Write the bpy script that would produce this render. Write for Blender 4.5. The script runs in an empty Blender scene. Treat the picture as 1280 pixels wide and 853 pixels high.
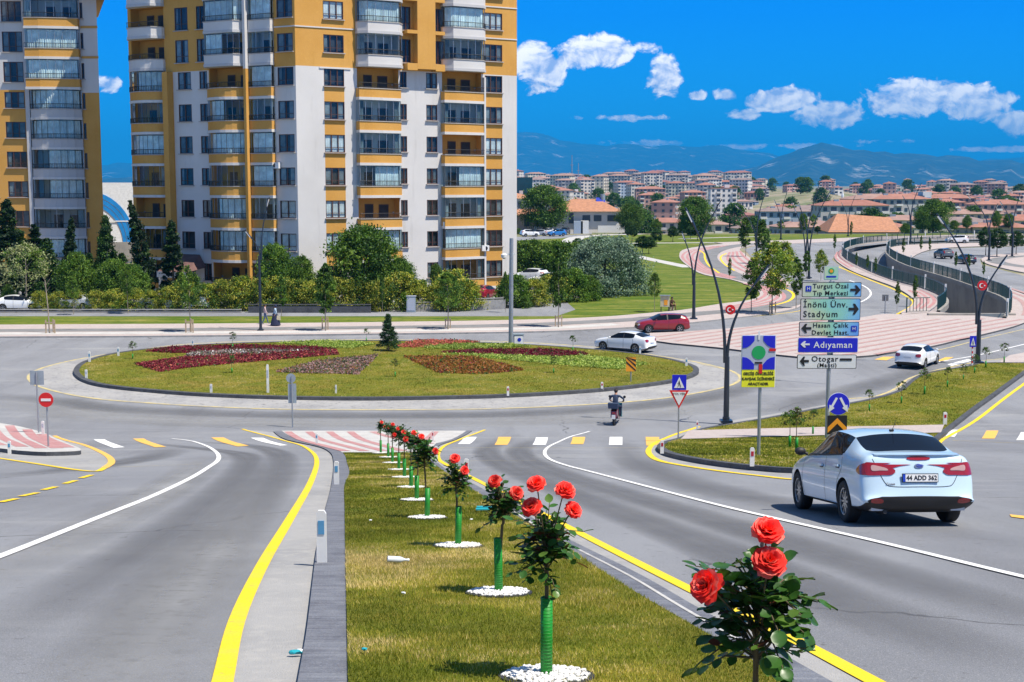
import bpy, bmesh, math, random
import numpy as np
from mathutils import Vector, Matrix
from mathutils.bvhtree import BVHTree
from mathutils.geometry import tessellate_polygon
R = math.radians
C = bpy.context.scene
COL = C.collection
random.seed(7)
rng = np.random.default_rng(7)

# ---------------------------------------------------------------- camera, sky, sun, exposure
F = 1700.0            # focal length in photograph pixels (1280 wide)
EYE = 11.8            # eye height over the flat roundabout level
PITCH = math.atan(195.5 / F)
cam_d = bpy.data.cameras.new('camera'); cam = bpy.data.objects.new('camera', cam_d); COL.objects.link(cam)
cam_d.sensor_width = 36; cam_d.lens = 36 * F / 1280; cam_d.clip_start = .1; cam_d.clip_end = 120000
cam.location = (0, 0, EYE); cam.rotation_euler = (math.pi / 2 - PITCH, 0, 0)
C.camera = cam
SUN_EL = R(62); SUN_DIR = Vector((.86, -.50, 0)).normalized()      # horizontal direction towards the sun
sun_vec = Vector((SUN_DIR.x * math.cos(SUN_EL), SUN_DIR.y * math.cos(SUN_EL), math.sin(SUN_EL)))
sd = bpy.data.lights.new('sun', 'SUN'); sd.energy = 5.0; sd.angle = R(.53); sd.color = (1, .925, .80)
sun = bpy.data.objects.new('sun', sd); COL.objects.link(sun)
sun.rotation_euler = sun_vec.to_track_quat('Z', 'Y').to_euler()
C.view_settings.view_transform = 'Standard'; C.view_settings.look = 'None'
C.view_settings.gamma = 1; C.view_settings.exposure = .5; C.view_settings.use_curve_mapping = False
C.cycles.max_bounces = 5; C.cycles.diffuse_bounces = 2; C.cycles.glossy_bounces = 3
C.cycles.transmission_bounces = 3; C.cycles.transparent_max_bounces = 8; C.cycles.volume_bounces = 0
C.cycles.caustics_reflective = False; C.cycles.caustics_refractive = False

W = bpy.data.worlds.new('World'); C.world = W; W.use_nodes = True
def build_world():
    nt = W.node_tree; N = nt.nodes; L = nt.links; N.clear()
    out = N.new('ShaderNodeOutputWorld'); bg = N.new('ShaderNodeBackground'); bg.inputs[1].default_value = .085
    L.new(bg.outputs[0], out.inputs[0])
    sky = N.new('ShaderNodeTexSky'); sky.sky_type = 'NISHITA'; sky.sun_disc = False
    sky.sun_elevation = SUN_EL; sky.sun_rotation = math.atan2(SUN_DIR.x, SUN_DIR.y)
    sky.air_density = 1.0; sky.dust_density = .2; sky.ozone_density = 3.0; sky.altitude = 900
    tc = N.new('ShaderNodeTexCoord')
    sep = N.new('ShaderNodeSeparateXYZ'); L.new(tc.outputs['Generated'], sep.inputs[0])
    def M(op, a, b=None, c=None):
        m = N.new('ShaderNodeMath'); m.operation = op
        for i, v in enumerate((a, b, c)):
            if v is None: continue
            if isinstance(v, (int, float)): m.inputs[i].default_value = v
            else: L.new(v, m.inputs[i])
        return m.outputs[0]
    az = M('ARCTAN2', sep.outputs[0], sep.outputs[1]); el = M('ARCSINE', sep.outputs[2])
    # deep polarised blue low in the sky, natural sky above it
    low = N.new('ShaderNodeMapRange'); low.interpolation_type = 'SMOOTHSTEP'; low.inputs['From Min'].default_value = .135; low.inputs['From Max'].default_value = .24
    L.new(sep.outputs[2], low.inputs[0])
    hor = N.new('ShaderNodeMapRange'); hor.inputs['From Min'].default_value = 0; hor.inputs['From Max'].default_value = .12; L.new(sep.outputs[2], hor.inputs[0])
    deep = N.new('ShaderNodeMixRGB'); deep.inputs[1].default_value = (.1, 4.6, 10.2, 1); deep.inputs[2].default_value = (.0, 2.6, 9.8, 1); L.new(hor.outputs[0], deep.inputs[0])
    hs = N.new('ShaderNodeMixRGB'); L.new(low.outputs[0], hs.inputs[0]); L.new(deep.outputs[0], hs.inputs[1]); L.new(sky.outputs[0], hs.inputs[2])
    # cloud banks: (azimuth, elevation, half width, half height, amount), all in radians of the sky
    banks = [(.062, .095, .050, .016, 1.25), (.018, .085, .026, .026, 1.15), (.108, .078, .022, .022, 1.05), (.135, .064, .012, .006, .9), (.09, .048, .08, .005, .8), 
             (.153, .064, .016, .009, 1.1), (.165, .050, .03, .008, .8),
             (.195, .060, .036, .012, 1.15), (.225, .050, .035, .015, 1.12), (.285, .060, .045, .017, 1.25), (.325, .056, .032, .018, 1.2),
             (.365, .042, .04, .013, 1.15), (.10, .030, .07, .005, .78), (.2, .027, .12, .005, .80), (.03, .028, .04, .007, .82), (.27, .030, .06, .004, .8),
             (-.285, .070, .016, .010, .95), (-.30, .040, .02, .008, .5), (.34, .024, .08, .004, .8),
             (-.6, .10, .2, .03, .8), (.7, .09, .2, .03, .9), (1.3, .12, .3, .05, .9), (-1.4, .1, .3, .04, .9), (2.5, .15, .5, .06, .9), (-2.6, .12, .4, .06, .9)]
    tot = None
    for a, e, w, h, s in banks:
        dx = M('DIVIDE', M('SUBTRACT', az, a), w); dy = M('DIVIDE', M('SUBTRACT', el, e), h)
        r2 = M('ADD', M('MULTIPLY', dx, dx), M('MULTIPLY', dy, dy))
        g = M('MULTIPLY', M('EXPONENT', M('MULTIPLY', r2, -1.0)), s)
        tot = g if tot is None else M('MAXIMUM', tot, g)
    def noise(scale, detail, rough, dist, off=(0, 0, 0)):
        mp = N.new('ShaderNodeMapping'); mp.inputs['Scale'].default_value = (1, 1, 1.25); mp.inputs['Location'].default_value = off
        L.new(tc.outputs['Generated'], mp.inputs[0])
        n = N.new('ShaderNodeTexNoise'); n.inputs['Scale'].default_value = scale; n.inputs['Detail'].default_value = detail
        n.inputs['Roughness'].default_value = rough; n.inputs['Distortion'].default_value = dist
        L.new(mp.outputs[0], n.inputs['Vector']); return n.outputs[0]
    n1 = noise(48, 10, .58, .35)
    n2 = noise(48, 10, .58, .35, (.0022, -.001, -.0035))      # the same field a step towards the sun: tells lit from shaded sides
    dens = M('ADD', M('MULTIPLY', tot, .70), M('SUBTRACT', n1, .965))
    ramp = M('MULTIPLY', dens, 9.0)
    cl = N.new('ShaderNodeClamp'); L.new(ramp, cl.inputs[0])
    soft = M('MULTIPLY', cl.outputs[0], M('ADD', .72, M('MULTIPLY', n1, .5)))
    shade = M('MULTIPLY_ADD', M('SUBTRACT', n1, n2), 5.0, .62)
    cs = N.new('ShaderNodeClamp'); L.new(shade, cs.inputs[0])
    cc = N.new('ShaderNodeMixRGB'); cc.inputs[1].default_value = (5.2, 6.4, 9.8, 1); cc.inputs[2].default_value = (17, 16, 14.5, 1)
    L.new(cs.outputs[0], cc.inputs[0])
    mx = N.new('ShaderNodeMixRGB'); L.new(soft, mx.inputs[0]); L.new(hs.outputs[0], mx.inputs[1]); L.new(cc.outputs[0], mx.inputs[2])
    L.new(mx.outputs[0], bg.inputs[0])
build_world()

# ---------------------------------------------------------------- terrain profile and pixel -> ground
SL = .159
def _prof_knots():
    k = [(-400, 26.0), (-60, 14.0), (-20, 10 + 20 * SL)]
    y0, y1 = 55.0, 70.9
    # parabola from slope -SL at y0 to slope 0 at y1
    for i in range(9):
        t = i / 8; y = y0 + (y1 - y0) * t
        z = (10 - SL * y0) - SL * (y1 - y0) * (t - t * t / 2)
        k.append((y, z))
    zo = k[-1][1]
    k = [(a, b - (zo if i >= 3 else zo)) for i, (a, b) in enumerate(k)]
    k += [(330, 0.0), (420, -9.0), (800, -9), (1100, -4), (1600, -1), (4500, -1), (60000, -1)]
    return k
KN = _prof_knots()
CUTS = [a for a, b in KN if -60 < a < 320]
_ky = np.array([a for a, b in KN]); _kz = np.array([b for a, b in KN])
def prof(y): return float(np.interp(y, _ky, _kz))
def smooth(a, b, x):
    t = min(1, max(0, (x - a) / (b - a))); return t * t * (3 - 2 * t)
def ray(px, py):
    x = (px - 640) / F; y = -(py - 426.5) / F
    c, s = math.cos(PITCH), math.sin(PITCH)
    return Vector((x, c + y * s, -s + y * c))
def G(px, py, zoff=0.0):
    """pixel of the photograph -> point on the ground"""
    d = ray(px, py)
    lo, hi = 1.0, 900.0
    f = lambda t: EYE + d.z * t - prof(d.y * t) - zoff
    t = lo; step = 1.0
    while f(t) > 0 and t < 900: t += step * max(1, t * .02)
    lo = max(.5, t - step * max(1, t * .02) * 1.1); hi = t
    for _ in range(40):
        m = (lo + hi) / 2
        if f(m) > 0: lo = m
        else: hi = m
    p = d * hi
    return Vector((p.x, p.y, EYE + p.z))
def AT(px, py, Y):
    d = ray(px, py); t = Y / d.y
    return Vector((d.x * t, Y, EYE + d.z * t))
def ppm(Y): return F / Y

# ---------------------------------------------------------------- materials
MATS = {}
def nmat(name): 
    m = bpy.data.materials.new(name); m.use_nodes = True; MATS[name] = m
    return m, m.node_tree.nodes, m.node_tree.links, m.node_tree.nodes['Principled BSDF']
def mat(name, col, rough=.6, metal=0, var=.12, scale=3.0, spec=.5, bump=0, bscale=40, coat=0, alpha=1, emit=0, trans=0, sub=0, objvar=0):
    """one surface colour, broken up by two octaves of noise"""
    if name in MATS: return MATS[name]
    m, N, L, b = nmat(name)
    b.inputs['Roughness'].default_value = rough; b.inputs['Metallic'].default_value = metal
    b.inputs['Specular IOR Level'].default_value = spec; b.inputs['Coat Weight'].default_value = coat
    b.inputs['Coat Roughness'].default_value = .06
    tc = N.new('ShaderNodeTexCoord')
    if var > 0 or objvar > 0:
        n = N.new('ShaderNodeTexNoise'); n.inputs['Scale'].default_value = scale; n.inputs['Detail'].default_value = 5; n.inputs['Roughness'].default_value = .6
        L.new(tc.outputs['Object'], n.inputs['Vector'])
        mr = N.new('ShaderNodeMapRange'); mr.inputs['From Min'].default_value = .3; mr.inputs['From Max'].default_value = .7
        mr.inputs['To Min'].default_value = 1 - var; mr.inputs['To Max'].default_value = 1 + var; L.new(n.outputs[0], mr.inputs[0])
        hs = N.new('ShaderNodeHueSaturation'); hs.inputs['Color'].default_value = (*col, 1)
        if objvar:
            oi = N.new('ShaderNodeObjectInfo'); mr2 = N.new('ShaderNodeMapRange'); mr2.inputs['To Min'].default_value = 1 - objvar; mr2.inputs['To Max'].default_value = 1 + objvar
            L.new(oi.outputs['Random'], mr2.inputs[0]); mm = N.new('ShaderNodeMath'); mm.operation = 'MULTIPLY'
            L.new(mr.outputs[0], mm.inputs[0]); L.new(mr2.outputs[0], mm.inputs[1]); L.new(mm.outputs[0], hs.inputs['Value'])
        else: L.new(mr.outputs[0], hs.inputs['Value'])
        L.new(hs.outputs[0], b.inputs['Base Color'])
    else: b.inputs['Base Color'].default_value = (*col, 1)
    if bump:
        n2 = N.new('ShaderNodeTexNoise'); n2.inputs['Scale'].default_value = bscale; n2.inputs['Detail'].default_value = 4
        L.new(tc.outputs['Object'], n2.inputs['Vector'])
        bp = N.new('ShaderNodeBump'); bp.inputs['Strength'].default_value = bump; bp.inputs['Distance'].default_value = .02
        L.new(n2.outputs[0], bp.inputs['Height']); L.new(bp.outputs[0], b.inputs['Normal'])
    if trans: b.inputs['Transmission Weight'].default_value = trans
    if emit: b.inputs['Emission Color'].default_value = (*col, 1); b.inputs['Emission Strength'].default_value = emit
    return m
def ramp_mat(name, layers, rough=.85, bump=.3, bscale=30, spec=.3, stretch=None):
    """colour from several noise layers: (scale, colour, low, high, detail[, stretch]) mixed one over another"""
    m, N, L, b = nmat(name)
    b.inputs['Roughness'].default_value = rough; b.inputs['Specular IOR Level'].default_value = spec
    tc = N.new('ShaderNodeTexCoord'); prev = None
    for i, ly in enumerate(layers):
        sc, col, lo, hi, det = ly[:5]
        if prev is None:
            c = N.new('ShaderNodeRGB'); c.outputs[0].default_value = (*col, 1); prev = c.outputs[0]; continue
        mp = N.new('ShaderNodeMapping'); mp.inputs['Location'].default_value = (i * 17.3, i * 7.7, 0)
        if len(ly) > 5: mp.inputs['Scale'].default_value = ly[5]
        if len(ly) > 6: mp.inputs['Rotation'].default_value = (0, 0, ly[6])
        L.new(tc.outputs['Object'], mp.inputs[0])
        n = N.new('ShaderNodeTexNoise'); n.inputs['Scale'].default_value = sc; n.inputs['Detail'].default_value = det; n.inputs['Roughness'].default_value = .65
        L.new(mp.outputs[0], n.inputs['Vector'])
        mr = N.new('ShaderNodeMapRange'); mr.inputs['From Min'].default_value = lo; mr.inputs['From Max'].default_value = hi; L.new(n.outputs[0], mr.inputs[0])
        mx = N.new('ShaderNodeMixRGB'); mx.inputs[2].default_value = (*col, 1)
        L.new(mr.outputs[0], mx.inputs[0]); L.new(prev, mx.inputs[1]); prev = mx.outputs[0]
    L.new(prev, b.inputs['Base Color'])
    if bump:
        n2 = N.new('ShaderNodeTexNoise'); n2.inputs['Scale'].default_value = bscale; n2.inputs['Detail'].default_value = 5
        L.new(tc.outputs['Object'], n2.inputs['Vector'])
        bp = N.new('ShaderNodeBump'); bp.inputs['Strength'].default_value = bump; bp.inputs['Distance'].default_value = .03
        L.new(n2.outputs[0], bp.inputs['Height']); L.new(bp.outputs[0], b.inputs['Normal'])
    return m
ramp_mat('asphalt', [(0, (.212, .221, .246), 0, 0, 0), (.06, (.268, .278, .302), .4, .62, 4), (.35, (.165, .17, .187), .45, .72, 5, (1, .12, 1), .5),
                     (.5, (.29, .297, .315), .55, .8, 6, (.25, 1, 1), .15), (2.0, (.15, .155, .165), .62, .8, 6), (7, (.13, .13, .14), .66, .74, 2), (.22, (.31, .315, .325), .55, .68, 6, (.3, 1, 1), .2), (75, (.38, .38, .39), .52, .72, 3), (110, (.07, .07, .08), .55, .75, 3), (3.5, (.07, .07, .08), .735, .75, 3)], bump=.5, bscale=120)
ramp_mat('gutter_concrete', [(0, (.36, .355, .35), 0, 0, 0), (.5, (.28, .28, .285), .4, .65, 5), (6, (.40, .39, .375), .5, .7, 5), (100, (.20, .20, .20), .6, .8, 2)], bump=.4, bscale=80)
ramp_mat('apron_cobble', [(0, (.36, .355, .35), 0, 0, 0), (.4, (.26, .26, .27), .4, .65, 4), (3, (.13, .13, .14), .55, .68, 6), (14, (.42, .41, .40), .5, .7, 3)], bump=.8, bscale=8)
ramp_mat('grass_turf', [(0, (.19, .18, .02), 0, 0, 0), (.18, (.28, .20, .045), .45, .7, 6), (.45, (.13, .16, .015), .42, .62, 6), (2.2, (.08, .105, .012), .52, .75, 6),
                        (1.1, (.42, .33, .13), .62, .78, 7), (30, (.21, .20, .04), .5, .7, 4), (60, (.07, .09, .01), .55, .75, 3)], bump=1, bscale=60, spec=.1)
ramp_mat('grass_lawn', [(0, (.16, .185, .03), 0, 0, 0), (.12, (.30, .26, .08), .5, .7, 6, (1, 2.5, 1), .1), (.25, (.06, .12, .012), .42, .62, 6, (.5, 2.5, 1), .1), (1.2, (.05, .10, .012), .5, .72, 6), (6, (.26, .26, .08), .6, .75, 5)], bump=1, bscale=8, spec=.1)
ramp_mat('ground_earth', [(0, (.30, .25, .17), 0, 0, 0), (.01, (.12, .15, .05), .4, .6, 5), (.05, (.40, .34, .26), .5, .7, 5)], bump=.3, bscale=2)
ramp_mat('kerb_stone', [(0, (.17, .18, .21), 0, 0, 0), (3, (.11, .115, .14), .4, .65, 6), (1.2, (.25, .26, .29), .5, .75, 6, (1, 14, 1)), (40, (.3, .3, .33), .6, .75, 3)], rough=.7, bump=.5, bscale=40)
ramp_mat('kerb_concrete', [(0, (.30, .30, .30), 0, 0, 0), (2, (.2, .2, .21), .45, .7, 6), (20, (.38, .38, .37), .55, .7, 3)], rough=.8, bump=.4, bscale=40)
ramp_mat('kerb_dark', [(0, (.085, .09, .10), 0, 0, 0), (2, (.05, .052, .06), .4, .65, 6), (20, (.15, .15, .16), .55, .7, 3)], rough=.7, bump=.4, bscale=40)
ramp_mat('paving_white', [(0, (.50, .49, .475), 0, 0, 0), (.8, (.38, .37, .36), .45, .7, 6), (8, (.58, .57, .55), .5, .7, 4)], bump=.4, bscale=20)
ramp_mat('paving_pink', [(0, (.42, .36, .345), 0, 0, 0), (.8, (.48, .42, .40), .45, .7, 6), (5, (.33, .24, .235), .55, .72, 4), (14, (.54, .48, .46), .5, .7, 4)], bump=.4, bscale=20)
ramp_mat('paving_red', [(0, (.44, .22, .22), 0, 0, 0), (1.2, (.50, .32, .31), .45, .7, 6), (9, (.36, .13, .14), .55, .7, 4)], bump=.4, bscale=20)
ramp_mat('paving_red_pale', [(0, (.40, .25, .24), 0, 0, 0), (1.2, (.46, .33, .31), .45, .7, 6), (9, (.34, .20, .20), .55, .7, 4)], bump=.4, bscale=20)
ramp_mat('cycle_lane', [(0, (.21, .21, .215), 0, 0, 0), (.4, (.15, .15, .155), .45, .65, 5), (4, (.24, .24, .24), .5, .7, 4)], bump=.3, bscale=30)
ramp_mat('paint_white', [(0, (.78, .78, .78), 0, 0, 0), (1.5, (.45, .45, .46), .52, .75, 7), (18, (.30, .30, .31), .62, .68, 6), (60, (.86, .86, .86), .5, .7, 2)], bump=.2, bscale=90)
ramp_mat('paint_yellow', [(0, (.80, .56, .02), 0, 0, 0), (1.2, (.62, .48, .09), .48, .75, 7), (16, (.32, .29, .14), .63, .69, 6), (60, (.86, .62, .04), .5, .7, 2)], bump=.2, bscale=90)
ramp_mat('paint_worn_yellow', [(0, (.62, .50, .20), 0, 0, 0), (1.5, (.38, .35, .27), .42, .62, 7), (12, (.26, .26, .26), .56, .66, 5)], bump=.2, bscale=90)
ramp_mat('paint_orange', [(0, (.83, .47, .10), 0, 0, 0), (1.5, (.55, .38, .17), .5, .75, 7), (22, (.38, .32, .22), .63, .72, 5)], bump=.2, bscale=90)

def cracks(m):
    N, L = m.node_tree.nodes, m.node_tree.links; b = N['Principled BSDF']; src = b.inputs['Base Color'].links[0].from_socket
    tc = N.new('ShaderNodeTexCoord'); wn = N.new('ShaderNodeTexNoise'); wn.inputs['Scale'].default_value = .8; wn.inputs['Detail'].default_value = 5; L.new(tc.outputs['Object'], wn.inputs[0])
    ad = N.new('ShaderNodeMixRGB'); ad.blend_type = 'ADD'; ad.inputs[0].default_value = 1.6; L.new(tc.outputs['Object'], ad.inputs[1]); L.new(wn.outputs['Color'], ad.inputs[2])
    v = N.new('ShaderNodeTexVoronoi'); v.feature = 'DISTANCE_TO_EDGE'; v.inputs['Scale'].default_value = .11; L.new(ad.outputs[0], v.inputs['Vector'])
    n = N.new('ShaderNodeTexNoise'); n.inputs['Scale'].default_value = .12; L.new(tc.outputs['Object'], n.inputs[0])
    a = N.new('ShaderNodeMapRange'); a.inputs['From Min'].default_value = .0012; a.inputs['From Max'].default_value = .0035; a.inputs['To Min'].default_value = 1; a.inputs['To Max'].default_value = 0; L.new(v.outputs['Distance'], a.inputs[0])
    g = N.new('ShaderNodeMapRange'); g.inputs['From Min'].default_value = .52; g.inputs['From Max'].default_value = .58; g.inputs['To Max'].default_value = .75; L.new(n.outputs[0], g.inputs[0])
    k = N.new('ShaderNodeMath'); k.operation = 'MULTIPLY'; L.new(a.outputs[0], k.inputs[0]); L.new(g.outputs[0], k.inputs[1])
    mx = N.new('ShaderNodeMixRGB'); mx.inputs[2].default_value = (.05, .05, .055, 1); L.new(k.outputs[0], mx.inputs[0]); L.new(src, mx.inputs[1]); L.new(mx.outputs[0], b.inputs['Base Color'])
cracks(MATS['asphalt'])
# ---------------------------------------------------------------- mesh helpers
def link(name, me, parent=None):
    o = bpy.data.objects.new(name, me); COL.objects.link(o)
    if parent: o.parent = parent
    return o
def tag(o, label=None, cat=None, group=None, kind=None):
    if label: o['label'] = label
    if cat: o['category'] = cat
    if group: o['group'] = group
    if kind: o['kind'] = kind
    return o
def empty(name, loc, rz=0, label=None, cat=None, group=None):
    o = bpy.data.objects.new(name, None); COL.objects.link(o); o.location = loc; o.rotation_euler = (0, 0, rz)
    o.empty_display_size = .3
    return tag(o, label, cat, group)
def copy_tree(o, parent=None):
    c = o.copy(); COL.objects.link(c)
    if parent: c.parent = parent
    for ch in [x for x in KIDS.get(o.name, [])]:
        KIDS.setdefault(c.name, []).append(copy_tree(ch, c))
    return c
KIDS = {}
def reg(root):
    """remember a finished thing's tree so that it can be copied without searching"""
    stack = [root]
    allc = {}
    for ob in COL.objects:
        if ob.parent: allc.setdefault(ob.parent.name, []).append(ob)
    while stack:
        o = stack.pop(); KIDS[o.name] = list(allc.get(o.name, [])); stack += KIDS[o.name]
    return root
class MB:
    """collects shapes for ONE mesh"""
    def __init__(s): s.v = []; s.f = []; s.m = []; s.mats = []; s.smooth = False
    def mi(s, m):
        if m is None: return 0
        if m not in s.mats: s.mats.append(m)
        return s.mats.index(m)
    def add(s, vs, fs, m=None):
        o = len(s.v); s.v += [tuple(v) for v in vs]; i = s.mi(m)
        for f in fs: s.f.append(tuple(a + o for a in f)); s.m.append(i)
    def box(s, c, d, m=None, rz=0, rot=None, taper=1.0):
        x, y, z = d[0] / 2, d[1] / 2, d[2] / 2; vs = []
        for sz in (-1, 1):
            t = taper if sz > 0 else 1
            for sx, sy in ((-1, -1), (1, -1), (1, 1), (-1, 1)): vs.append(Vector((sx * x * t, sy * y * t, sz * z)))
        if rot: vs = [rot @ v for v in vs]
        elif rz:
            q = Matrix.Rotation(rz, 3, 'Z'); vs = [q @ v for v in vs]
        vs = [v + Vector(c) for v in vs]
        s.add(vs, [(0, 3, 2, 1), (4, 5, 6, 7), (0, 1, 5, 4), (1, 2, 6, 5), (2, 3, 7, 6), (3, 0, 4, 7)], m); return s
    def tube(s, pts, rad, m=None, n=8, cap=True):
        pts = [Vector(p) for p in pts]; k = len(pts)
        if not hasattr(rad, '__len__'): rad = [rad] * k
        vs = []; prev = None
        for i, p in enumerate(pts):
            t = (pts[min(i + 1, k - 1)] - pts[max(i - 1, 0)]).normalized()
            a = Vector((0, 0, 1)) if abs(t.z) < .9 else Vector((1, 0, 0))
            if prev is not None: u = (prev - t * prev.dot(t)).normalized()
            else: u = t.cross(a).normalized()
            prev = u; w = t.cross(u)
            for j in range(n):
                an = 2 * math.pi * j / n; vs.append(p + (u * math.cos(an) + w * math.sin(an)) * rad[i])
        fs = [(i * n + j, i * n + (j + 1) % n, (i + 1) * n + (j + 1) % n, (i + 1) * n + j) for i in range(k - 1) for j in range(n)]
        if cap: fs += [tuple(reversed(range(n))), tuple(range((k - 1) * n, k * n))]
        s.add(vs, fs, m); return s
    def lathe(s, prof_, c, m=None, n=16, axis='Z'):
        vs = []; k = len(prof_)
        for r, h in prof_:
            for j in range(n):
                a = 2 * math.pi * j / n; v = Vector((r * math.cos(a), r * math.sin(a), h))
                if axis == 'Y': v = Vector((v.x, v.z, v.y))
                if axis == 'X': v = Vector((v.z, v.x, v.y))
                vs.append(v + Vector(c))
        fs = [(i * n + j, i * n + (j + 1) % n, (i + 1) * n + (j + 1) % n, (i + 1) * n + j) for i in range(k - 1) for j in range(n)]
        fs += [tuple(reversed(range(n))), tuple(range((k - 1) * n, k * n))]
        s.add(vs, fs, m); return s
    def prism(s, poly, y0, y1, m=None):
        """polygon in (x, z) pushed along y"""
        n = len(poly); vs = [(x, y0, z) for x, z in poly] + [(x, y1, z) for x, z in poly]
        tris = tessellate_polygon([[Vector((x, z, 0)) for x, z in poly]])
        fs = [t for t in tris] + [tuple(reversed([a + n for a in t])) for t in tris]
        fs += [(i, (i + 1) % n, n + (i + 1) % n, n + i) for i in range(n)]
        s.add(vs, fs, m); return s
    def blob(s, c, r, m=None, sub=2, jit=.15, seed=0):
        bm = bmesh.new(); bmesh.ops.create_icosphere(bm, subdivisions=sub, radius=1)
        rr = random.Random(seed); vs = []
        for v in bm.verts:
            k = 1 + rr.uniform(-jit, jit); vs.append((c[0] + v.co.x * r[0] * k, c[1] + v.co.y * r[1] * k, c[2] + v.co.z * r[2] * k))
        fs = [tuple(x.index for x in f.verts) for f in bm.faces]; bm.free(); s.add(vs, fs, m); return s
    def mesh(s, name, mats=None):
        me = bpy.data.meshes.new(name); me.from_pydata(s.v, [], s.f)
        for m in (mats or s.mats): me.materials.append(MATS[m] if isinstance(m, str) else m)
        if s.mats and not mats: me.polygons.foreach_set('material_index', s.m)
        if s.smooth: me.shade_smooth()
        me.update(); return me
    def build(s, name, m=None, parent=None, smooth=False, fixn=True):
        if smooth: s.smooth = True
        me = s.mesh(name, [m] if m and not s.mats else None)
        if fixn:
            bm = bmesh.new(); bm.from_mesh(me); bmesh.ops.recalc_face_normals(bm, faces=bm.faces); bm.to_mesh(me); bm.free()
        if smooth:
            try: me.set_sharp_from_angle(angle=R(40))
            except Exception: pass
        return link(name, me, parent)
def catmull(pts, n=6, closed=False):
    P = [Vector(p) for p in pts]; k = len(P); out = []
    rngi = range(k if closed else k - 1)
    for i in rngi:
        p1, p2 = P[i], P[(i + 1) % k]
        p0 = P[(i - 1) % k] if closed or i > 0 else p1 * 2 - p2
        p3 = P[(i + 2) % k] if closed or i + 2 < k else p2 * 2 - p1
        d = [max((b - a).length, 1e-4) ** .5 for a, b in ((p0, p1), (p1, p2), (p2, p3))]
        t0, t1 = 0, d[0]; t2 = t1 + d[1]; t3 = t2 + d[2]
        for j in range(n):
            t = t1 + (t2 - t1) * j / n
            a1 = p0 * ((t1 - t) / (t1 - t0)) + p1 * ((t - t0) / (t1 - t0)); a2 = p1 * ((t2 - t) / (t2 - t1)) + p2 * ((t - t1) / (t2 - t1))
            a3 = p2 * ((t3 - t) / (t3 - t2)) + p3 * ((t - t2) / (t3 - t2))
            b1 = a1 * ((t2 - t) / (t2 - t0)) + a2 * ((t - t0) / (t2 - t0)); b2 = a2 * ((t3 - t) / (t3 - t1)) + a3 * ((t - t1) / (t3 - t1))
            out.append(b1 * ((t2 - t) / (t2 - t1)) + b2 * ((t - t1) / (t2 - t1)))
    if not closed: out.append(P[-1])
    return out
def gp(pts, closed=False, n=5, sm=True):
    """outline in pixels -> smoothed outline on the ground (x, y)"""
    w = [G(*p) for p in pts]; w = [Vector((a.x, a.y, 0)) for a in w]
    return catmull(w, n, closed) if sm else w
def cut_profile(bm):
    for y in CUTS:
        bmesh.ops.bisect_plane(bm, geom=bm.verts[:] + bm.edges[:] + bm.faces[:], plane_co=(0, y, 0), plane_no=(0, 1, 0), dist=1e-4)
def sheet(name, outline, m, off=.01, thick=0, kind='structure', parent=None, sidemat=None):
    """flat outline laid over the terrain profile; thick > 0 gives it side walls"""
    bm = bmesh.new()
    pts = [Vector((p[0], p[1], 0)) for p in outline]
    vs = [bm.verts.new(p) for p in pts]
    for t in tessellate_polygon([pts]):
        try: bm.faces.new([vs[i] for i in t])
        except ValueError: pass
    bmesh.ops.recalc_face_normals(bm, faces=bm.faces)
    if bm.faces and sum(f.normal.z for f in bm.faces) < 0: bmesh.ops.reverse_faces(bm, faces=bm.faces)
    cut_profile(bm)
    for v in bm.verts: v.co.z = prof(v.co.y) + off
    if thick:
        be = [e for e in bm.edges if e.is_boundary]
        r = bmesh.ops.extrude_edge_only(bm, edges=be)
        for g in r['geom']:
            if isinstance(g, bmesh.types.BMVert): g.co.z -= thick
            if isinstance(g, bmesh.types.BMFace) and sidemat: g.material_index = 1
    me = bpy.data.meshes.new(name); bm.to_mesh(me); bm.free(); me.materials.append(MATS[m])
    if sidemat: me.materials.append(MATS[sidemat])
    o = link(name, me, parent)
    if kind: o['kind'] = kind
    return o
def ribbon_bm(lines, off):
    """lines: list of (points, width or (w0, w1)) in ground x, y"""
    bm = bmesh.new()
    for pts, w in lines:
        k = len(pts); prev = None
        for i, p in enumerate(pts):
            a = pts[max(i - 1, 0)]; b = pts[min(i + 1, k - 1)]
            t = Vector((b[0] - a[0], b[1] - a[1], 0)).normalized(); nrm = Vector((-t.y, t.x, 0))
            ww = w if not isinstance(w, tuple) else w[0] + (w[1] - w[0]) * i / max(1, k - 1)
            l = bm.verts.new((p[0] + nrm.x * ww / 2, p[1] + nrm.y * ww / 2, 0)); r = bm.verts.new((p[0] - nrm.x * ww / 2, p[1] - nrm.y * ww / 2, 0))
            if prev: bm.faces.new((prev[0], prev[1], r, l))
            prev = (l, r)
    bmesh.ops.recalc_face_normals(bm, faces=bm.faces)
    for f in bm.faces:
        f.normal_update()
        if f.normal.z < 0: f.normal_flip()
    cut_profile(bm)
    for v in bm.verts: v.co.z = prof(v.co.y) + off
    return bm
def ribbon(name, lines, m, off=.02, kind='structure'):
    bm = ribbon_bm(lines, off); me = bpy.data.meshes.new(name); bm.to_mesh(me); bm.free(); me.materials.append(MATS[m])
    o = link(name, me)
    if kind: o['kind'] = kind
    return o
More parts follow.
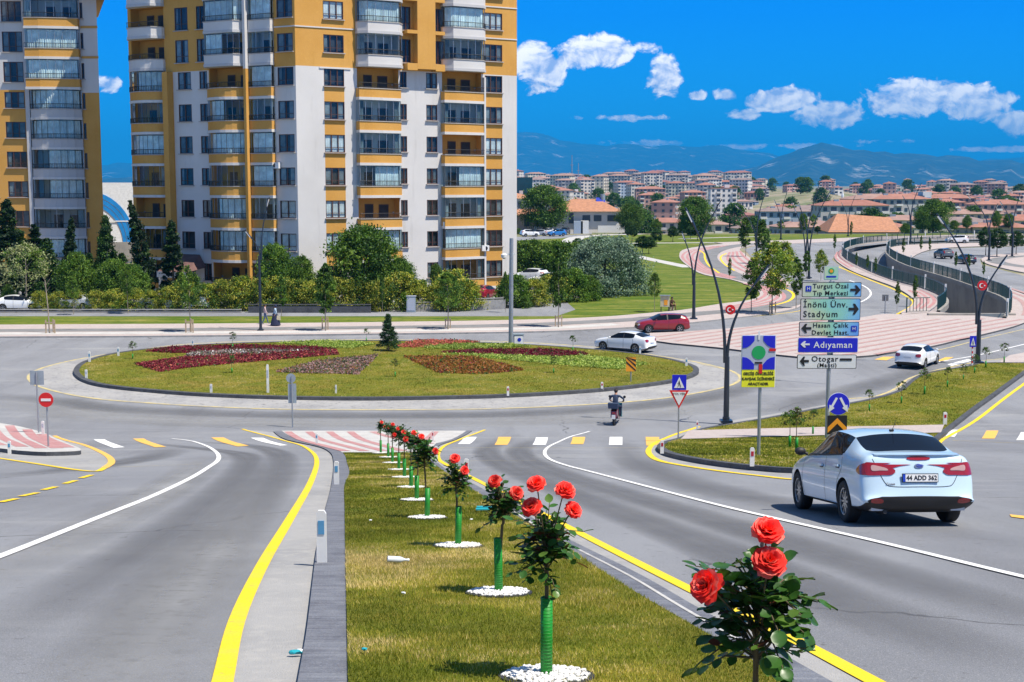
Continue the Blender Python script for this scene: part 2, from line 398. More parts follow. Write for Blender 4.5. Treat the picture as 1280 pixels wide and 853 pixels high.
def quads(name, qs, m, off=.02):
    bm = bmesh.new()
    for q in qs:
        vs = [bm.verts.new((*G(*p).xy, 0)) for p in q]; f = bm.faces.new(vs); f.normal_update()
        if f.normal.z < 0: f.normal_flip()
    cut_profile(bm)
    for v in bm.verts: v.co.z = prof(v.co.y) + off
    me = bpy.data.meshes.new(name); bm.to_mesh(me); bm.free(); me.materials.append(MATS[m])
    o = link(name, me); o['kind'] = 'structure'; return o
def offset_poly(pts, d):
    """closed outline moved inwards by d"""
    n = len(pts); area = sum(pts[i][0] * pts[(i + 1) % n][1] - pts[(i + 1) % n][0] * pts[i][1] for i in range(n))
    s = 1 if area > 0 else -1; out = []
    for i in range(n):
        a, p, b = pts[i - 1], pts[i], pts[(i + 1) % n]
        t = Vector((b[0] - a[0], b[1] - a[1], 0)).normalized()
        out.append(Vector((p[0] - t.y * s * d, p[1] + t.x * s * d, 0)))
    return out
def island(name, outline, m, kerb='kerb_concrete', kw=.28, kh=.14, kname='kerb', top=.0):
    """kerb ring with the fill set inside it"""
    inner = offset_poly(outline, kw)
    n = len(outline); bm = bmesh.new()
    o_ = [bm.verts.new((p[0], p[1], 0)) for p in outline]; i_ = [bm.verts.new((p[0], p[1], 0)) for p in inner]
    for k in range(n):
        f = bm.faces.new((o_[k], o_[(k + 1) % n], i_[(k + 1) % n], i_[k])); f.normal_update()
        if f.normal.z < 0: f.normal_flip()
    cut_profile(bm)
    for v in bm.verts: v.co.z = prof(v.co.y) + kh
    be = [e for e in bm.edges if e.is_boundary]
    r = bmesh.ops.extrude_edge_only(bm, edges=be)
    for g in r['geom']:
        if isinstance(g, bmesh.types.BMVert): g.co.z -= kh + .05
    bmesh.ops.recalc_face_normals(bm, faces=bm.faces)
    me = bpy.data.meshes.new(kname); bm.to_mesh(me); bm.free(); me.materials.append(MATS[kerb]); ko = link(kname, me); ko['kind'] = 'structure'
    return sheet(name, offset_poly(outline, kw * .97), m, off=kh - .02 + top)
def text_mesh(txt, size, m, loc, parent, name='lettering', align='CENTER', depth=.004, sx=1.0, bold=0.0, spacing=1.0, leading=None):
    """flat letters standing in the local XZ plane, facing -Y"""
    cu = bpy.data.curves.new('t', 'FONT'); cu.body = txt; cu.size = size; cu.align_x = align; cu.align_y = 'CENTER'
    cu.extrude = depth / 2; cu.offset = bold; cu.space_character = spacing; cu.resolution_u = 2
    if leading: cu.space_line = leading
    to = bpy.data.objects.new('t', cu); COL.objects.link(to)
    me = bpy.data.meshes.new_from_object(to); bpy.data.objects.remove(to); bpy.data.curves.remove(cu)
    me.transform(Matrix.Translation(loc) @ Matrix.Rotation(math.pi / 2, 4, 'X') @ Matrix.Diagonal((sx, 1, 1, 1)))
    me.materials.clear(); me.materials.append(MATS[m]); me.name = name
    return link(name, me, parent)
# ================================================================ SETTING: ground, roads, islands
def build_ground():
    # one ground sheet to the horizon, following the profile, with a slot where the underpass ramp is cut in
    out = TR_OUT + list(reversed(TR_IN))
    bm = bmesh.new()
    X0, X1, Y0, Y1 = -420, 420, -400, 330
    def loop(pts):
        vs = [bm.verts.new((p[0], p[1], 0)) for p in pts]
        return [bm.edges.new((vs[i], vs[(i + 1) % len(vs)])) for i in range(len(vs))]
    e = loop([(X0, Y0), (X1, Y0), (X1, Y1), (X0, Y1)]) + loop(out)
    bmesh.ops.triangle_fill(bm, use_beauty=True, use_dissolve=False, edges=e)
    cut_profile(bm)
    for a in (-60, -20): bmesh.ops.bisect_plane(bm, geom=bm.verts[:] + bm.edges[:] + bm.faces[:], plane_co=(0, a, 0), plane_no=(0, 1, 0))
    for v in bm.verts: v.co.z = prof(v.co.y)
    for f in bm.faces:
        f.normal_update()
        if f.normal.z < 0: f.normal_flip()
    me = bpy.data.meshes.new('ground'); bm.to_mesh(me); bm.free(); me.materials.append(MATS['ground_earth']); o = link('ground', me); o['kind'] = 'structure'
    # far terrain: valley floor, then the town's hillside
    nx, rows = 81, [330, 360, 390, 420, 520, 640, 800, 950, 1100, 1300, 1500, 1700, 1900, 2100, 2300, 2600, 3000, 3600, 4500, 7000, 12000, 20000, 34000, 60000]
    vs = []; fs = []
    for i, y in enumerate(rows):
        half = 420 if y == 330 else 420 + (y - 330) * 1.1
        for j in range(nx):
            x = -half + 2 * half * j / (nx - 1); vs.append((x, y, town_z(x, y)))
    for i in range(len(rows) - 1):
        for j in range(nx - 1): a = i * nx + j; fs.append((a, a + 1, a + nx + 1, a + nx))
    m = MB(); m.add(vs, fs, 'ground_earth'); o = m.build('terrain', smooth=True, fixn=False); o['kind'] = 'structure'
def town_z(x, y):
    z = prof(y); u = x / max(y, 1)
    if y > 1000:
        g = 1 - .75 * smooth(.13, .24, u); g *= smooth(-.3, -.02, u) * .5 + .5
        z += 9 * g * smooth(1000, 2200, y) * (1 - smooth(2300, 3600, y))
        z += 9 * math.exp(-((u - .222) / .03) ** 2) * smooth(700, 1200, y) * (1 - smooth(1300, 2000, y)) * 1.0
    return z
# underpass ramp: outer (left) and inner (right) lips, matched point to point, far end first
_o = gp([(1330, 297.5), (1270, 298), (1200, 299), (1120, 302), (1080, 306), (1058, 312), (1053, 321), (1077, 336), (1119, 353), (1152, 362), (1177, 373), (1182, 382), (1171, 392)], n=3)
_i = gp([(1330, 304.5), (1270, 304.7), (1200, 305), (1150, 306.5), (1120, 309), (1109, 314), (1112, 322), (1134, 334), (1190, 351), (1227, 364), (1257, 376), (1264, 388), (1258, 400)], n=3)
TR_OUT = [Vector((p.x, p.y, 0)) for p in _o]; TR_IN = [Vector((p.x, p.y, 0)) for p in _i]
build_ground()

# main asphalt of the junction
sheet('road', [(-130, -45), (130, -45), (130, 117.5), (-130, 117.5)], 'asphalt', off=.012)
# roads running away beyond the plazas
sheet('road', gp([(800, 405), (900, 400), (999, 386), (1003, 370), (985, 352), (960, 335), (940, 322), (930, 312), (950, 306), (1000, 304.5), (1040, 303), (1120, 298.5), (1200, 296.8), (1330, 296), (1330, 292.5), (1200, 293.5), (1100, 296),
      (1000, 299), (960, 301), (925, 306)], sm=False)[:14] + gp([(1330, 299.5), (1200, 300.5), (1120, 303.5), (1070, 309), (1046, 317), (1040, 325), (1060, 341), (1089, 351), (1119, 362), (1137, 373), (1141, 378), (1137, 384), (1122, 393), (1060, 402), (950, 415), (840, 424)], sm=False), 'asphalt', off=.02)
sheet('road', gp([(1290, 410), (1282, 404), (1282, 372), (1256, 361), (1216, 349), (1171, 338), (1140, 328), (1138, 322), (1149, 317), (1171, 312), (1209, 310), (1340, 306.5), (1340, 322), (1262, 322), (1246, 320), (1225, 324), (1227, 331), (1290, 348), (1400, 372), (1400, 440)], sm=False), 'asphalt', off=.016)

def area(name, pts, m, off, n=5, thick=0, sm=True, sidemat=None): return sheet(name, gp(pts, closed=True, n=n, sm=sm), m, off, thick, sidemat=sidemat)
# tyre-darkened wheel paths and a dusty band where nobody drives, worn into the asphalt
ramp_mat('asphalt_worn', [(0, (.14, .145, .16), 0, 0, 0), (.8, (.17, .175, .19), .4, .6, 6), (90, (.27, .27, .28), .58, .75, 2)], bump=.4, bscale=120)
ramp_mat('asphalt_dusty', [(0, (.36, .365, .375), 0, 0, 0), (.5, (.29, .295, .305), .42, .62, 6, (.3, 1, 1)), (6, (.24, .24, .24), .5, .7, 5), (90, (.34, .34, .34), .58, .75, 2)], bump=.4, bscale=120)
def soft_ribbon(lines, m, off):
    """stain laid on the road: full in the middle, fading out to its edges"""
    bm = bmesh.new(); fl = bm.verts.layers.float.new('fade')
    for pts, w in lines:
        k = len(pts); prev = None
        for i, p in enumerate(pts):
            a = pts[max(i - 1, 0)]; b = pts[min(i + 1, k - 1)]; t = Vector((b[0] - a[0], b[1] - a[1], 0)).normalized(); n_ = Vector((-t.y, t.x, 0)); row = []
            for u in (-1, -.5, 0, .5, 1):
                v = bm.verts.new((p[0] + n_.x * u * w / 2, p[1] + n_.y * u * w / 2, 0)); v[fl] = (0, .6, 1, .6, 0)[len(row)] * min(1, i / 6, (k - 1 - i) / 6); row.append(v)
            if prev:
                for q in range(4):
                    f = bm.faces.new((prev[q], prev[q + 1], row[q + 1], row[q])); f.normal_update()
                    if f.normal.z < 0: f.normal_flip()
            prev = row
    cut_profile(bm)
    for v in bm.verts: v.co.z = prof(v.co.y) + off
    me = bpy.data.meshes.new('road_wear'); bm.to_mesh(me); bm.free(); me.materials.append(MATS[m]); o = link('road_wear', me); o['kind'] = 'structure'
for mn in ('asphalt_worn', 'asphalt_dusty'):
    m_ = MATS[mn]; N_, L_2 = m_.node_tree.nodes, m_.node_tree.links; at = N_.new('ShaderNodeAttribute'); at.attribute_name = 'fade'; nz = N_.new('ShaderNodeTexNoise'); nz.inputs['Scale'].default_value = 1.1; nz.inputs['Detail'].default_value = 6
    k_ = N_.new('ShaderNodeMath'); k_.operation = 'MULTIPLY'; L_2.new(at.outputs['Fac'], k_.inputs[0]); L_2.new(nz.outputs[0], k_.inputs[1]); k2 = N_.new('ShaderNodeMath'); k2.operation = 'MULTIPLY'; k2.inputs[1].default_value = 1.35; k2.use_clamp = True; L_2.new(k_.outputs[0], k2.inputs[0]); L_2.new(k2.outputs[0], N_['Principled BSDF'].inputs['Alpha'])
soft_ribbon([(gp([(-60, 503), (60, 507), (130, 520), (230, 526), (342, 528), (460, 528), (600, 527), (735, 522), (830, 513), (905, 501), (950, 490)], n=4), 5.0)], 'asphalt_dusty', .0155)
soft_ribbon([(gp([(-60, 493), (60, 500), (130, 510), (244, 516), (342, 519), (460, 520), (600, 519), (735, 513), (830, 505), (890, 496), (935, 484), (960, 470)], n=4), 2.6), (gp([(940, 520), (1000, 505), (1060, 490), (1120, 474), (1200, 450)], n=4), 3.0)], 'asphalt_worn', .0175)
soft_ribbon([(gp([(230, 552), (300, 556), (345, 566), (352, 580), (335, 610), (280, 670), (190, 760), (90, 860)], n=4), 1.1), (gp([(160, 552), (240, 560), (300, 568), (310, 580), (290, 606), (220, 660), (110, 730), (-40, 810)], n=4), 1.1), (gp([(-40, 600), (80, 588), (190, 572), (220, 560)], n=4), 1.6)], 'asphalt_worn', .0165)
soft_ribbon([(gp([(640, 541), (610, 560), (620, 577), (700, 612), (900, 690), (1100, 775), (1300, 850)], n=4), 1.1), (gp([(680, 541), (650, 560), (660, 577), (740, 606), (960, 672), (1180, 740), (1340, 790)], n=4), 1.1), (gp([(770, 545), (800, 580), (880, 610), (1000, 635), (1300, 690)], n=4), 1.6)], 'asphalt_worn', .0165)
soft_ribbon([(gp([(255, 570), (240, 590), (160, 640), (60, 690), (-60, 750)], n=4), 1.3), (gp([(330, 600), (300, 660), (235, 740), (160, 853), (100, 950)], n=4), 1.4)], 'asphalt_dusty', .0195)
# roundabout ---------------------------------------------------------
RB = [(92, 466), (96, 474), (106, 479.5), (122, 484), (150, 488), (180, 491), (244, 496), (342, 500), (460, 501.5), (563, 500), (632, 498), (735, 492), (804, 485), (848, 478), (871, 470),
      (873, 464), (866, 459.5), (831, 450.5), (769, 442), (666, 434), (563, 430), (460, 428.5), (359, 430), (237, 434.5), (146, 444), (105, 455)]
rb = gp(RB, True, 5)
ring = gp([(36, 470.5), (43, 481), (59, 487), (94, 495), (129, 500), (180, 504), (244, 508), (342, 512), (460, 513), (600, 512), (735, 506.5), (820, 499.6), (876, 491), (914, 482), (925.5, 473), (918, 466), (904, 461), (867, 452.5),
           (820, 445), (769, 437), (666, 429), (563, 426), (460, 425), (359, 426), (237, 430.5), (150, 441), (112, 447), (77, 454), (49, 462)], True, 5)
sheet('road_apron', ring, 'apron_cobble', .018)
ribbon('road_marking', [(ring + [ring[0]], .22)], 'paint_worn_yellow', .026)
island('roundabout', rb, 'grass_turf', 'kerb_dark', .35, .2)
# left island
li = gp([(101, 567), (89, 561), (70, 552), (54, 545), (35, 539.5), (14, 535), (-40, 527), (-90, 524), (-90, 556), (-40, 562), (0, 566), (23, 569), (58, 571), (94, 570)], True, 4)
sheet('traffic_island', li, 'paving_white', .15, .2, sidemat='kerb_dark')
ly = [(68, 545.5), (98, 555), (122, 564), (137, 573), (139, 580), (131, 586), (119, 590.5), (100, 589), (47, 581), (0, 574), (-60, 565)]
sheet('road_apron', gp([(-90, 521), (0, 531), (60, 543)] + ly[1:] + [(-90, 561)], sm=False), 'gutter_concrete', .018)
ribbon('road_marking', [(gp(ly[5:], n=4), .16)], 'paint_yellow', .026)
ribbon('road_marking', [(gp(ly[:6], n=5), .20)], 'paint_orange', .027)
red = []
for a, b in (((-60, 529), (-20, 560)), ((-40, 528), (2, 562)), ((-12, 532), (28, 564)), ((12, 536), (52, 566)), ((34, 541), (72, 566)), ((52, 547), (86, 565))):
    red.append((gp([a, b], sm=False), .42))
ribbon('paving', red, 'paving_red', .156)
dash = [((0, 629.5), (21, 625)), ((26, 622), (47, 617.5)), ((54, 614), (70, 610)), ((81, 606), (95, 602)), ((101, 599), (115, 595)), ((-30, 637), (-6, 631))]
ribbon('road_marking', [(gp(list(d), sm=False), .14) for d in dash], 'paint_yellow', .026)
ribbon('road_marking', [(gp([(215, 549), (236, 551.5), (255, 557), (269, 565), (273.5, 572), (271, 578), (261, 585), (240, 598), (190, 622), (120, 650), (0, 698), (-80, 728)], n=5), .135),
                        (gp([(737, 540), (712, 547), (692, 556), (681, 565), (687, 575), (710, 583.5), (735, 590), (803, 608), (906, 635), (1009, 659), (1100, 680), (1280, 724), (1420, 756)], n=5), .12)], 'paint_white', .026)
quads('road_marking', [((117, 550), (131, 550), (156, 560), (142, 561)), ((313, 548), (329, 548), (360, 557.5), (350, 558)), ((572, 556), (580, 547), (596, 547), (587, 556)),
                       ((670, 547.5), (685, 547.5), (682, 557), (665.6, 557)), ((762, 547), (778, 547), (778, 557), (761, 557)), ((1182, 546), (1188, 538), (1199, 538), (1193, 547)), ((1270, 551), (1276, 541), (1291, 541), (1287, 551))], 'paint_white', .024)
quads('road_marking', [((166, 549), (180, 549), (208, 559.5), (194, 560)), ((264, 547.7), (280, 547.7), (311, 558), (297, 559)), ((623, 547), (639, 547), (634, 557), (618, 557)),
                       ((716, 547), (731.6, 547), (729, 556), (713, 556)), ((807, 547), (824, 547), (824, 557), (808, 558)), ((1227, 549), (1233, 539), (1248, 539), (1243, 549)), ((1262, 645), (1290, 648), (1290, 651.5), (1264, 648))], 'paint_orange', .024)
ribbon('road_marking', [(gp([(566, 560.5), (804, 560.5)], sm=False), .09), (gp([(587, 576.6), (670, 576.6)], sm=False), .05), (gp([(146, 585), (253, 581)], sm=False), .05), (gp([(1191, 551), (1285, 555)], sm=False), .12)], 'paint_worn_yellow', .022)
# bright worn swathes at the roundabout entries are dust on the asphalt
# median with the roses ----------------------------------------------
mo_l = [(342, 541), (353, 549), (380, 556), (401, 561), (413, 568), (417, 580), (414, 612), (407, 640), (396, 692), (391, 732), (383, 800), (374, 853), (350, 1000), (320, 1250)]
mo_r = [(1450, 1100), (1140, 922), (1026, 856), (950, 812), (872, 768), (803, 727), (700, 674), (648, 641), (586, 605), (557, 589), (545, 578), (542, 567), (552, 557), (572, 550), (590, 540)]
mi_l = [(350, 541), (362, 547), (387, 554), (412, 560), (429, 569), (434, 582), (437, 595), (431, 610), (431, 640), (432, 700), (434, 800), (435, 853), (437, 1000), (440, 1250)]
mi_r = [(1330, 1100), (1090, 932), (964, 853), (872, 797), (786, 745), (702, 688), (648, 653), (582, 611), (541, 583), (534, 575), (533, 567), (545, 556), (568, 549), (583, 541)]
ml = gp(mo_l, n=4) ; mr = gp(mo_r, n=4)
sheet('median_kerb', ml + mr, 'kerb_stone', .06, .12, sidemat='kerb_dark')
il = gp(mi_l, n=4); ir = gp(mi_r, n=4)
sheet('median_paving', gp([(352, 540.3), (362, 546.8), (387, 553.7), (412, 559.7), (428, 568), (534, 568), (545, 556.5), (568, 549.5), (583, 540.3)], sm=False), 'paving_white', .066)
cut = [p for p in il if p.y <= G(430, 569).y] ; cutr = [p for p in ir if p.y <= G(533, 569).y]
median_outline = cut + cutr
sheet('grass_median', median_outline, 'grass_turf', .075, .05)
# white lip stones along the right kerb
lip = [p for p in gp(mo_r, n=4) if 8 < p.y < 40]
ribbon('kerb_joint', [([p + Vector((-.13, -.02, 0)) for p in lip if 9 < p.y < 22], .035)], 'paving_white', .064)
# gutters
gl = [(303, 537), (342, 547.6), (372, 556), (390, 566), (396, 577), (388, 605), (361, 653), (327, 711), (296, 780), (279, 853), (255, 960), (215, 1150)]
gr = [(606, 538), (580, 548), (560, 556), (549, 565), (549, 576), (558, 582), (589, 598), (640, 624), (710, 661), (865, 741), (992, 803), (1078, 849), (1200, 915), (1500, 1080)]
sheet('road_gutter', gp(gl, n=3) + list(reversed(gp(mo_l, n=3))), 'gutter_concrete', .018)
sheet('road_gutter', gp(gr, n=3) + gp(mo_r, n=3), 'gutter_concrete', .018)
ribbon('road_marking', [(gp(gl, n=5), .135), (gp(gr, n=5), .135)], 'paint_yellow', .026)
# chevron bands on the median nose: red strips in V form round the axis
red = []
for k in range(9):
    y0 = 541.2 + 0
    xa = 372 + k * 23
    a = (xa + (0 if k < 9 else 0), 541.0); b = (xa + 48 - k * 3.0, 566.5)
    if k < 4: red.append((gp([(360 + 26 * k, 541.5), (432 + 24 * k, 566.5)], sm=False), .34))
for k in range(4): red.append((gp([(466 + 26 * k, 541.5), (505 + 9 * k, 552), (min(540, 528 + 5 * k), 563 - 3 * k)], sm=False), .34))
ribbon('paving', red, 'paving_red', .072)
# right island -------------------------------------------------------
ri = gp([(821, 563), (829, 570), (843.5, 574.5), (870, 580), (902, 585), (937, 589), (993.5, 593), (1060, 592), (1120, 582), (1160, 564), (1180, 546), (1210, 522), (1245, 496), (1280, 470), (1330, 434), (1330, 452), (1290, 456), (1229, 456), (1204, 461),
         (1172, 465.6), (1150, 471), (1135, 480.6), (1122, 491), (1094, 500), (1060, 507), (1026, 512.5), (984, 520.7), (937, 529), (909, 533.6), (874, 540), (846, 552), (828, 557)], True, 4)
island('grass_island', ri, 'grass_turf', 'kerb_dark', .26, .15)
sheet('footpath', gp([(860, 542.5), (909, 541), (1030, 538), (1180, 535), (1176, 545), (1026, 548.5), (930, 551), (850, 553.5)], sm=False), 'paving_pink', .158)
yr = [(874, 534), (846, 543), (824, 552), (812, 561), (812, 569), (826, 577.5), (860, 584), (900, 590), (950, 596), (1000, 601), (1070, 602)]
sheet('road_gutter', gp(yr, n=3) + list(reversed(gp([(878, 539), (848, 551), (826, 559), (823, 567), (843.5, 574), (870, 580), (902, 585), (937, 589), (993, 593), (1070, 592)], n=3))), 'gutter_concrete', .019)
ribbon('road_marking', [(gp(yr, n=5), .2), (gp([(1172, 556), (1182, 548), (1229, 519.5), (1280, 480.6), (1330, 446)], n=4), .2)], 'paint_yellow', .027)
yn = [(1060, 499), (1088, 497), (1110, 491), (1124, 483), (1136, 474), (1160, 466), (1200, 457), (1232, 451), (1285, 447)]
ribbon('road_marking', [(gp(yn, n=4), .18), (gp([(872, 455), (900, 461)], sm=False), .1)], 'paint_worn_yellow', .027)
sheet('road_gutter', gp([(909, 527), (984, 515), (1040, 505)], n=3) + gp(yn, n=3) + list(reversed(gp([(909, 534), (984, 521), (1026, 513), (1060, 507), (1094, 500), (1122, 491), (1135, 481), (1150, 472), (1172, 466), (1204, 461), (1229, 456), (1290, 456)], n=3))), 'gutter_concrete', .017)
sheet('footpath', gp([(1248, 456), (1262, 447), (1300, 440), (1330, 452), (1300, 456)], sm=False), 'paving_pink', .16, .1)
quads('road_marking', [((1184, 456), (1210, 449.5), (1216, 451), (1190, 458))], 'paint_white', .024)
ribbon('road_marking', [(gp([(1116, 448), (1178, 437), (1232, 423), (1290, 410)], n=3), .16)], 'paint_worn_yellow', .024)
ribbon('road_marking', [(gp([(1160, 455), (1220, 445), (1259, 436), (1300, 426)], n=3), .15)], 'paint_white', .024)
quads('road_marking', [((1093, 450), (1104, 446.5), (1118, 446.5), (1108, 451)), ((1170, 452), (1182, 447), (1192, 447), (1180, 452.5))], 'paint_orange', .023)
ribbon('road_marking', [(gp([(1040, 386), (1070, 380), (1086, 372), (1088, 365), (1080, 358), (1062, 351)], n=5), .2)], 'paint_white', .027)

# far pavement strip, grass verge, plaza ------------------------------
fp_top = [(-140, 409), (0, 408), (200, 407), (400, 405.5), (560, 403.5), (640, 402), (698, 400.5), (760, 397.5), (802, 394), (851, 389.5), (901, 381.5), (930, 378), (945, 374), (950, 369), (942, 361), (914, 351), (881, 345), (859, 333), (849, 321), (858, 312), (893, 307), (926, 304)]
fp_bot = [(960, 303), (940, 308), (925, 312), (933, 320), (950, 332), (975, 347), (994, 362), (1000, 376), (998, 386), (960, 394), (901, 401), (855, 406), (790, 411), (700, 415.5), (640, 417), (400, 420), (200, 422), (0, 423), (-140, 424)]
sheet('pavement', gp(fp_top, n=4) + gp(fp_bot, n=4), 'paving_pink', .14, .15, sidemat='kerb_concrete')
ribbon('pavement_strip', [(gp([(-140, 420.5), (0, 419.5), (200, 418.5), (400, 417), (640, 413.5), (700, 411.8), (770, 407.5)], n=3), 1.6)], 'paving_white', .146)
lane = [(-140, 416.5), (0, 415.5), (200, 414.5), (400, 412.5), (640, 409), (720, 405.5), (800, 401), (880, 393.5), (960, 387), (992, 378), (996, 370), (985, 361), (962, 356.5), (930, 350), (905, 341), (888, 330), (884, 321), (897, 313), (926, 307.5), (970, 304)]
ribbon('cycle_lane', [(gp(lane, n=4), (2.0, 3.6))], 'cycle_lane', .15)
_sn = [0]
def stripes(paths, w, m='paving_red', off=.152):
    for p in paths:
        _sn[0] += 1; ribbon('paving', [(gp(p, n=4), w)], m, off + .0016 * (_sn[0] % 5))
S = []
for k in range(4):
    t = k / 4
    f = lambda a, b: (a[0] + (b[0] - a[0]) * t, a[1] + (b[1] - a[1]) * t)
    S.append([f((893, 309), (915, 307.5)), f((864, 314), (884, 315)), f((853, 321), (878, 322)), f((861, 331), (881, 331)), f((880, 342), (896, 340)), f((914, 350), (922, 348))])
    S.append([f((905, 386), (905, 392)), f((935, 380.5), (945, 387)), f((952, 374), (982, 380)), f((957, 368), (987, 371)), f((948, 361), (970, 362)), f((930, 356), (942, 357))])
    S.append([f((985, 361), (967, 353)), f((965, 345), (940, 347)), f((945, 333), (915, 338)), f((930, 322), (903, 327)), f((925, 315), (908, 317))])
stripes(S, .42)
ribbon('road_marking', [(gp([(874, 314), (880, 318), (881, 324), (886, 333), (899, 343)], n=4), .28), (gp([(975, 361), (988, 366), (992, 372), (984, 379), (962, 385)], n=4), .32), (gp([(908, 318), (901, 322), (905, 331), (918, 340)], n=4), .28)], 'paint_yellow', .156)
# large pink plaza in front of the underpass
pl = gp([(812, 418.5), (820, 428.5), (900, 437), (998, 448.5), (1040, 450), (1071, 448), (1090, 446.5), (1116, 442.5), (1165, 435), (1200, 426.5), (1229, 420), (1266, 410.5), (1284, 404)], n=3)
pl2 = gp([(1284, 371), (1256, 361), (1216, 349), (1171, 338), (1142, 329)], n=3)
plr = gp([(1140, 323), (1152, 316.5), (1171, 312), (1209, 309.5), (1330, 306.5)], n=2)
inner_lip = [p for p in TR_IN]
top = gp([(1128, 395), (1105, 394.5), (1075, 399), (1000, 403.5), (942, 410), (887, 414.5), (851, 417)], n=3)
o2 = [Vector((p.x, p.y, 0)) for p in gp([(1171, 392), (1128, 395)], sm=False)]
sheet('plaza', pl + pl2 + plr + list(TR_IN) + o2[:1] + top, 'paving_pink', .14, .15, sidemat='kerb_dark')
def inside(P, x, y):
    c = False
    for i in range(len(P)):
        a, b = P[i], P[i - 1]
        if (a.y > y) != (b.y > y) and x < (b.x - a.x) * (y - a.y) / (b.y - a.y) + a.x: c = not c
    return c
plaza_outline = pl + pl2 + plr + list(TR_IN) + o2[:1] + top
dv = Vector((.936, 1, 0)).normalized(); pv = Vector((-dv.y, dv.x, 0)); base = G(820, 428); L_ = []
for k in range(-70, 8):
    o_ = Vector((base.x, base.y, 0)) + pv * k * 1.35; run = []
    for t in range(-60, 260):
        q = o_ + dv * (t * .6)
        if q.y < 119 and inside(plaza_outline, q.x, q.y): run.append(q)
        elif run: break
    if len(run) > 6: L_.append((run[1:-1], .42))
ribbon('paving', L_, 'paving_red_pale', .150)
band_ = [p for p in TR_IN if 119 < p.y < 185]
def side_off(P, d):
    out = []
    for i, p in enumerate(P):
        a, b = P[max(0, i - 1)], P[min(len(P) - 1, i + 1)]; t = (b - a).normalized(); out.append(p + Vector((-t.y, t.x, 0)) * d)
    return out
ribbon('paving', [(side_off(band_, d), .5) for d in (1.3, 2.5, 3.7)], 'paving_red_pale', .154)

# footway on the left lip of the ramp
fo = gp([(1330, 298.6), (1200, 299.8), (1120, 302.6), (1072, 308), (1048, 316), (1043, 324), (1063, 339), (1089, 349.5), (1119, 360.5), (1138, 372), (1143, 378), (1138, 385), (1128, 395), (1171, 392)], n=3)
sheet('footway', [p for p in fo] + list(reversed(TR_OUT)), 'paving_pink', .14, .15, sidemat='kerb_concrete')
S = [[(1150, 364.5), (1163, 371), (1168, 379), (1160, 387)], [(1143, 364.5), (1155, 371), (1160, 379), (1151, 388)], [(1136, 364.5), (1147, 371), (1152, 379), (1144, 388)], [(1047, 316), (1045, 324), (1062, 336)], [(1051, 314), (1049, 322), (1066, 335)]]
stripes(S, .35)
ribbon('road_marking', [(gp([(1046, 333), (1089, 351), (1119, 363), (1139, 375), (1142, 379), (1137, 384.5), (1120, 394)], n=4), .25), (gp([(940, 396.5), (1000, 389), (1008, 380)], n=4), .15)], 'paint_yellow', .028)
# right-hand footway with lamp and trees
sheet('footway', gp([(1227, 327), (1232, 322), (1250, 319), (1340, 315), (1400, 330), (1400, 362), (1290, 344), (1240, 333)], n=4, closed=True), 'paving_pink', .14, .15, sidemat='kerb_concrete')
ribbon('cycle_lane', [(gp([(1400, 348), (1290, 336), (1250, 330), (1246, 326), (1270, 322), (1340, 319)], n=4), 2.5)], 'cycle_lane', .15)
# upper pavement and verges
sheet('pavement', gp([(893, 304), (1000, 300.5), (1100, 296.5), (1200, 294.2), (1340, 293), (1340, 296.3), (1200, 297.3), (1120, 299.3), (1040, 303), (960, 306.5), (926, 309)], sm=False), 'paving_pink', .13, .12)
sheet('lawn', gp([(645, 302), (700, 297), (782, 293.5), (925, 291.5), (1100, 290.6), (1340, 290), (1340, 292.7), (1100, 296), (1000, 300), (893, 303.5), (780, 305), (690, 310)], sm=False), 'grass_lawn', .05)
lawn = gp([(-140, 397), (0, 397), (633, 396.5), (700, 371), (650, 340), (650, 312), (760, 304.5), (893, 306)], sm=False)
fl = gp(fp_top, n=4)
sheet('lawn', lawn[:2] + gp([(0, 393), (500, 392), (640, 380), (630, 340), (640, 308), (760, 303.8), (890, 303.6)], sm=False) + list(reversed(fl[:-8])), 'grass_lawn', .06)
ribbon('footpath', [(gp([(770, 314), (800, 322), (862, 335)], n=3), 2.2), (gp([(640, 307), (690, 306.5), (780, 304.8), (900, 304)], n=3), 2.6), (gp([(700, 318), (712, 309), (716, 300), (728, 296.5), (760, 294.3), (800, 292.8), (925, 291.4), (1060, 290.8)], n=4), 4.0), (gp([(850, 299), (960, 296)], sm=False), 2)], 'paving_white', .075)
sheet('parking_lot', gp([(630, 302), (700, 298.5), (740, 293.5), (740, 290.7), (500, 290.7), (500, 302)], sm=False), 'asphalt', .065)
sheet('parking_lot', [(-60, 121.5), (4, 121.5), (6, 128), (4, 160), (12, 175), (2, 200), (-60, 200)], 'asphalt', .07)
sheet('road', gp([(500, 290.6), (1340, 289.4), (1340, 287.4), (500, 288.4)], sm=False), 'asphalt', .08)

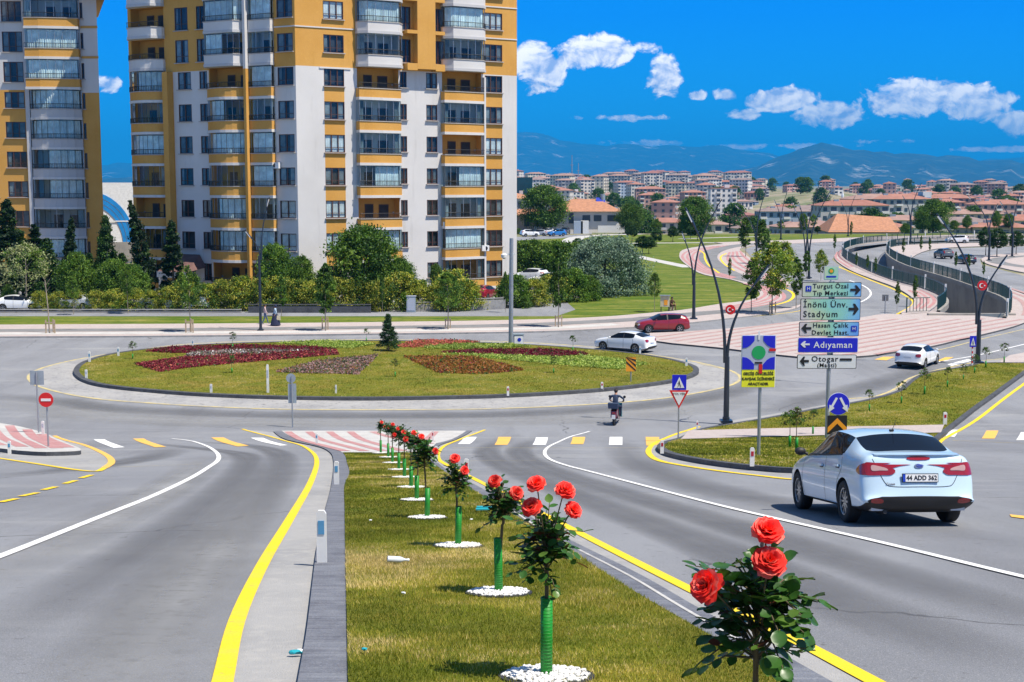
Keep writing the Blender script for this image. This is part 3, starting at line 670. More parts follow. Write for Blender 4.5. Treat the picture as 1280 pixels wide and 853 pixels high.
# ramp: walls and floor ----------------------------------------------
def build_ramp():
    n = len(TR_OUT); m = MB(); fl = MB(); L = 0; ds = [0]
    for i in range(1, n): L += ((TR_OUT[i] + TR_IN[i]) / 2 - (TR_OUT[i - 1] + TR_IN[i - 1]) / 2).length; ds.append(L)
    dep = [-.3 - 6.0 * smooth(0.15, 1.0, d / L) for d in ds]
    for side, P in ((0, TR_OUT), (1, TR_IN)):
        for i in range(n - 1):
            a, b = P[i], P[i + 1]; t = Vector((b - a)).normalized(); nn = Vector((-t.y, t.x, 0)) * (.3 if side == 1 else -.3) * -1
            vs = [(a.x, a.y, dep[i] - .2), (b.x, b.y, dep[i + 1] - .2), (b.x, b.y, .30), (a.x, a.y, .30)]
            a2, b2 = a - nn * -1, b - nn * -1
            m.add(vs + [(a2.x, a2.y, .30), (b2.x, b2.y, .30), (b2.x, b2.y, -.2), (a2.x, a2.y, -.2)], [(0, 1, 2, 3), (3, 2, 5, 4), (4, 5, 6, 7)])
    for i in range(n - 1):
        a, b, c, d = TR_OUT[i], TR_OUT[i + 1], TR_IN[i + 1], TR_IN[i]
        fl.add([(a.x, a.y, dep[i]), (b.x, b.y, dep[i + 1]), (c.x, c.y, dep[i + 1]), (d.x, d.y, dep[i])], [(0, 1, 2, 3)])
    a, b = TR_OUT[-1], TR_IN[-1]
    # portal under the plaza: lintel, then the road goes on underneath
    m.box(((a.x + b.x) / 2, (a.y + b.y) / 2 - .15, -.25), ((b - a).length + .5, .5, 1.1))
    fl.add([(a.x, a.y, dep[-1]), (b.x, b.y, dep[-1]), (b.x + 1, b.y - 12, dep[-1]), (a.x + 1, a.y - 12, dep[-1])], [(0, 1, 2, 3)])
    w = m.build('retaining_wall', 'wall_concrete'); tag(w, 'curving concrete retaining walls lining the sunken underpass ramp', 'retaining wall')
    f = fl.build('underpass_road', 'asphalt'); f['kind'] = 'structure'
ramp_mat('wall_concrete', [(0, (.34, .32, .29), 0, 0, 0), (.3, (.25, .24, .225), .4, .65, 5), (2.5, (.2, .19, .18), .55, .75, 6, (1, 1, .15))], bump=.3, bscale=5)
build_ramp()
# ================================================================ BUILDINGS
ramp_mat('render_ochre', [(0, (.64, .34, .085), 0, 0, 0), (.15, (.58, .29, .06), .4, .65, 4), (1.5, (.56, .29, .06), .55, .8, 6, (1, 1, .12)), (8, (.70, .40, .09), .55, .75, 3)], bump=.15, bscale=20)
ramp_mat('render_white', [(0, (.66, .64, .62), 0, 0, 0), (.15, (.60, .58, .56), .4, .65, 4), (1.2, (.48, .46, .44), .58, .85, 6, (1, 1, .1))], bump=.15, bscale=20)
ramp_mat('render_grey', [(0, (.52, .51, .51), 0, 0, 0), (1.2, (.42, .41, .41), .55, .85, 6, (1, 1, .1))], bump=.15, bscale=20)
mat('window_frame_brown', (.085, .035, .025), .5)
mat('sill_stone', (.42, .38, .35), .7)
mat('interior_dark', (.035, .038, .045), .8, var=.5, scale=.7)
mat('curtain', (.72, .74, .75), .9, var=.3, scale=1.2, objvar=.15)
mat('curtain_dim', (.22, .25, .27), .9, var=.4, scale=1.2, objvar=.4)
mat('railing_dark', (.02, .022, .026), .4)
mat('roof_tile', (.42, .15, .075), .8, var=.3, scale=2, objvar=.15)
mat('roof_brown', (.16, .085, .075), .8, var=.2, scale=2)
mat('aluminium', (.45, .46, .48), .35, .7)
mat('plastic_white', (.75, .75, .74), .4)
def glass_mat(name, tint, refl=.25):
    m = bpy.data.materials.new(name); m.use_nodes = True; MATS[name] = m; N = m.node_tree.nodes; L = m.node_tree.links; N.clear()
    o = N.new('ShaderNodeOutputMaterial'); mx = N.new('ShaderNodeMixShader'); t = N.new('ShaderNodeBsdfTransparent'); g = N.new('ShaderNodeBsdfGlossy')
    t.inputs[0].default_value = (*tint, 1); g.inputs['Roughness'].default_value = .04; g.inputs[0].default_value = (.9, .95, 1, 1)
    lw = N.new('ShaderNodeLayerWeight'); lw.inputs[0].default_value = refl; ad = N.new('ShaderNodeMath'); ad.operation = 'MULTIPLY_ADD'; ad.inputs[1].default_value = .75; ad.inputs[2].default_value = refl * .5
    g.inputs[0].default_value = (.7, .72, .75, 1)
    L.new(lw.outputs['Fresnel'], ad.inputs[0]); L.new(ad.outputs[0], mx.inputs[0]); L.new(t.outputs[0], mx.inputs[1]); L.new(g.outputs[0], mx.inputs[2]); L.new(mx.outputs[0], o.inputs[0])
    return m
glass_mat('window_glass', (.78, .86, .88), .10)
glass_mat('balcony_glass', (.80, .93, .95), .09)
FH = 3.26
class Face:
    """a vertical face: s runs along it from P0, d outwards"""
    def __init__(s, P0, P1):
        s.P0 = Vector((P0[0], P0[1], 0)); s.t = Vector((P1[0] - P0[0], P1[1] - P0[1], 0)); s.len = s.t.length; s.t.normalize()
        s.n = Vector((s.t.y, -s.t.x, 0))            # faces the camera when s runs left to right
        s.rot = math.atan2(s.t.y, s.t.x)
    def s_of(s, px):
        d = ray(px, 300); a = d.x / d.y            # (P0.x + t.x s) = a (P0.y + t.y s)
        return (a * s.P0.y - s.P0.x) / (s.t.x - a * s.t.y)
    def p(s, u, d, z): v = s.P0 + s.t * u + s.n * d; return (v.x, v.y, z)
def wall_face(m, F_, s0, s1, z0, z1, holes, matfn, sb=(), zb=(), deep=.22, reveal='render_white'):
    S = sorted(set([s0, s1] + [h[i] for h in holes for i in (0, 1)] + [b for b in sb if s0 < b < s1]))
    Z = sorted(set([z0, z1] + [h[i] for h in holes for i in (2, 3)] + [b for b in zb if z0 < b < z1]))
    for i in range(len(S) - 1):
        for j in range(len(Z) - 1):
            a, b, c, d = S[i], S[i + 1], Z[j], Z[j + 1]
            if b - a < 1e-5 or d - c < 1e-5: continue
            ms, mz = (a + b) / 2, (c + d) / 2
            if any(h[0] < ms < h[1] and h[2] < mz < h[3] for h in holes): continue
            m.add([F_.p(a, 0, c), F_.p(b, 0, c), F_.p(b, 0, d), F_.p(a, 0, d)], [(0, 1, 2, 3)], matfn(ms, mz))
    for h in holes:
        a, b, c, d = h[:4]; dp = h[4] if len(h) > 4 else deep; rm = h[5] if len(h) > 5 else reveal
        q = [(a, c), (b, c), (b, d), (a, d)]
        for k in range(4):
            (u0, w0), (u1, w1) = q[k], q[(k + 1) % 4]
            m.add([F_.p(u0, 0, w0), F_.p(u1, 0, w1), F_.p(u1, -dp, w1), F_.p(u0, -dp, w0)], [(0, 1, 2, 3)], rm)
        m.add([F_.p(a, -dp, c), F_.p(b, -dp, c), F_.p(b, -dp, d), F_.p(a, -dp, d)], [(0, 1, 2, 3)], 'interior_dark' if len(h) < 6 else rm)
WCACHE = {}
def window_proto(w, h, panes, curtain):
    key = (round(w, 2), round(h, 2), panes, curtain)
    if key in WCACHE: return WCACHE[key]
    m = MB(); fw = .07
    for x, ww in ((-w / 2 + fw / 2, fw), (w / 2 - fw / 2, fw)): m.box((x, -.06, h / 2), (ww, .08, h), 'window_frame_brown')
    for z in (fw / 2, h - fw / 2): m.box((0, -.06, z), (w - 2 * fw, .08, fw), 'window_frame_brown')
    for i in range(1, panes): m.box((-w / 2 + w * i / panes, -.06, h / 2), (.09, .085, h - 2 * fw), 'window_frame_brown')
    m.box((0, -.065, h * .28), (w - 2 * fw, .06, .05), 'window_frame_brown')
    m.box((0, .09, -.05), (w + .2, .22, .08), 'sill_stone')
    fr = m.mesh('window')
    g = MB(); g.add([(-w / 2 + fw, -.07, fw), (w / 2 - fw, -.07, fw), (w / 2 - fw, -.07, h - fw), (-w / 2 + fw, -.07, h - fw)], [(0, 1, 2, 3)], 'window_glass')
    cm = 'curtain' if curtain == 2 else 'curtain_dim'
    rr = random.Random(hash(key) & 255); n = 14
    spans = [(-.95, .95)] if curtain == 2 else ([(-.95, -.3), (.35, .95)] if curtain == 1 else [(-.95, -.62)])
    for a, b in spans:
        vs = []
        for i in range(n + 1):
            x = (a + (b - a) * i / n) * (w / 2 - fw); y = -.14 - .02 * (i % 2); vs += [(x, y, .08), (x, y, h - .06)]
        g.add(vs, [(2 * i, 2 * i + 2, 2 * i + 3, 2 * i + 1) for i in range(n)], cm)
    gl = g.mesh('pane'); WCACHE[key] = (fr, gl); return WCACHE[key]
def put_window(root, F_, s, z, w, h, panes, curtain, name='window'):
    fr, gl = window_proto(w, h, panes, curtain)
    o = link(name, fr, root); o.location = F_.p(s, 0, z); o.rotation_euler = (0, 0, F_.rot + 0)
    o.rotation_euler = (0, 0, math.atan2(F_.t.y, F_.t.x)); o.scale = (1, -1, 1)
    p = link('pane', gl, o); return o
def plan(w, dep, kind):
    if kind == 'oct': return [(-w / 2, 0), (-w / 2, dep * .35), (-w / 2 + .75, dep), (w / 2 - .75, dep), (w / 2, dep * .35), (w / 2, 0)]
    if kind == 'arc':
        return [(-w / 2, 0), (-w / 2, .3)] + [(-w / 2 + w * t, .3 + (dep - .3) * math.sin(math.pi * t) ** .8) for t in [i / 8 for i in range(1, 8)]] + [(w / 2, .3), (w / 2, 0)]
    if kind == 'skew': return [(-w / 2, 0), (-w / 2, dep), (-w * .22, dep), (w / 2, dep * .45), (w / 2, 0)]
    return [(-w / 2, 0), (-w / 2, dep), (w / 2, dep), (w / 2, 0)]
BC = {}
def balcony_proto(w, dep, kind, paint, style, rail=True):
    """slab and parapet / railing / glazing with curtains behind; local x along the face, +y outwards, z=0 the floor"""
    key = (round(w, 2), dep, kind, paint, style)
    if key in BC: return BC[key]
    P = plan(w, dep, kind); n = len(P)
    def inset(d): return [(x * (1 - d / (w / 2)), max(0, y - d)) for x, y in P]
    m = MB()
    def band(m, P, z0, z1, mt, th=.12):
        I = [(x * (1 - th / (w / 2)), max(0, y - th)) for x, y in P]
        for i in range(len(P) - 1):
            a, b, c, d = P[i], P[i + 1], I[i + 1], I[i]
            m.add([(*a, z0), (*b, z0), (*b, z1), (*a, z1), (*d, z0), (*c, z0), (*c, z1), (*d, z1)], [(0, 1, 2, 3), (7, 6, 5, 4), (3, 2, 6, 7), (0, 4, 5, 1)], mt)
    band(m, P, -.05, .80, paint)
    P2 = [(x * 1.015, y + .06 if y > 0 else 0) for x, y in P]
    band(m, P2, .80, .88, 'sill_stone', .25)
    band(m, P2, -.32, -.05, 'render_white' if paint != 'render_white' else 'render_grey', .3)
    m.add([(x, y, 0) for x, y in P], [tuple(range(n))], 'render_grey'); m.add([(x, y, -.30) for x, y in P], [tuple(range(n))], 'render_white')
    body = m.mesh('balcony')
    r = MB()
    for i in range(1, n - 2) if kind != 'flat' else range(n - 1):
        a, b = Vector((*P2[i], 1.38)), Vector((*P2[i + 1], 1.38)); r.tube([a, b], .03, 'railing_dark', 4)
        r.tube([a - Vector((0, 0, .42)), b - Vector((0, 0, .42))], .02, 'railing_dark', 4)
        k = max(1, int((b - a).length / .16))
        for j in range(k):
            q = a.lerp(b, j / k); r.box((q.x, q.y, 1.13), (.022, .022, .5), 'railing_dark')
    rail_me = r.mesh('railing')
    g = MB()
    Q = [(x * .985, max(0, y - .1)) for x, y in P]; top = 2.94
    if style != 'open':
        for i in range(n - 1):
            a, b = Vector((*Q[i], 0)), Vector((*Q[i + 1], 0)); L = (b - a).length
            if L < .1: continue
            g.add([(a.x, a.y, .88), (b.x, b.y, .88), (b.x, b.y, top), (a.x, a.y, top)], [(0, 1, 2, 3)], 'balcony_glass')
            k = max(1, round(L / .8))
            for j in range(k + 1):
                q = a.lerp(b, j / k); g.box((q.x, q.y, (.88 + top) / 2), (.04, .05, top - .88), 'aluminium')
        rr = random.Random(hash(key) & 1023)
        spans = {'full': [(-.95, .95)], 'left': [(-.95, .1)], 'right': [(-.25, .95)], 'none': [(-.95, -.8), (.78, .95)]}[style]
        for a, b in spans:
            k = int((b - a) * w * 4) + 2; vs = []
            drop = rr.uniform(0, .5)
            for i in range(k + 1):
                x = (a + (b - a) * i / k) * w / 2 * .95
                y = max(.02, np.interp(x, [q[0] for q in Q if True], [q[1] for q in Q]) - .22) - .05 * (i % 2)
                vs += [(x, y, .9), (x, y, top - .1)]
            g.add(vs, [(2 * i, 2 * i + 2, 2 * i + 3, 2 * i + 1) for i in range(k)], 'curtain' if style in ('full', 'right', 'left') else 'curtain_dim')
    else:
        for x in (-w * .42, w * .42): g.box((x, -.9, 1.4), (.12, .12, .2), 'aluminium')
    # back wall door (dark) of the loggia
    g.box((-w * .12, -1.14, 1.15), (.95, .06, 2.3), 'window_frame_brown'); g.box((w * .22, -1.14, 1.5), (1.1, .06, 1.5), 'window_frame_brown')
    g.box((-w * .12, -1.10, 1.2), (.75, .03, 2.0), 'interior_dark'); g.box((w * .22, -1.10, 1.5), (.9, .03, 1.3), 'interior_dark')
    gl = g.mesh('glazing'); BC[key] = (body, rail_me, gl); return BC[key]
def put_balcony(root, F_, s, z, w, dep, kind, paint, style):
    b, r, g = balcony_proto(w, dep, kind, paint, style)
    o = link('balcony', b, root); o.location = F_.p(s, 0, z); o.rotation_euler = (0, 0, F_.rot); o.scale = (1, -1, 1)
    link('railing', r, o); link('glazing', g, o); return o

def tower_right():
    root = empty('apartment_block', AT(372, 400, 137) * 1, 0, 'tall ochre and white apartment block with bowed balconies, cropped by the top of the picture', 'building')
    org = root.location.copy(); org.z = 0; root.location = org
    C0 = Vector((AT(372, 231, 135).x, 135)); 
    C1y = 148; C1 = Vector((AT(646, 231, C1y).x, C1y)); Lw = Vector((AT(166, 231, 145.5).x, 145.5))
    A = Face(C0, C1); Bf = Face(Lw, C0)
    fz = lambda k: 1.0 + FH * (k - 1)
    K = range(1, 13); top = fz(13) + .2
    pal = rng.random
    wins = []; bals = []
    # -------- main face: columns (from, to) in photograph pixels
    h1, h2 = [], []
    rr = random.Random(3)
    sW1 = (A.s_of(408), A.s_of(433)); sD = (A.s_of(447), A.s_of(501)); sn1 = (A.s_of(500.5), A.s_of(510)); sn2 = (A.s_of(534), A.s_of(547.5)); sE = (A.s_of(552), A.s_of(603)); sW2 = (A.s_of(606.5), A.s_of(628))
    st = ['full', 'none', 'open', 'right', 'none', 'right', 'left']
    stD = {7: 'open', 6: 'none', 5: 'none', 4: 'right', 3: 'open', 2: 'right', 1: 'none', 8: 'none', 9: 'full', 10: 'right', 11: 'none', 12: 'open'}
    stE = {7: 'open', 6: 'none', 5: 'open', 4: 'right', 3: 'none', 2: 'full', 1: 'none', 8: 'none', 9: 'full', 10: 'none', 11: 'right', 12: 'open'}
    for k in K:
        z = fz(k)
        for (a, b), n_ in ((sW1, 3), (sW2, 3)):
            h1.append((a, b, z + .95, z + 2.7)); wins.append((A, (a + b) / 2, z + .95, b - a, 1.75, n_, rr.choice([0, 1, 1, 2])))
        for a, b in (sn1, sn2):
            if k >= 8: a2, b2 = (a + .3, b + .5) if a == sn1[0] else (a + .65, b + .9); lo, hi = z + .35, z + 2.7
            else: a2, b2 = (a + .1, b) if a == sn1[0] else (a, b); lo, hi = z + 1.1, z + 2.7
            h1.append((a2, b2, lo, hi)); wins.append((A, (a2 + b2) / 2, lo, b2 - a2, hi - lo, 2, rr.choice([0, 1, 1])))
        for (a, b), stl in ((sD, stD), (sE, stE)):
            h1.append((a + .15, b - .1, z, z + 2.95, 1.2, 'render_ochre' if stl[k] == 'open' or k < 3 else 'render_grey'))
            if k >= 8: bals.append((A, (a + b) / 2 + .1, z, b - a + .1, 1.35, 'oct', 'render_white', stl[k]))
            else: bals.append((A, (a + b) / 2, z, b - a, .85, 'skew', 'render_ochre', stl[k]))
    def m1(s, z):
        if z > fz(8) - .45: return 'render_ochre'
        if z > fz(8) - .7: return 'render_white'
        for a, b in (sW1, sW2):
            if a < s < b and z > .95: return 'render_ochre'
        return 'render_white'
    m = MB()
    zb = [fz(8) - .45, fz(8) - .7] + [.95]
    wall_face(m, A, 0, A.len, -.5, top, h1, m1, zb=zb, sb=[*sW1, *sW2])
    # -------- left face
    sl2 = (Bf.s_of(351), Bf.s_of(370.5)); sC = (Bf.s_of(320), Bf.s_of(347)); sB = (Bf.s_of(266), Bf.s_of(316)); w1 = (Bf.s_of(254.5), Bf.s_of(264)); w2 = (Bf.s_of(228), Bf.s_of(244)); sA = (Bf.s_of(171), Bf.s_of(213))
    stB = {12: 'open', 11: 'full', 10: 'full', 9: 'full', 8: 'left', 7: 'open', 6: 'left', 5: 'full', 4: 'none', 3: 'right', 2: 'right', 1: 'open'}
    stC = {12: 'full', 11: 'none', 10: 'none', 9: 'full', 8: 'none', 7: 'full', 6: 'none', 5: 'full', 4: 'full', 3: 'none', 2: 'full', 1: 'none'}
    stA = {12: 'none', 11: 'full', 10: 'full', 9: 'open', 8: 'open', 7: 'right', 6: 'none', 5: 'full', 4: 'none', 3: 'open', 2: 'none', 1: 'none'}
    for k in K:
        z = fz(k)
        h2.append((*sl2, z + .95, z + 2.7)); wins.append((Bf, sum(sl2) / 2, z + .95, sl2[1] - sl2[0], 1.75, 2, rr.choice([0, 1, 1, 2])))
        for a, b in (w1, w2):
            if k >= 8: a, b = a - .25, b - .25
            h2.append((a, b, z + (.4 if k >= 8 else .95), z + 2.7)); wins.append((Bf, (a + b) / 2, z + (.4 if k >= 8 else .95), b - a, 2.3 if k >= 8 else 1.75, 2, rr.choice([0, 0, 1])))
        h2.append((sC[0] + .1, sC[1] - .1, z, z + 2.95, 1.2, 'render_grey')); bals.append((Bf, sum(sC) / 2, z, sC[1] - sC[0], .55, 'flat', 'render_white' if k >= 8 else 'render_ochre', stC[k]))
        h2.append((sB[0] + .1, sB[1] - .1, z, z + 2.95, 1.2, 'render_ochre')); bals.append((Bf, sum(sB) / 2, z, sB[1] - sB[0], 1.5, 'oct' if k >= 8 else 'arc', 'render_white' if k >= 8 else 'render_ochre', stB[k]))
        h2.append((sA[0] + .1, sA[1] - .1, z, z + 2.95, 1.2, 'render_ochre')); bals.append((Bf, sum(sA) / 2, z, sA[1] - sA[0], 1.2, 'oct' if k >= 9 else 'arc', 'render_white' if k >= 8 else 'render_ochre', stA[k]))
    sYw = (Bf.s_of(213), Bf.s_of(222))
    def m2(s, z):
        if z > fz(8) - .5:
            return 'render_white' if sB[1] - .2 < s < sC[0] + .1 else 'render_ochre'
        if s > sC[1]: return 'render_white'
        if s > sB[0]: return 'render_ochre'
        if s > sYw[1]: return 'render_white'
        return 'render_ochre'
    wall_face(m, Bf, 0, Bf.len, -.5, top, h2, m2, zb=[fz(8) - .5], sb=[sC[1], sC[0], sB[0], sB[1] - .2, sC[0] + .1, *sYw])
    # sides and back
    bk = Vector((-.45, 1, 0)).normalized() * 17
    p = [Vector((*Lw, 0)), Vector((*C0, 0)), Vector((*C1, 0)), Vector((*C1, 0)) + bk, Vector((*Lw, 0)) + Vector((0, 17, 0))]
    for i in (2, 3, 4):
        a, b = p[i], p[(i + 1) % 5]; 
        for z0, z1, mt in ((-.5, fz(8) - .45, 'render_white'), (fz(8) - .45, top, 'render_ochre')):
            m.add([(a.x, a.y, z0), (b.x, b.y, z0), (b.x, b.y, z1), (a.x, a.y, z1)], [(0, 1, 2, 3)], mt)
    m.add([(q.x, q.y, top) for q in p], [(0, 1, 2, 3, 4)], 'render_grey')
    # upper overhang between the two balcony columns, string courses, pilasters
    def fbox(F_, s0, s1, d, z0, z1, mt):
        q = [F_.p(s0, 0.003, z0), F_.p(s1, .003, z0), F_.p(s1, d, z0), F_.p(s0, d, z0)]; q += [(x, y, z1) for x, y, _ in q]
        m.add(q, [(0, 1, 2, 3), (4, 7, 6, 5), (0, 4, 5, 1), (1, 5, 6, 2), (2, 6, 7, 3), (3, 7, 4, 0)], mt)
    fbox(A, A.s_of(518.5), A.s_of(540.5), 1.0, fz(8) - .3, top, 'render_ochre')
    fbox(A, A.s_of(506), A.s_of(518.4), 1.0, fz(8) - .45, fz(8) + .25, 'render_ochre'); fbox(A, A.s_of(540.6), A.s_of(552), 1.0, fz(8) - .45, fz(8) + .25, 'render_ochre')
    for k in (9, 10, 11, 12):
        fbox(A, -.02, sD[0] - .1, .07, fz(k) + .02, fz(k) + .14, 'render_white'); fbox(A, sE[1] + .2, A.len, .07, fz(k) + .02, fz(k) + .14, 'render_white')
        fbox(Bf, sl2[0] - .3, Bf.len, .07, fz(k) + .02, fz(k) + .14, 'render_white')
        fbox(A, A.s_of(506), A.s_of(518.4), 1.0, fz(k) - .05, fz(k) + .3, 'render_ochre'); fbox(A, A.s_of(540.6), A.s_of(552), 1.0, fz(k) - .05, fz(k) + .3, 'render_ochre')
    fbox(A, A.s_of(400) + .2, A.s_of(441), .08, fz(8) - .62, fz(8) - .46, 'render_white')
    fbox(Bf, sYw[0] + .2, sYw[1] - .1, .8, -.5, fz(8) - .5, 'render_ochre')
    fbox(Bf, sB[1] + .05, sC[0] - .05, 1.0, -.5, fz(8) - .6, 'render_ochre'); fbox(Bf, sB[1] + .05, sC[0] - .05, 1.0, fz(8) - .6, top, 'render_white')
    fbox(A, sE[1] + .02, sW2[0] - .12, .45, -.5, fz(8) - .8, 'render_white')
    w_ = m.build('wall', fixn=False, parent=root)
    # entrance canopy
    c = MB(); F_ = Bf; s0, s1 = Bf.s_of(222), Bf.s_of(258)
    q = [F_.p(s0, .1, 3.3), F_.p(s1, .1, 3.3), F_.p(s1, 3.2, 2.9), F_.p(s0, 3.2, 2.9)]; r_ = [F_.p(s0 + .6, .1, 4.6), F_.p(s1 - .9, .1, 4.6)]
    c.add(q + r_, [(0, 1, 2, 3), (3, 2, 5, 4), (0, 3, 4), (1, 5, 2)], 'roof_brown')
    f2 = [F_.p(s0, 3.22, 2.35), F_.p(s1, 3.22, 2.35), F_.p(s1, 3.22, 2.95), F_.p(s0, 3.22, 2.95)]; c.add(f2, [(0, 1, 2, 3)], 'plastic_white')
    for s_ in (s0 + .3, s1 - .3): c.tube([F_.p(s_, 3.0, -.5), F_.p(s_, 3.0, 2.5)], .22, 'render_white', 8)
    c.build('entrance_canopy', fixn=False, parent=root)
    # roof
    r = MB(); cx = sum(q.x for q in p) / 5; cy = sum(q.y for q in p) / 5
    e = [Vector((q.x + (q.x - cx) * .07, q.y + (q.y - cy) * .07, top - .2)) for q in p]
    r.add([*e, (cx - 5, cy, top + 5), (cx + 6, cy, top + 5)], [(0, 1, 5), (1, 2, 6, 5), (2, 3, 6), (3, 4, 5, 6), (4, 0, 5)], 'roof_tile'); r.add([*e], [(4, 3, 2, 1, 0)], 'render_ochre')
    r.build('roof', fixn=False, parent=root)
    for w in wins: put_window(root, *w)
    for b in bals: put_balcony(root, *b)
    for F_, px, z in ((Bf, 349, fz(5) - .35), (A, 603, fz(2) + .8), (A, 556, fz(3) + .1)):
        a = MB(); s_ = F_.s_of(px); c_ = Vector(F_.p(s_, .55 if F_ is A else .25, z)); a.box(c_, (.85, .35, .6), 'plastic_white', rz=F_.rot); a.lathe([(.2, 0), (.22, .03), (.0, .03)], c_ + F_.n * .18, 'railing_dark', 10, 'Y')
        a.build('air_conditioner', parent=root)
    # parts are placed in world coordinates: rebase onto the root
    for o in COL.objects:
        if o.parent is root: o.location = Vector(o.location) - root.location
    return root
tower_right()

def tower_left():
    Y = 152; XR = AT(128, 231, Y).x
    root = empty('apartment_block', (XR - 12, Y, 0), 0, 'apartment block with projecting eaves and curved grey balconies at the left edge', 'building')
    A = Face((XR - 30, Y), (XR, Y)); fz = lambda k: -.36 + FH * k; K = range(0, 10); top = fz(10)
    m = MB(); H = []; wins = []; bals = []; rr = random.Random(9)
    sW = (A.s_of(13), A.s_of(38)); sV = (A.s_of(-14), A.s_of(2)); sU = (A.s_of(-75), A.s_of(-50)); sB = (A.s_of(46), A.s_of(109)); sN = (A.s_of(109.6), A.s_of(113)); sP = (A.s_of(40), A.s_of(45))
    stl = {9: 'none', 8: 'full', 7: 'full', 6: 'full', 5: 'full', 4: 'right', 3: 'right', 2: 'none', 1: 'full', 0: 'none'}
    for k in K:
        z = fz(k)
        for s, n_ in ((sW, 3), (sV, 2), (sU, 3)):
            lo = z + (.55 if k >= 7 else 1.0); H.append((*s, lo, z + 2.75)); wins.append((A, sum(s) / 2, lo, s[1] - s[0], z + 2.75 - lo, n_, rr.choice([0, 1, 1])))
        H.append((*sN, z + .9, z + 2.6)); wins.append((A, sum(sN) / 2, z + .9, sN[1] - sN[0], 1.7, 1, 0))
        H.append((sB[0] + .1, sB[1] - .1, z, z + 2.95, 1.2, 'render_grey')); bals.append((A, sum(sB) / 2, z, sB[1] - sB[0], 1.5, 'skew' if k >= 7 else 'arc', 'render_ochre' if k >= 7 else 'render_grey', stl[k]))
    def mf(s, z):
        if s > sB[1]: return 'render_white' if z > fz(7) - .6 else 'render_ochre'
        if s > sP[0]: return 'render_grey'
        return 'render_white' if z > fz(7) - .3 else 'render_ochre'
    wall_face(m, A, 0, A.len, -.5, top, H, mf, sb=[sP[0], sB[1]], zb=[fz(7) - .6, fz(7) - .3])
    def fbox(s0, s1, d, z0, z1, mt):
        q = [A.p(s0, 0.003, z0), A.p(s1, .003, z0), A.p(s1, d, z0), A.p(s0, d, z0)]; q += [(x, y, z1) for x, y, _ in q]
        m.add(q, [(0, 1, 2, 3), (4, 7, 6, 5), (0, 4, 5, 1), (1, 5, 6, 2), (2, 6, 7, 3), (3, 7, 4, 0)], mt)
    fbox(sP[0], sP[1], .35, -.5, top, 'render_grey')
    for k in (8, 9): fbox(sB[1] + .1, A.len + .05, .08, fz(k) - .15, fz(k) + .1, 'render_ochre')
    x0, x1 = XR - 30, XR
    for a, b in (((x1, Y), (x1 - 8, Y + 17)), ((x1 - 8, Y + 17), (x0, Y + 17)), ((x0, Y + 17), (x0, Y))):
        for z0, z1, mt in ((-.5, fz(7) - .6, 'render_ochre'), (fz(7) - .6, top, 'render_white')): m.add([(*a, z0), (*b, z0), (*b, z1), (*a, z1)], [(0, 1, 2, 3)], mt)
    m.build('wall', fixn=False, parent=root)
    r = MB(); e = 1.6
    q = [(x0 - e, Y - e, top + .1), (x1 + e, Y - e, top + .1), (x1 - 7 + e, Y + 17 + e, top + .1), (x0 - e, Y + 17 + e, top + .1), (x0 + 9, Y + 8, top + 4.5), (x1 - 9, Y + 8, top + 4.5)]
    r.add(q, [(0, 1, 5, 4), (1, 2, 5), (2, 3, 4, 5), (3, 0, 4)], 'roof_tile'); r.add([(a, b, c - .12) for a, b, c in q[:4]], [(3, 2, 1, 0)], 'render_ochre')
    for i in range(4):
        a, b = q[i], q[(i + 1) % 4]; r.add([(a[0], a[1], a[2] - .12), (b[0], b[1], b[2] - .12), b, a], [(0, 1, 2, 3)], 'window_frame_brown')
    r.build('roof', fixn=False, parent=root)
    for w in wins: put_window(root, *w)
    for b in bals: put_balcony(root, *b)
    for o in COL.objects:
        if o.parent is root: o.location = Vector(o.location) - root.location
tower_left()

def arch_hall():
    Y = 205; a = AT(112, 305, Y); k = Y / F
    root = empty('sports_hall', (a.x, Y, 0), R(16), 'white hall with an arched blue glazed band seen between the two apartment blocks', 'building')
    m = MB(); m.box((-2, 10, (AT(0, 228.5, Y).z) / 2), (26, 20, AT(0, 228.5, Y).z), 'plastic_white'); m.build('wall', parent=root)
    mat('arch_glass_blue', (.02, .24, .60), .3, var=.15, scale=.4)
    for r0, r1 in ((.72, .79), (.805, .885), (.90, .985)):
        b = MB(); n = 24; vs = []
        for i in range(n + 1):
            t = math.pi * i / n
            for r_ in (r0, r1):
                x = 56 * r_ * math.cos(t) * k; z = a.z + 66 * r_ * math.sin(t) * k
                vs += [(x, -.10, z), (x, -.02, z)]
        b.add(vs, [(4 * i, 4 * i + 4, 4 * i + 6, 4 * i + 2) for i in range(n)] + [(4 * i + 2, 4 * i + 6, 4 * i + 7, 4 * i + 3) for i in range(n)], 'arch_glass_blue')
        b.build('window', parent=root)
    b = MB(); b.box((0, -.13, AT(0, 277, Y).z), (56 * 2 * k * .93, .05, .18), 'plastic_white'); b.box((0, -.2, AT(0, 304, Y).z - 1.2), (30, .35, 2.6), 'wall_concrete'); b.build('trim', parent=root)
arch_hall()
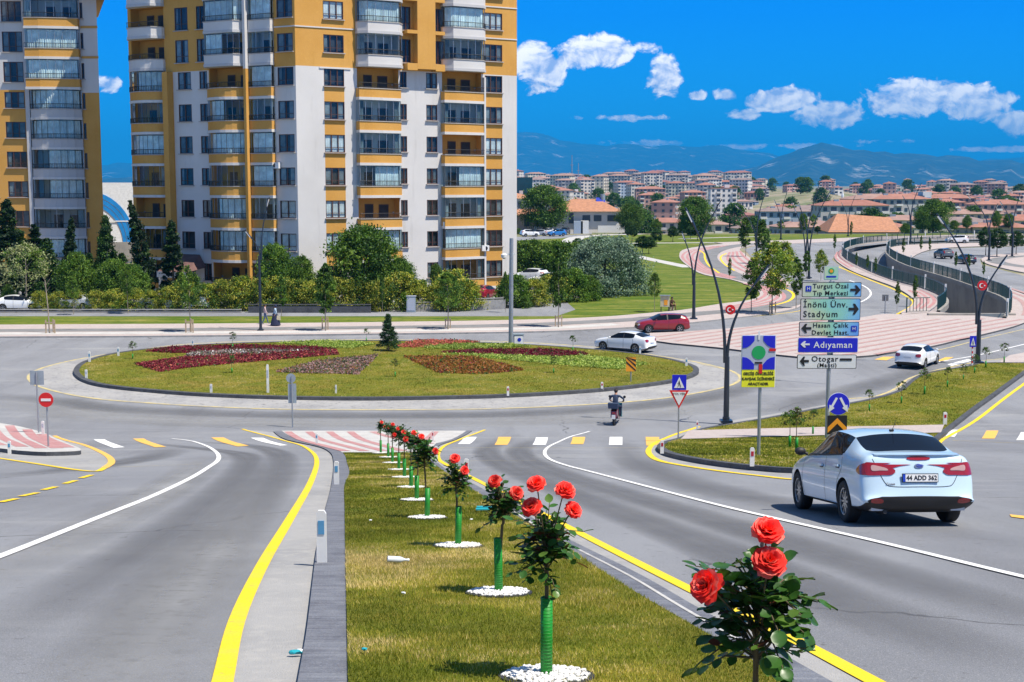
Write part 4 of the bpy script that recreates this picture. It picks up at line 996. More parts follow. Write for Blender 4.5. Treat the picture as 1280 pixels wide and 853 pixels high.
# ================================================================ VEHICLES
mat('tyre', (.018, .018, .019), .85, var=.3, scale=9)
mat('rim_alloy', (.42, .43, .45), .3, .8)
mat('car_glass', (.006, .009, .016), .05, var=.0, spec=.22)
mat('black_plastic', (.018, .018, .02), .55)
mat('tail_red', (.30, .005, .010), .12, coat=1, var=.15, scale=14)
mat('tail_clear', (.50, .30, .28), .1, coat=1)
mat('lamp_clear', (.75, .77, .8), .08, metal=.3, coat=1)
mat('plate_white', (.78, .78, .78), .4, var=0)
mat('plate_black', (.015, .015, .02), .4, var=0)
mat('plate_blue', (.01, .05, .45), .4, var=0)
mat('chrome', (.75, .76, .78), .12, 1, var=0)
for nme, c in (('paint_pearl', (.54, .69, .80)), ('paint_car_white', (.78, .79, .80)), ('paint_red', (.25, .006, .016)), ('paint_black', (.022, .024, .032)), ('paint_blue', (.02, .16, .45)), ('paint_grey', (.10, .11, .125)), ('paint_silver', (.45, .47, .5))):
    mat(nme, c, .28, metal=.0, coat=1, var=.02, scale=1)
SED = [  # x, w, zu, zlow, zmid, bw, zb, rw, ze, zt
 (2.25, .60, .34, .43, .53, .54, .61, .42, .64, .655), (2.17, .77, .22, .42, .58, .71, .69, .60, .735, .76), (1.93, .865, .19, .45, .64, .81, .78, .66, .85, .88), (1.45, .905, .19, .48, .71, .86, .89, .70, .95, .98),
 (0.98, .915, .19, .50, .74, .87, .96, .72, 1.01, 1.05), (.15, .915, .19, .50, .74, .865, 1.0, .65, 1.38, 1.445), (-.28, .915, .19, .50, .745, .86, 1.015, .66, 1.425, 1.485), (-.36, .915, .19, .50, .745, .86, 1.02, .66, 1.425, 1.487),
 (-.86, .915, .19, .50, .75, .855, 1.045, .66, 1.40, 1.465), (-1.18, .91, .19, .50, .76, .85, 1.06, .645, 1.345, 1.41), (-1.78, .905, .20, .50, .78, .835, 1.085, .70, 1.12, 1.15), (-2.04, .895, .22, .50, .78, .82, 1.07, .68, 1.115, 1.14), (-2.19, .87, .30, .48, .77, .80, 1.02, .67, 1.08, 1.11)]
HAT = [
 (2.15, .60, .34, .43, .53, .54, .63, .42, .67, .69), (2.07, .77, .22, .42, .58, .71, .72, .60, .77, .80), (1.85, .855, .19, .45, .66, .80, .82, .66, .89, .92), (1.42, .89, .19, .48, .72, .85, .92, .70, .98, 1.01),
 (1.02, .90, .19, .50, .75, .86, .98, .72, 1.04, 1.08), (.25, .90, .19, .50, .75, .855, 1.02, .60, 1.40, 1.465), (-.20, .90, .19, .50, .755, .85, 1.035, .60, 1.45, 1.51), (-.28, .90, .19, .50, .755, .85, 1.04, .60, 1.45, 1.512),
 (-.86, .90, .19, .50, .77, .85, 1.075, .60, 1.44, 1.50), (-1.38, .895, .19, .50, .78, .84, 1.11, .58, 1.40, 1.465), (-1.86, .885, .20, .50, .79, .80, 1.12, .60, 1.26, 1.33), (-1.98, .875, .24, .50, .79, .79, 1.0, .62, 1.06, 1.08), (-2.05, .83, .32, .48, .77, .76, .90, .60, .94, .96)]
SUV = [(x * 1.02, w * 1.0, zu + .06, zl + .08, zm + .12, bw, zb + .14, rw + .05, ze + (.16 if ze > 1.1 else .12), zt + (.17 if zt > 1.1 else .13)) for x, w, zu, zl, zm, bw, zb, rw, ze, zt in HAT]
CARC = {}
def car_meshes(kind, paint, sub):
    key = (kind, paint, sub)
    if key in CARC: return CARC[key]
    S = {'sedan': SED, 'hatch': HAT, 'suv': SUV}[kind]; mats = [paint, 'car_glass', 'car_glass', 'car_glass', 'black_plastic']
    bm = bmesh.new(); rows = []
    n = len(S)
    for i, (x, w, zu, zl, zm, bw, zb, rw, ze, zt) in enumerate(S):
        half = [(0, zu), (w * .84, zu), (w * .965, zu + .09), (w, zl), (w * .995, zm), (bw, zb), (rw, ze), (rw * .55, zt - .012), (0, zt)]
        offs = [0] * 9
        if i == n - 1: offs = [.0, -.03, -.07, -.08, -.05, -.01, .03, .03, .03]
        if i == 0: offs = [-.04, .0, .05, .05, .02, -.02, -.05, -.05, -.05]
        L = [bm.verts.new((x + offs[j], y, z)) for j, (y, z) in enumerate(half)]
        Rr = [L[0] if j == 0 else (L[8] if j == 8 else bm.verts.new((x + offs[j], -y, z))) for j, (y, z) in enumerate(half)]
        rows.append((L, Rr))
    # station index roles
    cowl, wtop, b0, b1, rend, rbase = 4, 5, 6, 7, 9, 10
    for i in range(n - 1):
        for side in (0, 1):
            a, b = rows[i][side], rows[i + 1][side]
            for j in range(8):
                q = [a[j], a[j + 1], b[j + 1], b[j]] if side == 0 else [b[j], b[j + 1], a[j + 1], a[j]]
                f = bm.faces.new(q); mi = 0
                if j <= 1: mi = 4
                if j == 5 and cowl <= i < (rend if kind == 'sedan' else rend) and i != b0: mi = 1
                if j == 5 and i == b0: mi = 4
                if j >= 6 and i == cowl: mi = 2
                if j >= 6 and i == rend: mi = 3
                f.material_index = mi
    for i in (0, n - 1):
        L, Rr = rows[i]
        for j in range(8):
            q = [L[j + 1], L[j], Rr[j], Rr[j + 1]] if i == 0 else [L[j], L[j + 1], Rr[j + 1], Rr[j]]
            q = list(dict.fromkeys(q)); f = bm.faces.new(q); f.material_index = 4 if j <= 2 else 0
    bmesh.ops.recalc_face_normals(bm, faces=bm.faces)
    cr = bm.edges.layers.float.get('crease_edge') or bm.edges.layers.float.new('crease_edge')
    for e in bm.edges:
        ms = {f.material_index for f in e.link_faces}
        if len(ms) > 1: e[cr] = .85
        js = [v.co.y for v in e.verts]
    me = bpy.data.meshes.new('car'); bm.to_mesh(me); bm.free()
    for m_ in mats: me.materials.append(MATS[m_])
    o = bpy.data.objects.new('car_tmp', me); COL.objects.link(o)
    md = o.modifiers.new('s', 'SUBSURF'); md.levels = sub; md.render_levels = sub
    # wheel wells
    cm = MB()
    wx = (1.36, -1.29) if kind == 'sedan' else (1.30, -1.24); zr = .335 if kind != 'suv' else .37
    for x in wx: cm.lathe([(.375 if kind != 'suv' else .41, -1.2), (.375 if kind != 'suv' else .41, 1.2)], (x, 0, zr + .005), None, 40, 'Y')
    cme = cm.mesh('cut', ['black_plastic'] * 5); 
    for p_ in cme.polygons: p_.material_index = 4
    bm = bmesh.new(); bm.from_mesh(cme); bmesh.ops.recalc_face_normals(bm, faces=bm.faces); bm.to_mesh(cme); bm.free()
    co = bpy.data.objects.new('cut_tmp', cme); COL.objects.link(co)
    # keep a solid core between the wheels so the wells stay closed
    md2 = o.modifiers.new('b', 'BOOLEAN'); md2.operation = 'DIFFERENCE'; md2.object = co; md2.solver = 'EXACT'
    dg = bpy.context.evaluated_depsgraph_get(); ev = bpy.data.meshes.new_from_object(o.evaluated_get(dg))
    bpy.data.objects.remove(o); bpy.data.objects.remove(co)
    bm = bmesh.new(); bm.from_mesh(ev)
    out = []
    names = {0: 'body', 1: 'side_window', 2: 'windshield', 3: 'rear_window', 4: 'underbody'}
    bm.faces.ensure_lookup_table(); seen = set(); groups = []
    for f in bm.faces:
        if f.index in seen: continue
        mi = f.material_index
        if mi in (0, 4):
            continue
        st = [f]; seen.add(f.index); g = []
        while st:
            c = st.pop(); g.append(c.index)
            for e in c.edges:
                for h in e.link_faces:
                    if h.index not in seen and h.material_index == mi: seen.add(h.index); st.append(h)
        groups.append((mi, g))
    for mi in (0, 4): groups.append((mi, [f.index for f in bm.faces if f.material_index == mi]))
    for mi, g in groups:
        vm = {}; vs = []; fs = []
        for fi in g:
            f = bm.faces[fi]; t = []
            for v in f.verts:
                if v.index not in vm: vm[v.index] = len(vs); vs.append(tuple(v.co))
                t.append(vm[v.index])
            fs.append(t)
        m2 = bpy.data.meshes.new(names[mi]); m2.from_pydata(vs, [], fs); m2.materials.append(MATS[mats[mi]]); m2.shade_smooth()
        try: m2.set_sharp_from_angle(angle=R(38))
        except Exception: pass
        out.append((names[mi], m2))
    bvh = BVHTree.FromBMesh(bm); bm.free()
    core = MB(); core.box((0, 0, .45), (3.6, 1.18, .35), 'black_plastic'); out.append(('chassis', core.mesh('chassis')))
    CARC[key] = (out, bvh, wx, zr); return CARC[key]
WH = {}
def wheel_meshes(r, near):
    if (r, near) in WH: return WH[(r, near)]
    n = 40 if near else 16
    t = MB(); t.lathe([(r * .66, -.10), (r * .93, -.105), (r, -.08), (r, .08), (r * .93, .105), (r * .66, .10), (r * .62, .0)], (0, 0, 0), 'tyre', n, 'Y'); t.smooth = True
    g = MB(); g.lathe([(r * .63, -.09), (r * .67, .092), (r * .60, .085), (r * .58, -.09)], (0, 0, 0), 'rim_alloy', n, 'Y')
    g.lathe([(.02, .03), (.07, .03), (.055, .07), (.0, .075)], (0, 0, 0), 'rim_alloy', 12, 'Y'); g.lathe([(r * .6, -.03), (0.01, -.03)], (0, 0, 0), 'black_plastic', n, 'Y')
    k = 10 if near else 5
    for i in range(k):
        a = 2 * math.pi * i / k; q = Matrix.Rotation(a, 3, 'Y'); g.box(q @ Vector((r * .33, .06, 0)), (r * .62, .03, .03 if near else .06), 'rim_alloy', rot=q)
    WH[(r, near)] = (t.mesh('wheel'), g.mesh('rim')); return WH[(r, near)]
def patch(bvh, outline, axis, sgn, m, name, parent, lift=.006, res=.02, holes=None):
    """outline drawn on the rear (y,z) or the side (x,z), pressed onto the bodywork"""
    xs = [p[0] for p in outline]; zs = [p[1] for p in outline]
    from mathutils.geometry import delaunay_2d_cdt
    P = [Vector(p) for p in catmull([(*p, 0) for p in outline], 4, True)]; P = [Vector((p.x, p.y)) for p in P]
    n = len(P); def_in = lambda x, y: sum(((P[i].y > y) != (P[i - 1].y > y)) and (x < (P[i - 1].x - P[i].x) * (y - P[i].y) / (P[i - 1].y - P[i].y) + P[i].x) for i in range(n)) % 2
    pts = list(P); x = min(xs)
    while x < max(xs):
        z = min(zs)
        while z < max(zs):
            if def_in(x, z): pts.append(Vector((x, z)))
            z += res
        x += res
    v, e, f, *_ = delaunay_2d_cdt(pts, [(i, (i + 1) % n) for i in range(n)], [], 1, 1e-5)
    vs = []; 
    for p in v:
        if axis == 'x': o_, d_ = Vector((3.5 * sgn, p.x, p.y)), Vector((-sgn, 0, 0))
        elif axis == 'y': o_, d_ = Vector((p.x, 3 * sgn, p.y)), Vector((0, -sgn, 0))
        else: o_, d_ = Vector((p.x, p.y, 3)), Vector((0, 0, -1))
        h, nn, _, _ = bvh.ray_cast(o_, d_)
        if h is None:
            h, nn, _, _ = bvh.find_nearest(o_ + d_ * (1.4 if axis == 'x' else 2.1))
            nn = (nn - d_).normalized()
        if nn.dot(d_) > 0.2: nn = -nn
        vs.append(h + nn * lift)
    m_ = MB(); m_.add(vs, [tuple(t) for t in f], m)
    # rim of the patch turned back into the body, so it has a real edge
    return m_.build(name, parent=parent, smooth=True)
def seam(bvh, pts, axis, sgn, w, m, name, parent, lift=.003):
    """a thin strip along a line on the bodywork (door gap, boot gap)"""
    P = catmull([(*p, 0) for p in pts], 8); vs = []; 
    for i, p in enumerate(P):
        a, b = P[max(0, i - 1)], P[min(len(P) - 1, i + 1)]; t = (b - a).normalized(); nn = Vector((-t.y, t.x, 0)) * w / 2
        for q in (p + nn, p - nn):
            if axis == 'x': o_, d_ = Vector((3.5 * sgn, q.x, q.y)), Vector((-sgn, 0, 0))
            else: o_, d_ = Vector((q.x, 3 * sgn, q.y)), Vector((0, -sgn, 0))
            h, n2, _, _ = bvh.ray_cast(o_, d_)
            if h is None: h = o_ + d_ * 2.1
            vs.append(h - d_ * lift)
    m_ = MB(); m_.add(vs, [(2 * i, 2 * i + 2, 2 * i + 3, 2 * i + 1) for i in range(len(P) - 1)], m); return m_
def car(name, kind, paint, pos, heading, label, cat='car', group=None, sub=2, near=False, scale=1.0):
    """pos: ground point under the middle of the car; heading: direction in plan"""
    root = empty(name, pos, 0, label, cat, group)
    h = Vector((heading[0], heading[1], 0)).normalized(); e = .5
    zf = prof(pos[1] + h.y * e) - prof(pos[1] - h.y * e); f3 = Vector((h.x, h.y, zf)).normalized()
    up = Vector((0, -(prof(pos[1] + e) - prof(pos[1] - e)), 1)).normalized(); l3 = up.cross(f3).normalized(); up = f3.cross(l3)
    M = Matrix((f3, l3, up)).transposed().to_4x4(); M.translation = Vector(pos); root.matrix_world = M @ Matrix.Scale(scale, 4)
    parts, bvh, wx, zr = car_meshes(kind, paint, sub)
    for nm, me in parts: link(nm, me, root)
    tw, rm = wheel_meshes(zr - .005, near)
    for x in wx:
        for s in (1, -1):
            w = link('wheel', tw, root); w.location = (x, s * .795, zr); w.rotation_euler = (0, 0, 0 if s > 0 else math.pi); link('rim', rm, w)
    xr = -2.27 if kind == 'sedan' else -2.12; xf = 2.27 if kind == 'sedan' else 2.2
    if not near:
        for s in (1, -1):
            z0 = .80 if kind != 'suv' else .95
            if kind == 'sedan': ol = [(s * .80, z0 + .02), (s * .52, z0 + .03), (s * .50, z0 + .16), (s * .66, z0 + .21), (s * .80, z0 + .2)]
            else: ol = [(s * .82, z0 - .02), (s * .66, z0), (s * .62, z0 + .28), (s * .70, z0 + .34), (s * .80, z0 + .28)]
            patch(bvh, ol, 'x', -1, 'tail_red', 'taillight', root, .012, .05)
            patch(bvh, [(s * .72, .60), (s * .45, .60), (s * .48, .66), (s * .74, .73)], 'x', 1, 'lamp_clear', 'headlight', root, .012, .05)
            m = MB(); m.blob((.72, s * 1.0, 1.05 if kind != 'suv' else 1.2), (.06, .11, .08), paint, 1, 0); m.build('mirror', parent=root, smooth=True)
            mm = MB()
            for xs in ([(.88, .30), (.98, .6), (.93, .97)], [(-.32, .27), (-.33, .6), (-.32, 1.0)], [(-1.0, .5), (-1.12, .8), (-1.05, 1.02)]):
                q = seam(bvh, xs, 'y', s, .018, 'black_plastic', 'x', root, .004); mm.add(q.v, q.f, 'black_plastic')
            mm.build('door_seam', parent=root)
        m = MB(); m.box((xr - .005, 0, .78 if kind == 'sedan' else .70), (.02, .5, .11), 'plate_white'); m.build('number_plate', parent=root)
        patch(bvh, [(-.45, .38), (.45, .38), (.5, .50), (-.5, .50)], 'x', 1, 'black_plastic', 'grille', root, .01, .06)
    return root, bvh
def between(a, b, wb, side, off=.9):
    """two wheel contact pixels on the near side (front, rear) -> centre and heading"""
    A, B = G(*a), G(*b); h = Vector((A.x - B.x, A.y - B.y, 0)).normalized(); mid = (A + B) / 2
    lft = Vector((-h.y, h.x, 0)); c = mid - lft * off * side
    return (c.x, c.y, prof(c.y) + .02), h

def near_car():
    rl, rr_ = G(1064, 654.5), G(1187, 654.5)
    a, b = G(1008, 641), G(1062, 654)
    h1 = Vector((a.x - b.x, a.y - b.y, 0)).normalized(); ax = Vector((rr_.x - rl.x, rr_.y - rl.y, 0)).normalized(); h2 = Vector((-ax.y, ax.x, 0))
    h = (h1 * .5 + h2 * .5).normalized(); lft = Vector((-h.y, h.x, 0))
    rc = (rl + rr_) / 2; c = rc + h * 1.22; pos = (c.x, c.y, prof(c.y) + .012)
    root, bvh = car('parked_car', 'sedan', 'paint_pearl', pos, h, 'pearl white sedan seen from behind in the right-hand lane beside the grass island', near=True, sub=3, scale=.905)
    root.name = 'sedan'
    for s in (1, -1):
        tl = patch(bvh, [(s * .80, .80), (s * .72, .79), (s * .58, .795), (s * .42, .805), (s * .37, .86), (s * .42, .905), (s * .58, .955), (s * .72, .985), (s * .80, .975)], 'x', -1, 'tail_red', 'taillight', root, .012, .015)
        patch(bvh, [(s * .72, .865), (s * .60, .865), (s * .48, .87), (s * .50, .895), (s * .60, .925), (s * .72, .94)], 'x', -1, 'tail_clear', 'lamp_lens', tl, .018, .015)
        patch(bvh, [(-1.90, .86), (-2.0, .81), (-2.13, .795), (-2.20, .80), (-2.20, .97), (-2.12, .975), (-1.98, .93)], 'y', s, 'tail_red', 'side_lamp', tl, .010, .02)
        patch(bvh, [(s * .76, .395), (s * .58, .385), (s * .58, .43), (s * .76, .44)], 'x', -1, 'tail_red', 'reflector', root, .014, .02)
        patch(bvh, [(s * .74, .60), (s * .45, .60), (s * .48, .68), (s * .76, .76)], 'x', 1, 'lamp_clear', 'headlight', root, .012, .03)
        mm = MB()
        for xs in ([(.88, .26), (1.0, .6), (.93, .97)], [(-.32, .24), (-.335, .6), (-.32, 1.01)], [(-.98, .42), (-1.0, .62), (-1.18, .86), (-1.12, 1.03)], [(.90, .25), (.2, .24), (-.95, .25)]):
            q = seam(bvh, xs, 'y', s, .010, 'black_plastic', 'x', root, .003); mm.add(q.v, q.f, 'black_plastic')
        mm.build('door_seam', parent=root)
        for x, z in ((-.12, .86), (-.98, .89)):
            hd = MB(); hh, *_ = bvh.ray_cast(Vector((x, 3 * s, z)), Vector((0, -s, 0))); y = hh.y if hh else .9 * s
            hd.box((x, y + s * .025, z), (.2, .03, .035), 'paint_pearl'); hd.box((x, y + s * .006, z - .02), (.17, .012, .045), 'black_plastic'); hd.build('door_handle', parent=root)
        m = MB(); m.blob((.78, s * 1.0, 1.05), (.06, .10, .07), 'black_plastic', 2, 0); m.tube([(.82, s * .86, 1.0), (.80, s * .95, 1.03)], .03, 'black_plastic', 6); m.build('mirror', parent=root, smooth=True)
        m = MB(); q = seam(bvh, [(.93, 1.0), (.4, 1.018), (-.3, 1.032), (-1.1, 1.07)], 'y', s, .022, 'black_plastic', 'x', root, .006); m.add(q.v, q.f, 'black_plastic'); m.build('window_trim', parent=root)
        mf = MB(); mf.box((-2.02, s * .62, .30), (.25, .22, .10), 'aluminium'); mf.build('silencer', parent=root)
    def on(y, z):
        hh, *_ = bvh.ray_cast(Vector((-4, y, z)), Vector((1, 0, 0))); return hh.x if hh else -2.25
    # boot lid gap and bumper line
    m = MB()
    for pts in ([(-.70, 1.04), (-.60, .80), (-.50, .645), (-.42, .625), (0, .62), (.42, .625), (.50, .645), (.60, .80), (.70, 1.04)],):
        q = seam(bvh, pts, 'x', -1, .010, 'black_plastic', 'x', root, .003); m.add(q.v, q.f, 'black_plastic')
    m.build('boot_seam', parent=root)
    patch(bvh, [(-.18, 1.035), (.18, 1.035), (.17, 1.06), (-.17, 1.06)], 'x', -1, 'tail_red', 'brake_light', root, .012, .02)
    patch(bvh, [(-.76, .24), (-.4, .22), (.4, .22), (.76, .24), (.78, .38), (.74, .44), (.5, .455), (-.5, .455), (-.74, .44), (-.78, .38)], 'x', -1, 'black_plastic', 'rear_bumper', root, .007, .03)
    sp = MB(); vs = []; n = 14
    for i in range(n + 1):
        y = -.66 + 1.32 * i / n; x = on(y, 1.06); k = 1 - abs(y / .66) ** 4; vs += [(x - .035 * k, y, 1.105), (x + .14, y, 1.125 + .01 * k), (x + .02, y, 1.075)]
    sp.add(vs, [(3 * i, 3 * i + 3, 3 * i + 4, 3 * i + 1) for i in range(n)] + [(3 * i, 3 * i + 2, 3 * i + 5, 3 * i + 3) for i in range(n)], 'paint_pearl'); sp.build('boot_lip', parent=root, smooth=True)
    # number plate, badge, model script
    px = on(0, .74) - .02
    pl = empty('number_plate', (px, 0, .755)); pl.parent = root; pl.rotation_euler = (0, 0, -math.pi / 2)
    bpy.data.objects.remove(pl)
    m = MB(); m.box((px, 0, .755), (.014, .56, .135), 'plate_black'); m.box((px - .004, -.02, .755), (.014, .50, .112), 'plate_white'); m.box((px - .004, .251, .755), (.0145, .04, .112), 'plate_blue')
    po = m.build('number_plate', parent=root)
    def letters(txt, size, mt, y, z, x, par, sx=1, bold=.0):
        t = text_mesh(txt, size, mt, (0, 0, 0), par, 'lettering', sx=sx, bold=bold); t.rotation_euler = (0, 0, -math.pi / 2); t.location = (x, y, z); return t
    letters('44 ADD 362', .098, 'plate_black', -.02, .754, px - .013, po, .93, .0025)
    bx = on(0, .93); bd = MB(); bd.lathe([(.0, -.012), (.066, -.012), (.074, -.004), (.074, .01)], (0, 0, 0), 'chrome', 24, 'X'); bd.lathe([(.0, -.016), (.058, -.015), (.060, -.010)], (0, 0, 0), 'plate_blue', 24, 'X')
    b = bd.build('badge', parent=root); b.location = (bx - .006, 0, .935); b.scale = (1, 1, .45)
    letters('Ford', .05, 'chrome', 0, 0, -.018, b, 1, .001)
    letters('Focus', .05, 'chrome', .45, .665, on(.45, .665) - .008, root, 1.15, .001)
    m = MB(); m.tube([(-1.02, 0, 1.44), (-1.22, 0, 1.62)], [.006, .003], 'black_plastic', 5); m.box((-1.0, 0, 1.45), (.09, .05, .03), 'black_plastic'); m.build('aerial', parent=root)
    m = MB(); m.tube([(-1.8, .52, .22), (-2.17, .52, .24)], .035, 'black_plastic', 10); m.build('exhaust_pipe', parent=root)
near_car()
def simple_cars():
    p, h = between((755, 439), (792.4, 441.8), 2.6, 1); car('sedan', 'sedan', 'paint_car_white', p, h, 'white sedan driving left on the far side of the roundabout', scale=.97)
    p, h = between((817, 417.3), (851, 415.9), 2.6, 1); h = Vector((-1, -.12, 0)); car('hatchback', 'hatch', 'paint_red', p, h, 'dark red hatchback following the white sedan past the pink plaza', sub=2)
    p, h = between((1172.5, 457), (1154, 461), 2.6, -1); A, B = G(1122.8, 459.5), G(1154, 461); ax = (B - A).normalized(); h = (h + Vector((-ax.y, ax.x, 0)) * .8).normalized()
    car('sedan', 'sedan', 'paint_car_white', p, h, 'white sedan leaving the roundabout beside the long pink plaza kerb')
    for px, py, hd, kd, pt, lb in ((1179, 323.5, (-.1, 1), 'suv', 'paint_grey', 'left of the two dark cars on the road right of the underpass'), (1206, 330, (-.1, 1), 'sedan', 'paint_black', 'right of the two dark cars on the road right of the underpass')):
        q = G(px, py); car('car', kd, pt, (q.x, q.y, .03), hd, lb, 'car', 'dark cars beside the underpass', sub=1)
    far = [(1196, 305, (-1, .05), 'suv', 'paint_car_white', 'white car on the upper road behind the underpass railing'), (1157, 290.5, (-1, 0), 'sedan', 'paint_car_white', 'white saloon on the highest road near the big dark tree at right'),
           (662, 296.5, (1, .35), 'suv', 'paint_car_white', 'white estate car parked leftmost near the orange-roofed house'), (674, 295.6, (-1, .3), 'hatch', 'paint_silver', 'silver hatchback parked among the cars near the orange-roofed house'),
           (684, 293.5, (-.6, -1), 'hatch', 'paint_car_white', 'small white hatchback parked behind the blue car near the orange-roofed house'), (696, 296, (-1, -.5), 'suv', 'paint_blue', 'bright blue car parked near the orange-roofed house'), (706, 293.6, (-.3, -1), 'suv', 'paint_black', 'black car parked beside the white shed of the orange-roofed house')]
    for px, py, hd, kd, pt, lb in far:
        q = G(px, py); car('car', kd, pt, (q.x, q.y, prof(q.y) + .09), hd, lb, 'car', sub=1)
    park = [(606, 139.5, (.4, 1), 'hatch', 'paint_red', 'red car parked tail-on at the right foot of the tall apartment block'), (628, 158, (-.9, .4), 'suv', 'paint_car_white', 'large white car parked behind the bushes, nearest the office block corner'), (664, 165, (-.9, .5), 'suv', 'paint_car_white', 'white car parked behind the bushes, middle of three'),
            (684, 160, (-.9, .3), 'sedan', 'paint_car_white', 'white car parked behind the bushes, rightmost of three'), (24, 127.2, (1, .1), 'sedan', 'paint_car_white', 'white car parked behind the hedge below the left apartment block'), (92, 128, (-1, .1), 'sedan', 'paint_silver', 'silver car half hidden by the hedge below the left apartment block'),
            (258, 128.5, (.1, 1), 'hatch', 'paint_car_white', 'white car behind the hedge gap near the entrance canopy'), (352, 128.5, (1, .0), 'hatch', 'paint_silver', 'silver car behind the hedge right of the two walkers'), (205, 128, (1, 0), 'sedan', 'paint_car_white', 'white saloon hidden behind the middle of the long hedge')]
    for px, Y, hd, kd, pt, lb in park:
        x = AT(px, 380, Y).x; car('car', kd, pt, (x, Y, .09), hd, lb, 'car', 'cars parked in the apartment car park', sub=1)
simple_cars()

def vans():
    def van(px, py, L, Hh, lb, name='van', cab=False, flip=1):
        q = G(px, py); root = empty(name, (q.x, q.y, prof(q.y) + .09), 0, lb, 'van')
        side = [(-L / 2, .35), (-L / 2, Hh * .92), (-L / 2 + .15, Hh), (L * .18, Hh), (L * .32, Hh * .95), (L * .43, Hh * .56), (L * .49, Hh * .48), (L * .5, .35)]
        m = MB(); m.prism([(x * flip, z) for x, z in side], -.95, .95, 'paint_car_white'); m.build('body', parent=root)
        for sy in (-1, 1):
            m = MB(); m.prism([(x * flip, z) for x, z in [(L * .20, Hh * .58), (L * .20, Hh * .88), (L * .31, Hh * .88), (L * .40, Hh * .58)]], sy * .955, sy * .975, 'car_glass'); m.build('side_window', parent=root)
            m = MB(); m.prism([(x * flip, z) for x, z in [(-L * .34, Hh * .6), (-L * .34, Hh * .86), (L * .1, Hh * .86), (L * .1, Hh * .6)]], sy * .955, sy * .97, 'car_glass'); m.build('side_window', parent=root)
            for x in (-L * .3, L * .3):
                tw, rm = wheel_meshes(.34, False); w = link('wheel', tw, root); w.location = (x * flip, sy * .87, .34); w.rotation_euler = (0, 0, 0 if sy > 0 else math.pi); link('rim', rm, w)
        return root
    van(808, 291.5, 5.6, 2.6, 'white minibus standing at the roadside left of the round green tree', 'minibus', flip=-1)
    van(957, 290.5, 5.0, 2.1, 'white delivery van left of the terracotta roofs on the highest road')
    # tanker / mixer truck
    q = G(893, 290); root = empty('tanker_truck', (q.x, q.y, prof(q.y) + .09), 0, 'long truck with a silver white tank and a light blue cab', 'truck')
    m = MB(); m.lathe([(.1, -5.2), (1.0, -5.1), (1.35, -4.2), (1.5, -1), (1.5, 2), (1.25, 3.2), (.9, 3.3), (.1, 3.35)], (-.9, 0, 2.45), 'paint_car_white', 20, 'X'); m.build('tank', parent=root, smooth=True)
    m = MB(); m.box((-.5, 0, .95), (11.5, 1.0, .3), 'paint_grey'); m.box((3.2, 0, 1.6), (.9, 2.2, 1.4), 'paint_grey'); m.build('chassis', parent=root)
    m = MB(); m.prism([(4.2, .6), (4.2, 3.2), (4.5, 3.4), (5.9, 3.3), (6.2, 2.2), (6.25, .6)], -1.2, 1.2, 'paint_blue'); cb = m.build('cab', parent=root)
    mat('paint_light_blue', (.16, .42, .62), .3, coat=1); cb.data.materials[0] = MATS['paint_light_blue']
    for sy in (-1, 1):
        m = MB(); m.prism([(4.8, 2.1), (4.8, 3.0), (5.8, 3.0), (6.0, 2.1)], sy * 1.205, sy * 1.23, 'car_glass'); m.build('side_window', parent=root)
        for x in (-5, -3.8, -2.6, 2.6, 5.2):
            tw, rm = wheel_meshes(.5, False); w = link('wheel', tw, root); w.location = (x, sy * 1.1, .5); w.rotation_euler = (0, 0, 0 if sy > 0 else math.pi); link('rim', rm, w)
vans()

# ---------------------------------------------------------------- people
mat('skin', (.42, .22, .14), .6, var=.08, scale=8)
mat('hair_dark', (.018, .012, .01), .7)
def skinned(name, verts, edges, radii, m, parent=None, sub=1):
    me = bpy.data.meshes.new(name); me.from_pydata([tuple(v) for v in verts], edges, [])
    o = bpy.data.objects.new(name, me); COL.objects.link(o)
    md = o.modifiers.new('skin', 'SKIN'); md.use_smooth_shade = True
    for i, r in enumerate(radii):
        sv = me.skin_vertices[0].data[i]; sv.radius = (r, r) if not isinstance(r, tuple) else r; sv.use_root = (i == 0)
    ss = o.modifiers.new('sub', 'SUBSURF'); ss.levels = sub; ss.render_levels = sub
    dg = bpy.context.evaluated_depsgraph_get(); ev = bpy.data.meshes.new_from_object(o.evaluated_get(dg)); bpy.data.objects.remove(o)
    ev.materials.clear(); ev.materials.append(MATS[m]); ev.shade_smooth(); return link(name, ev, parent)
def paint_faces(o, mats, fn):
    me = o.data; me.materials.clear()
    for m in mats: me.materials.append(MATS[m])
    for p in me.polygons: p.material_index = fn(p.center)
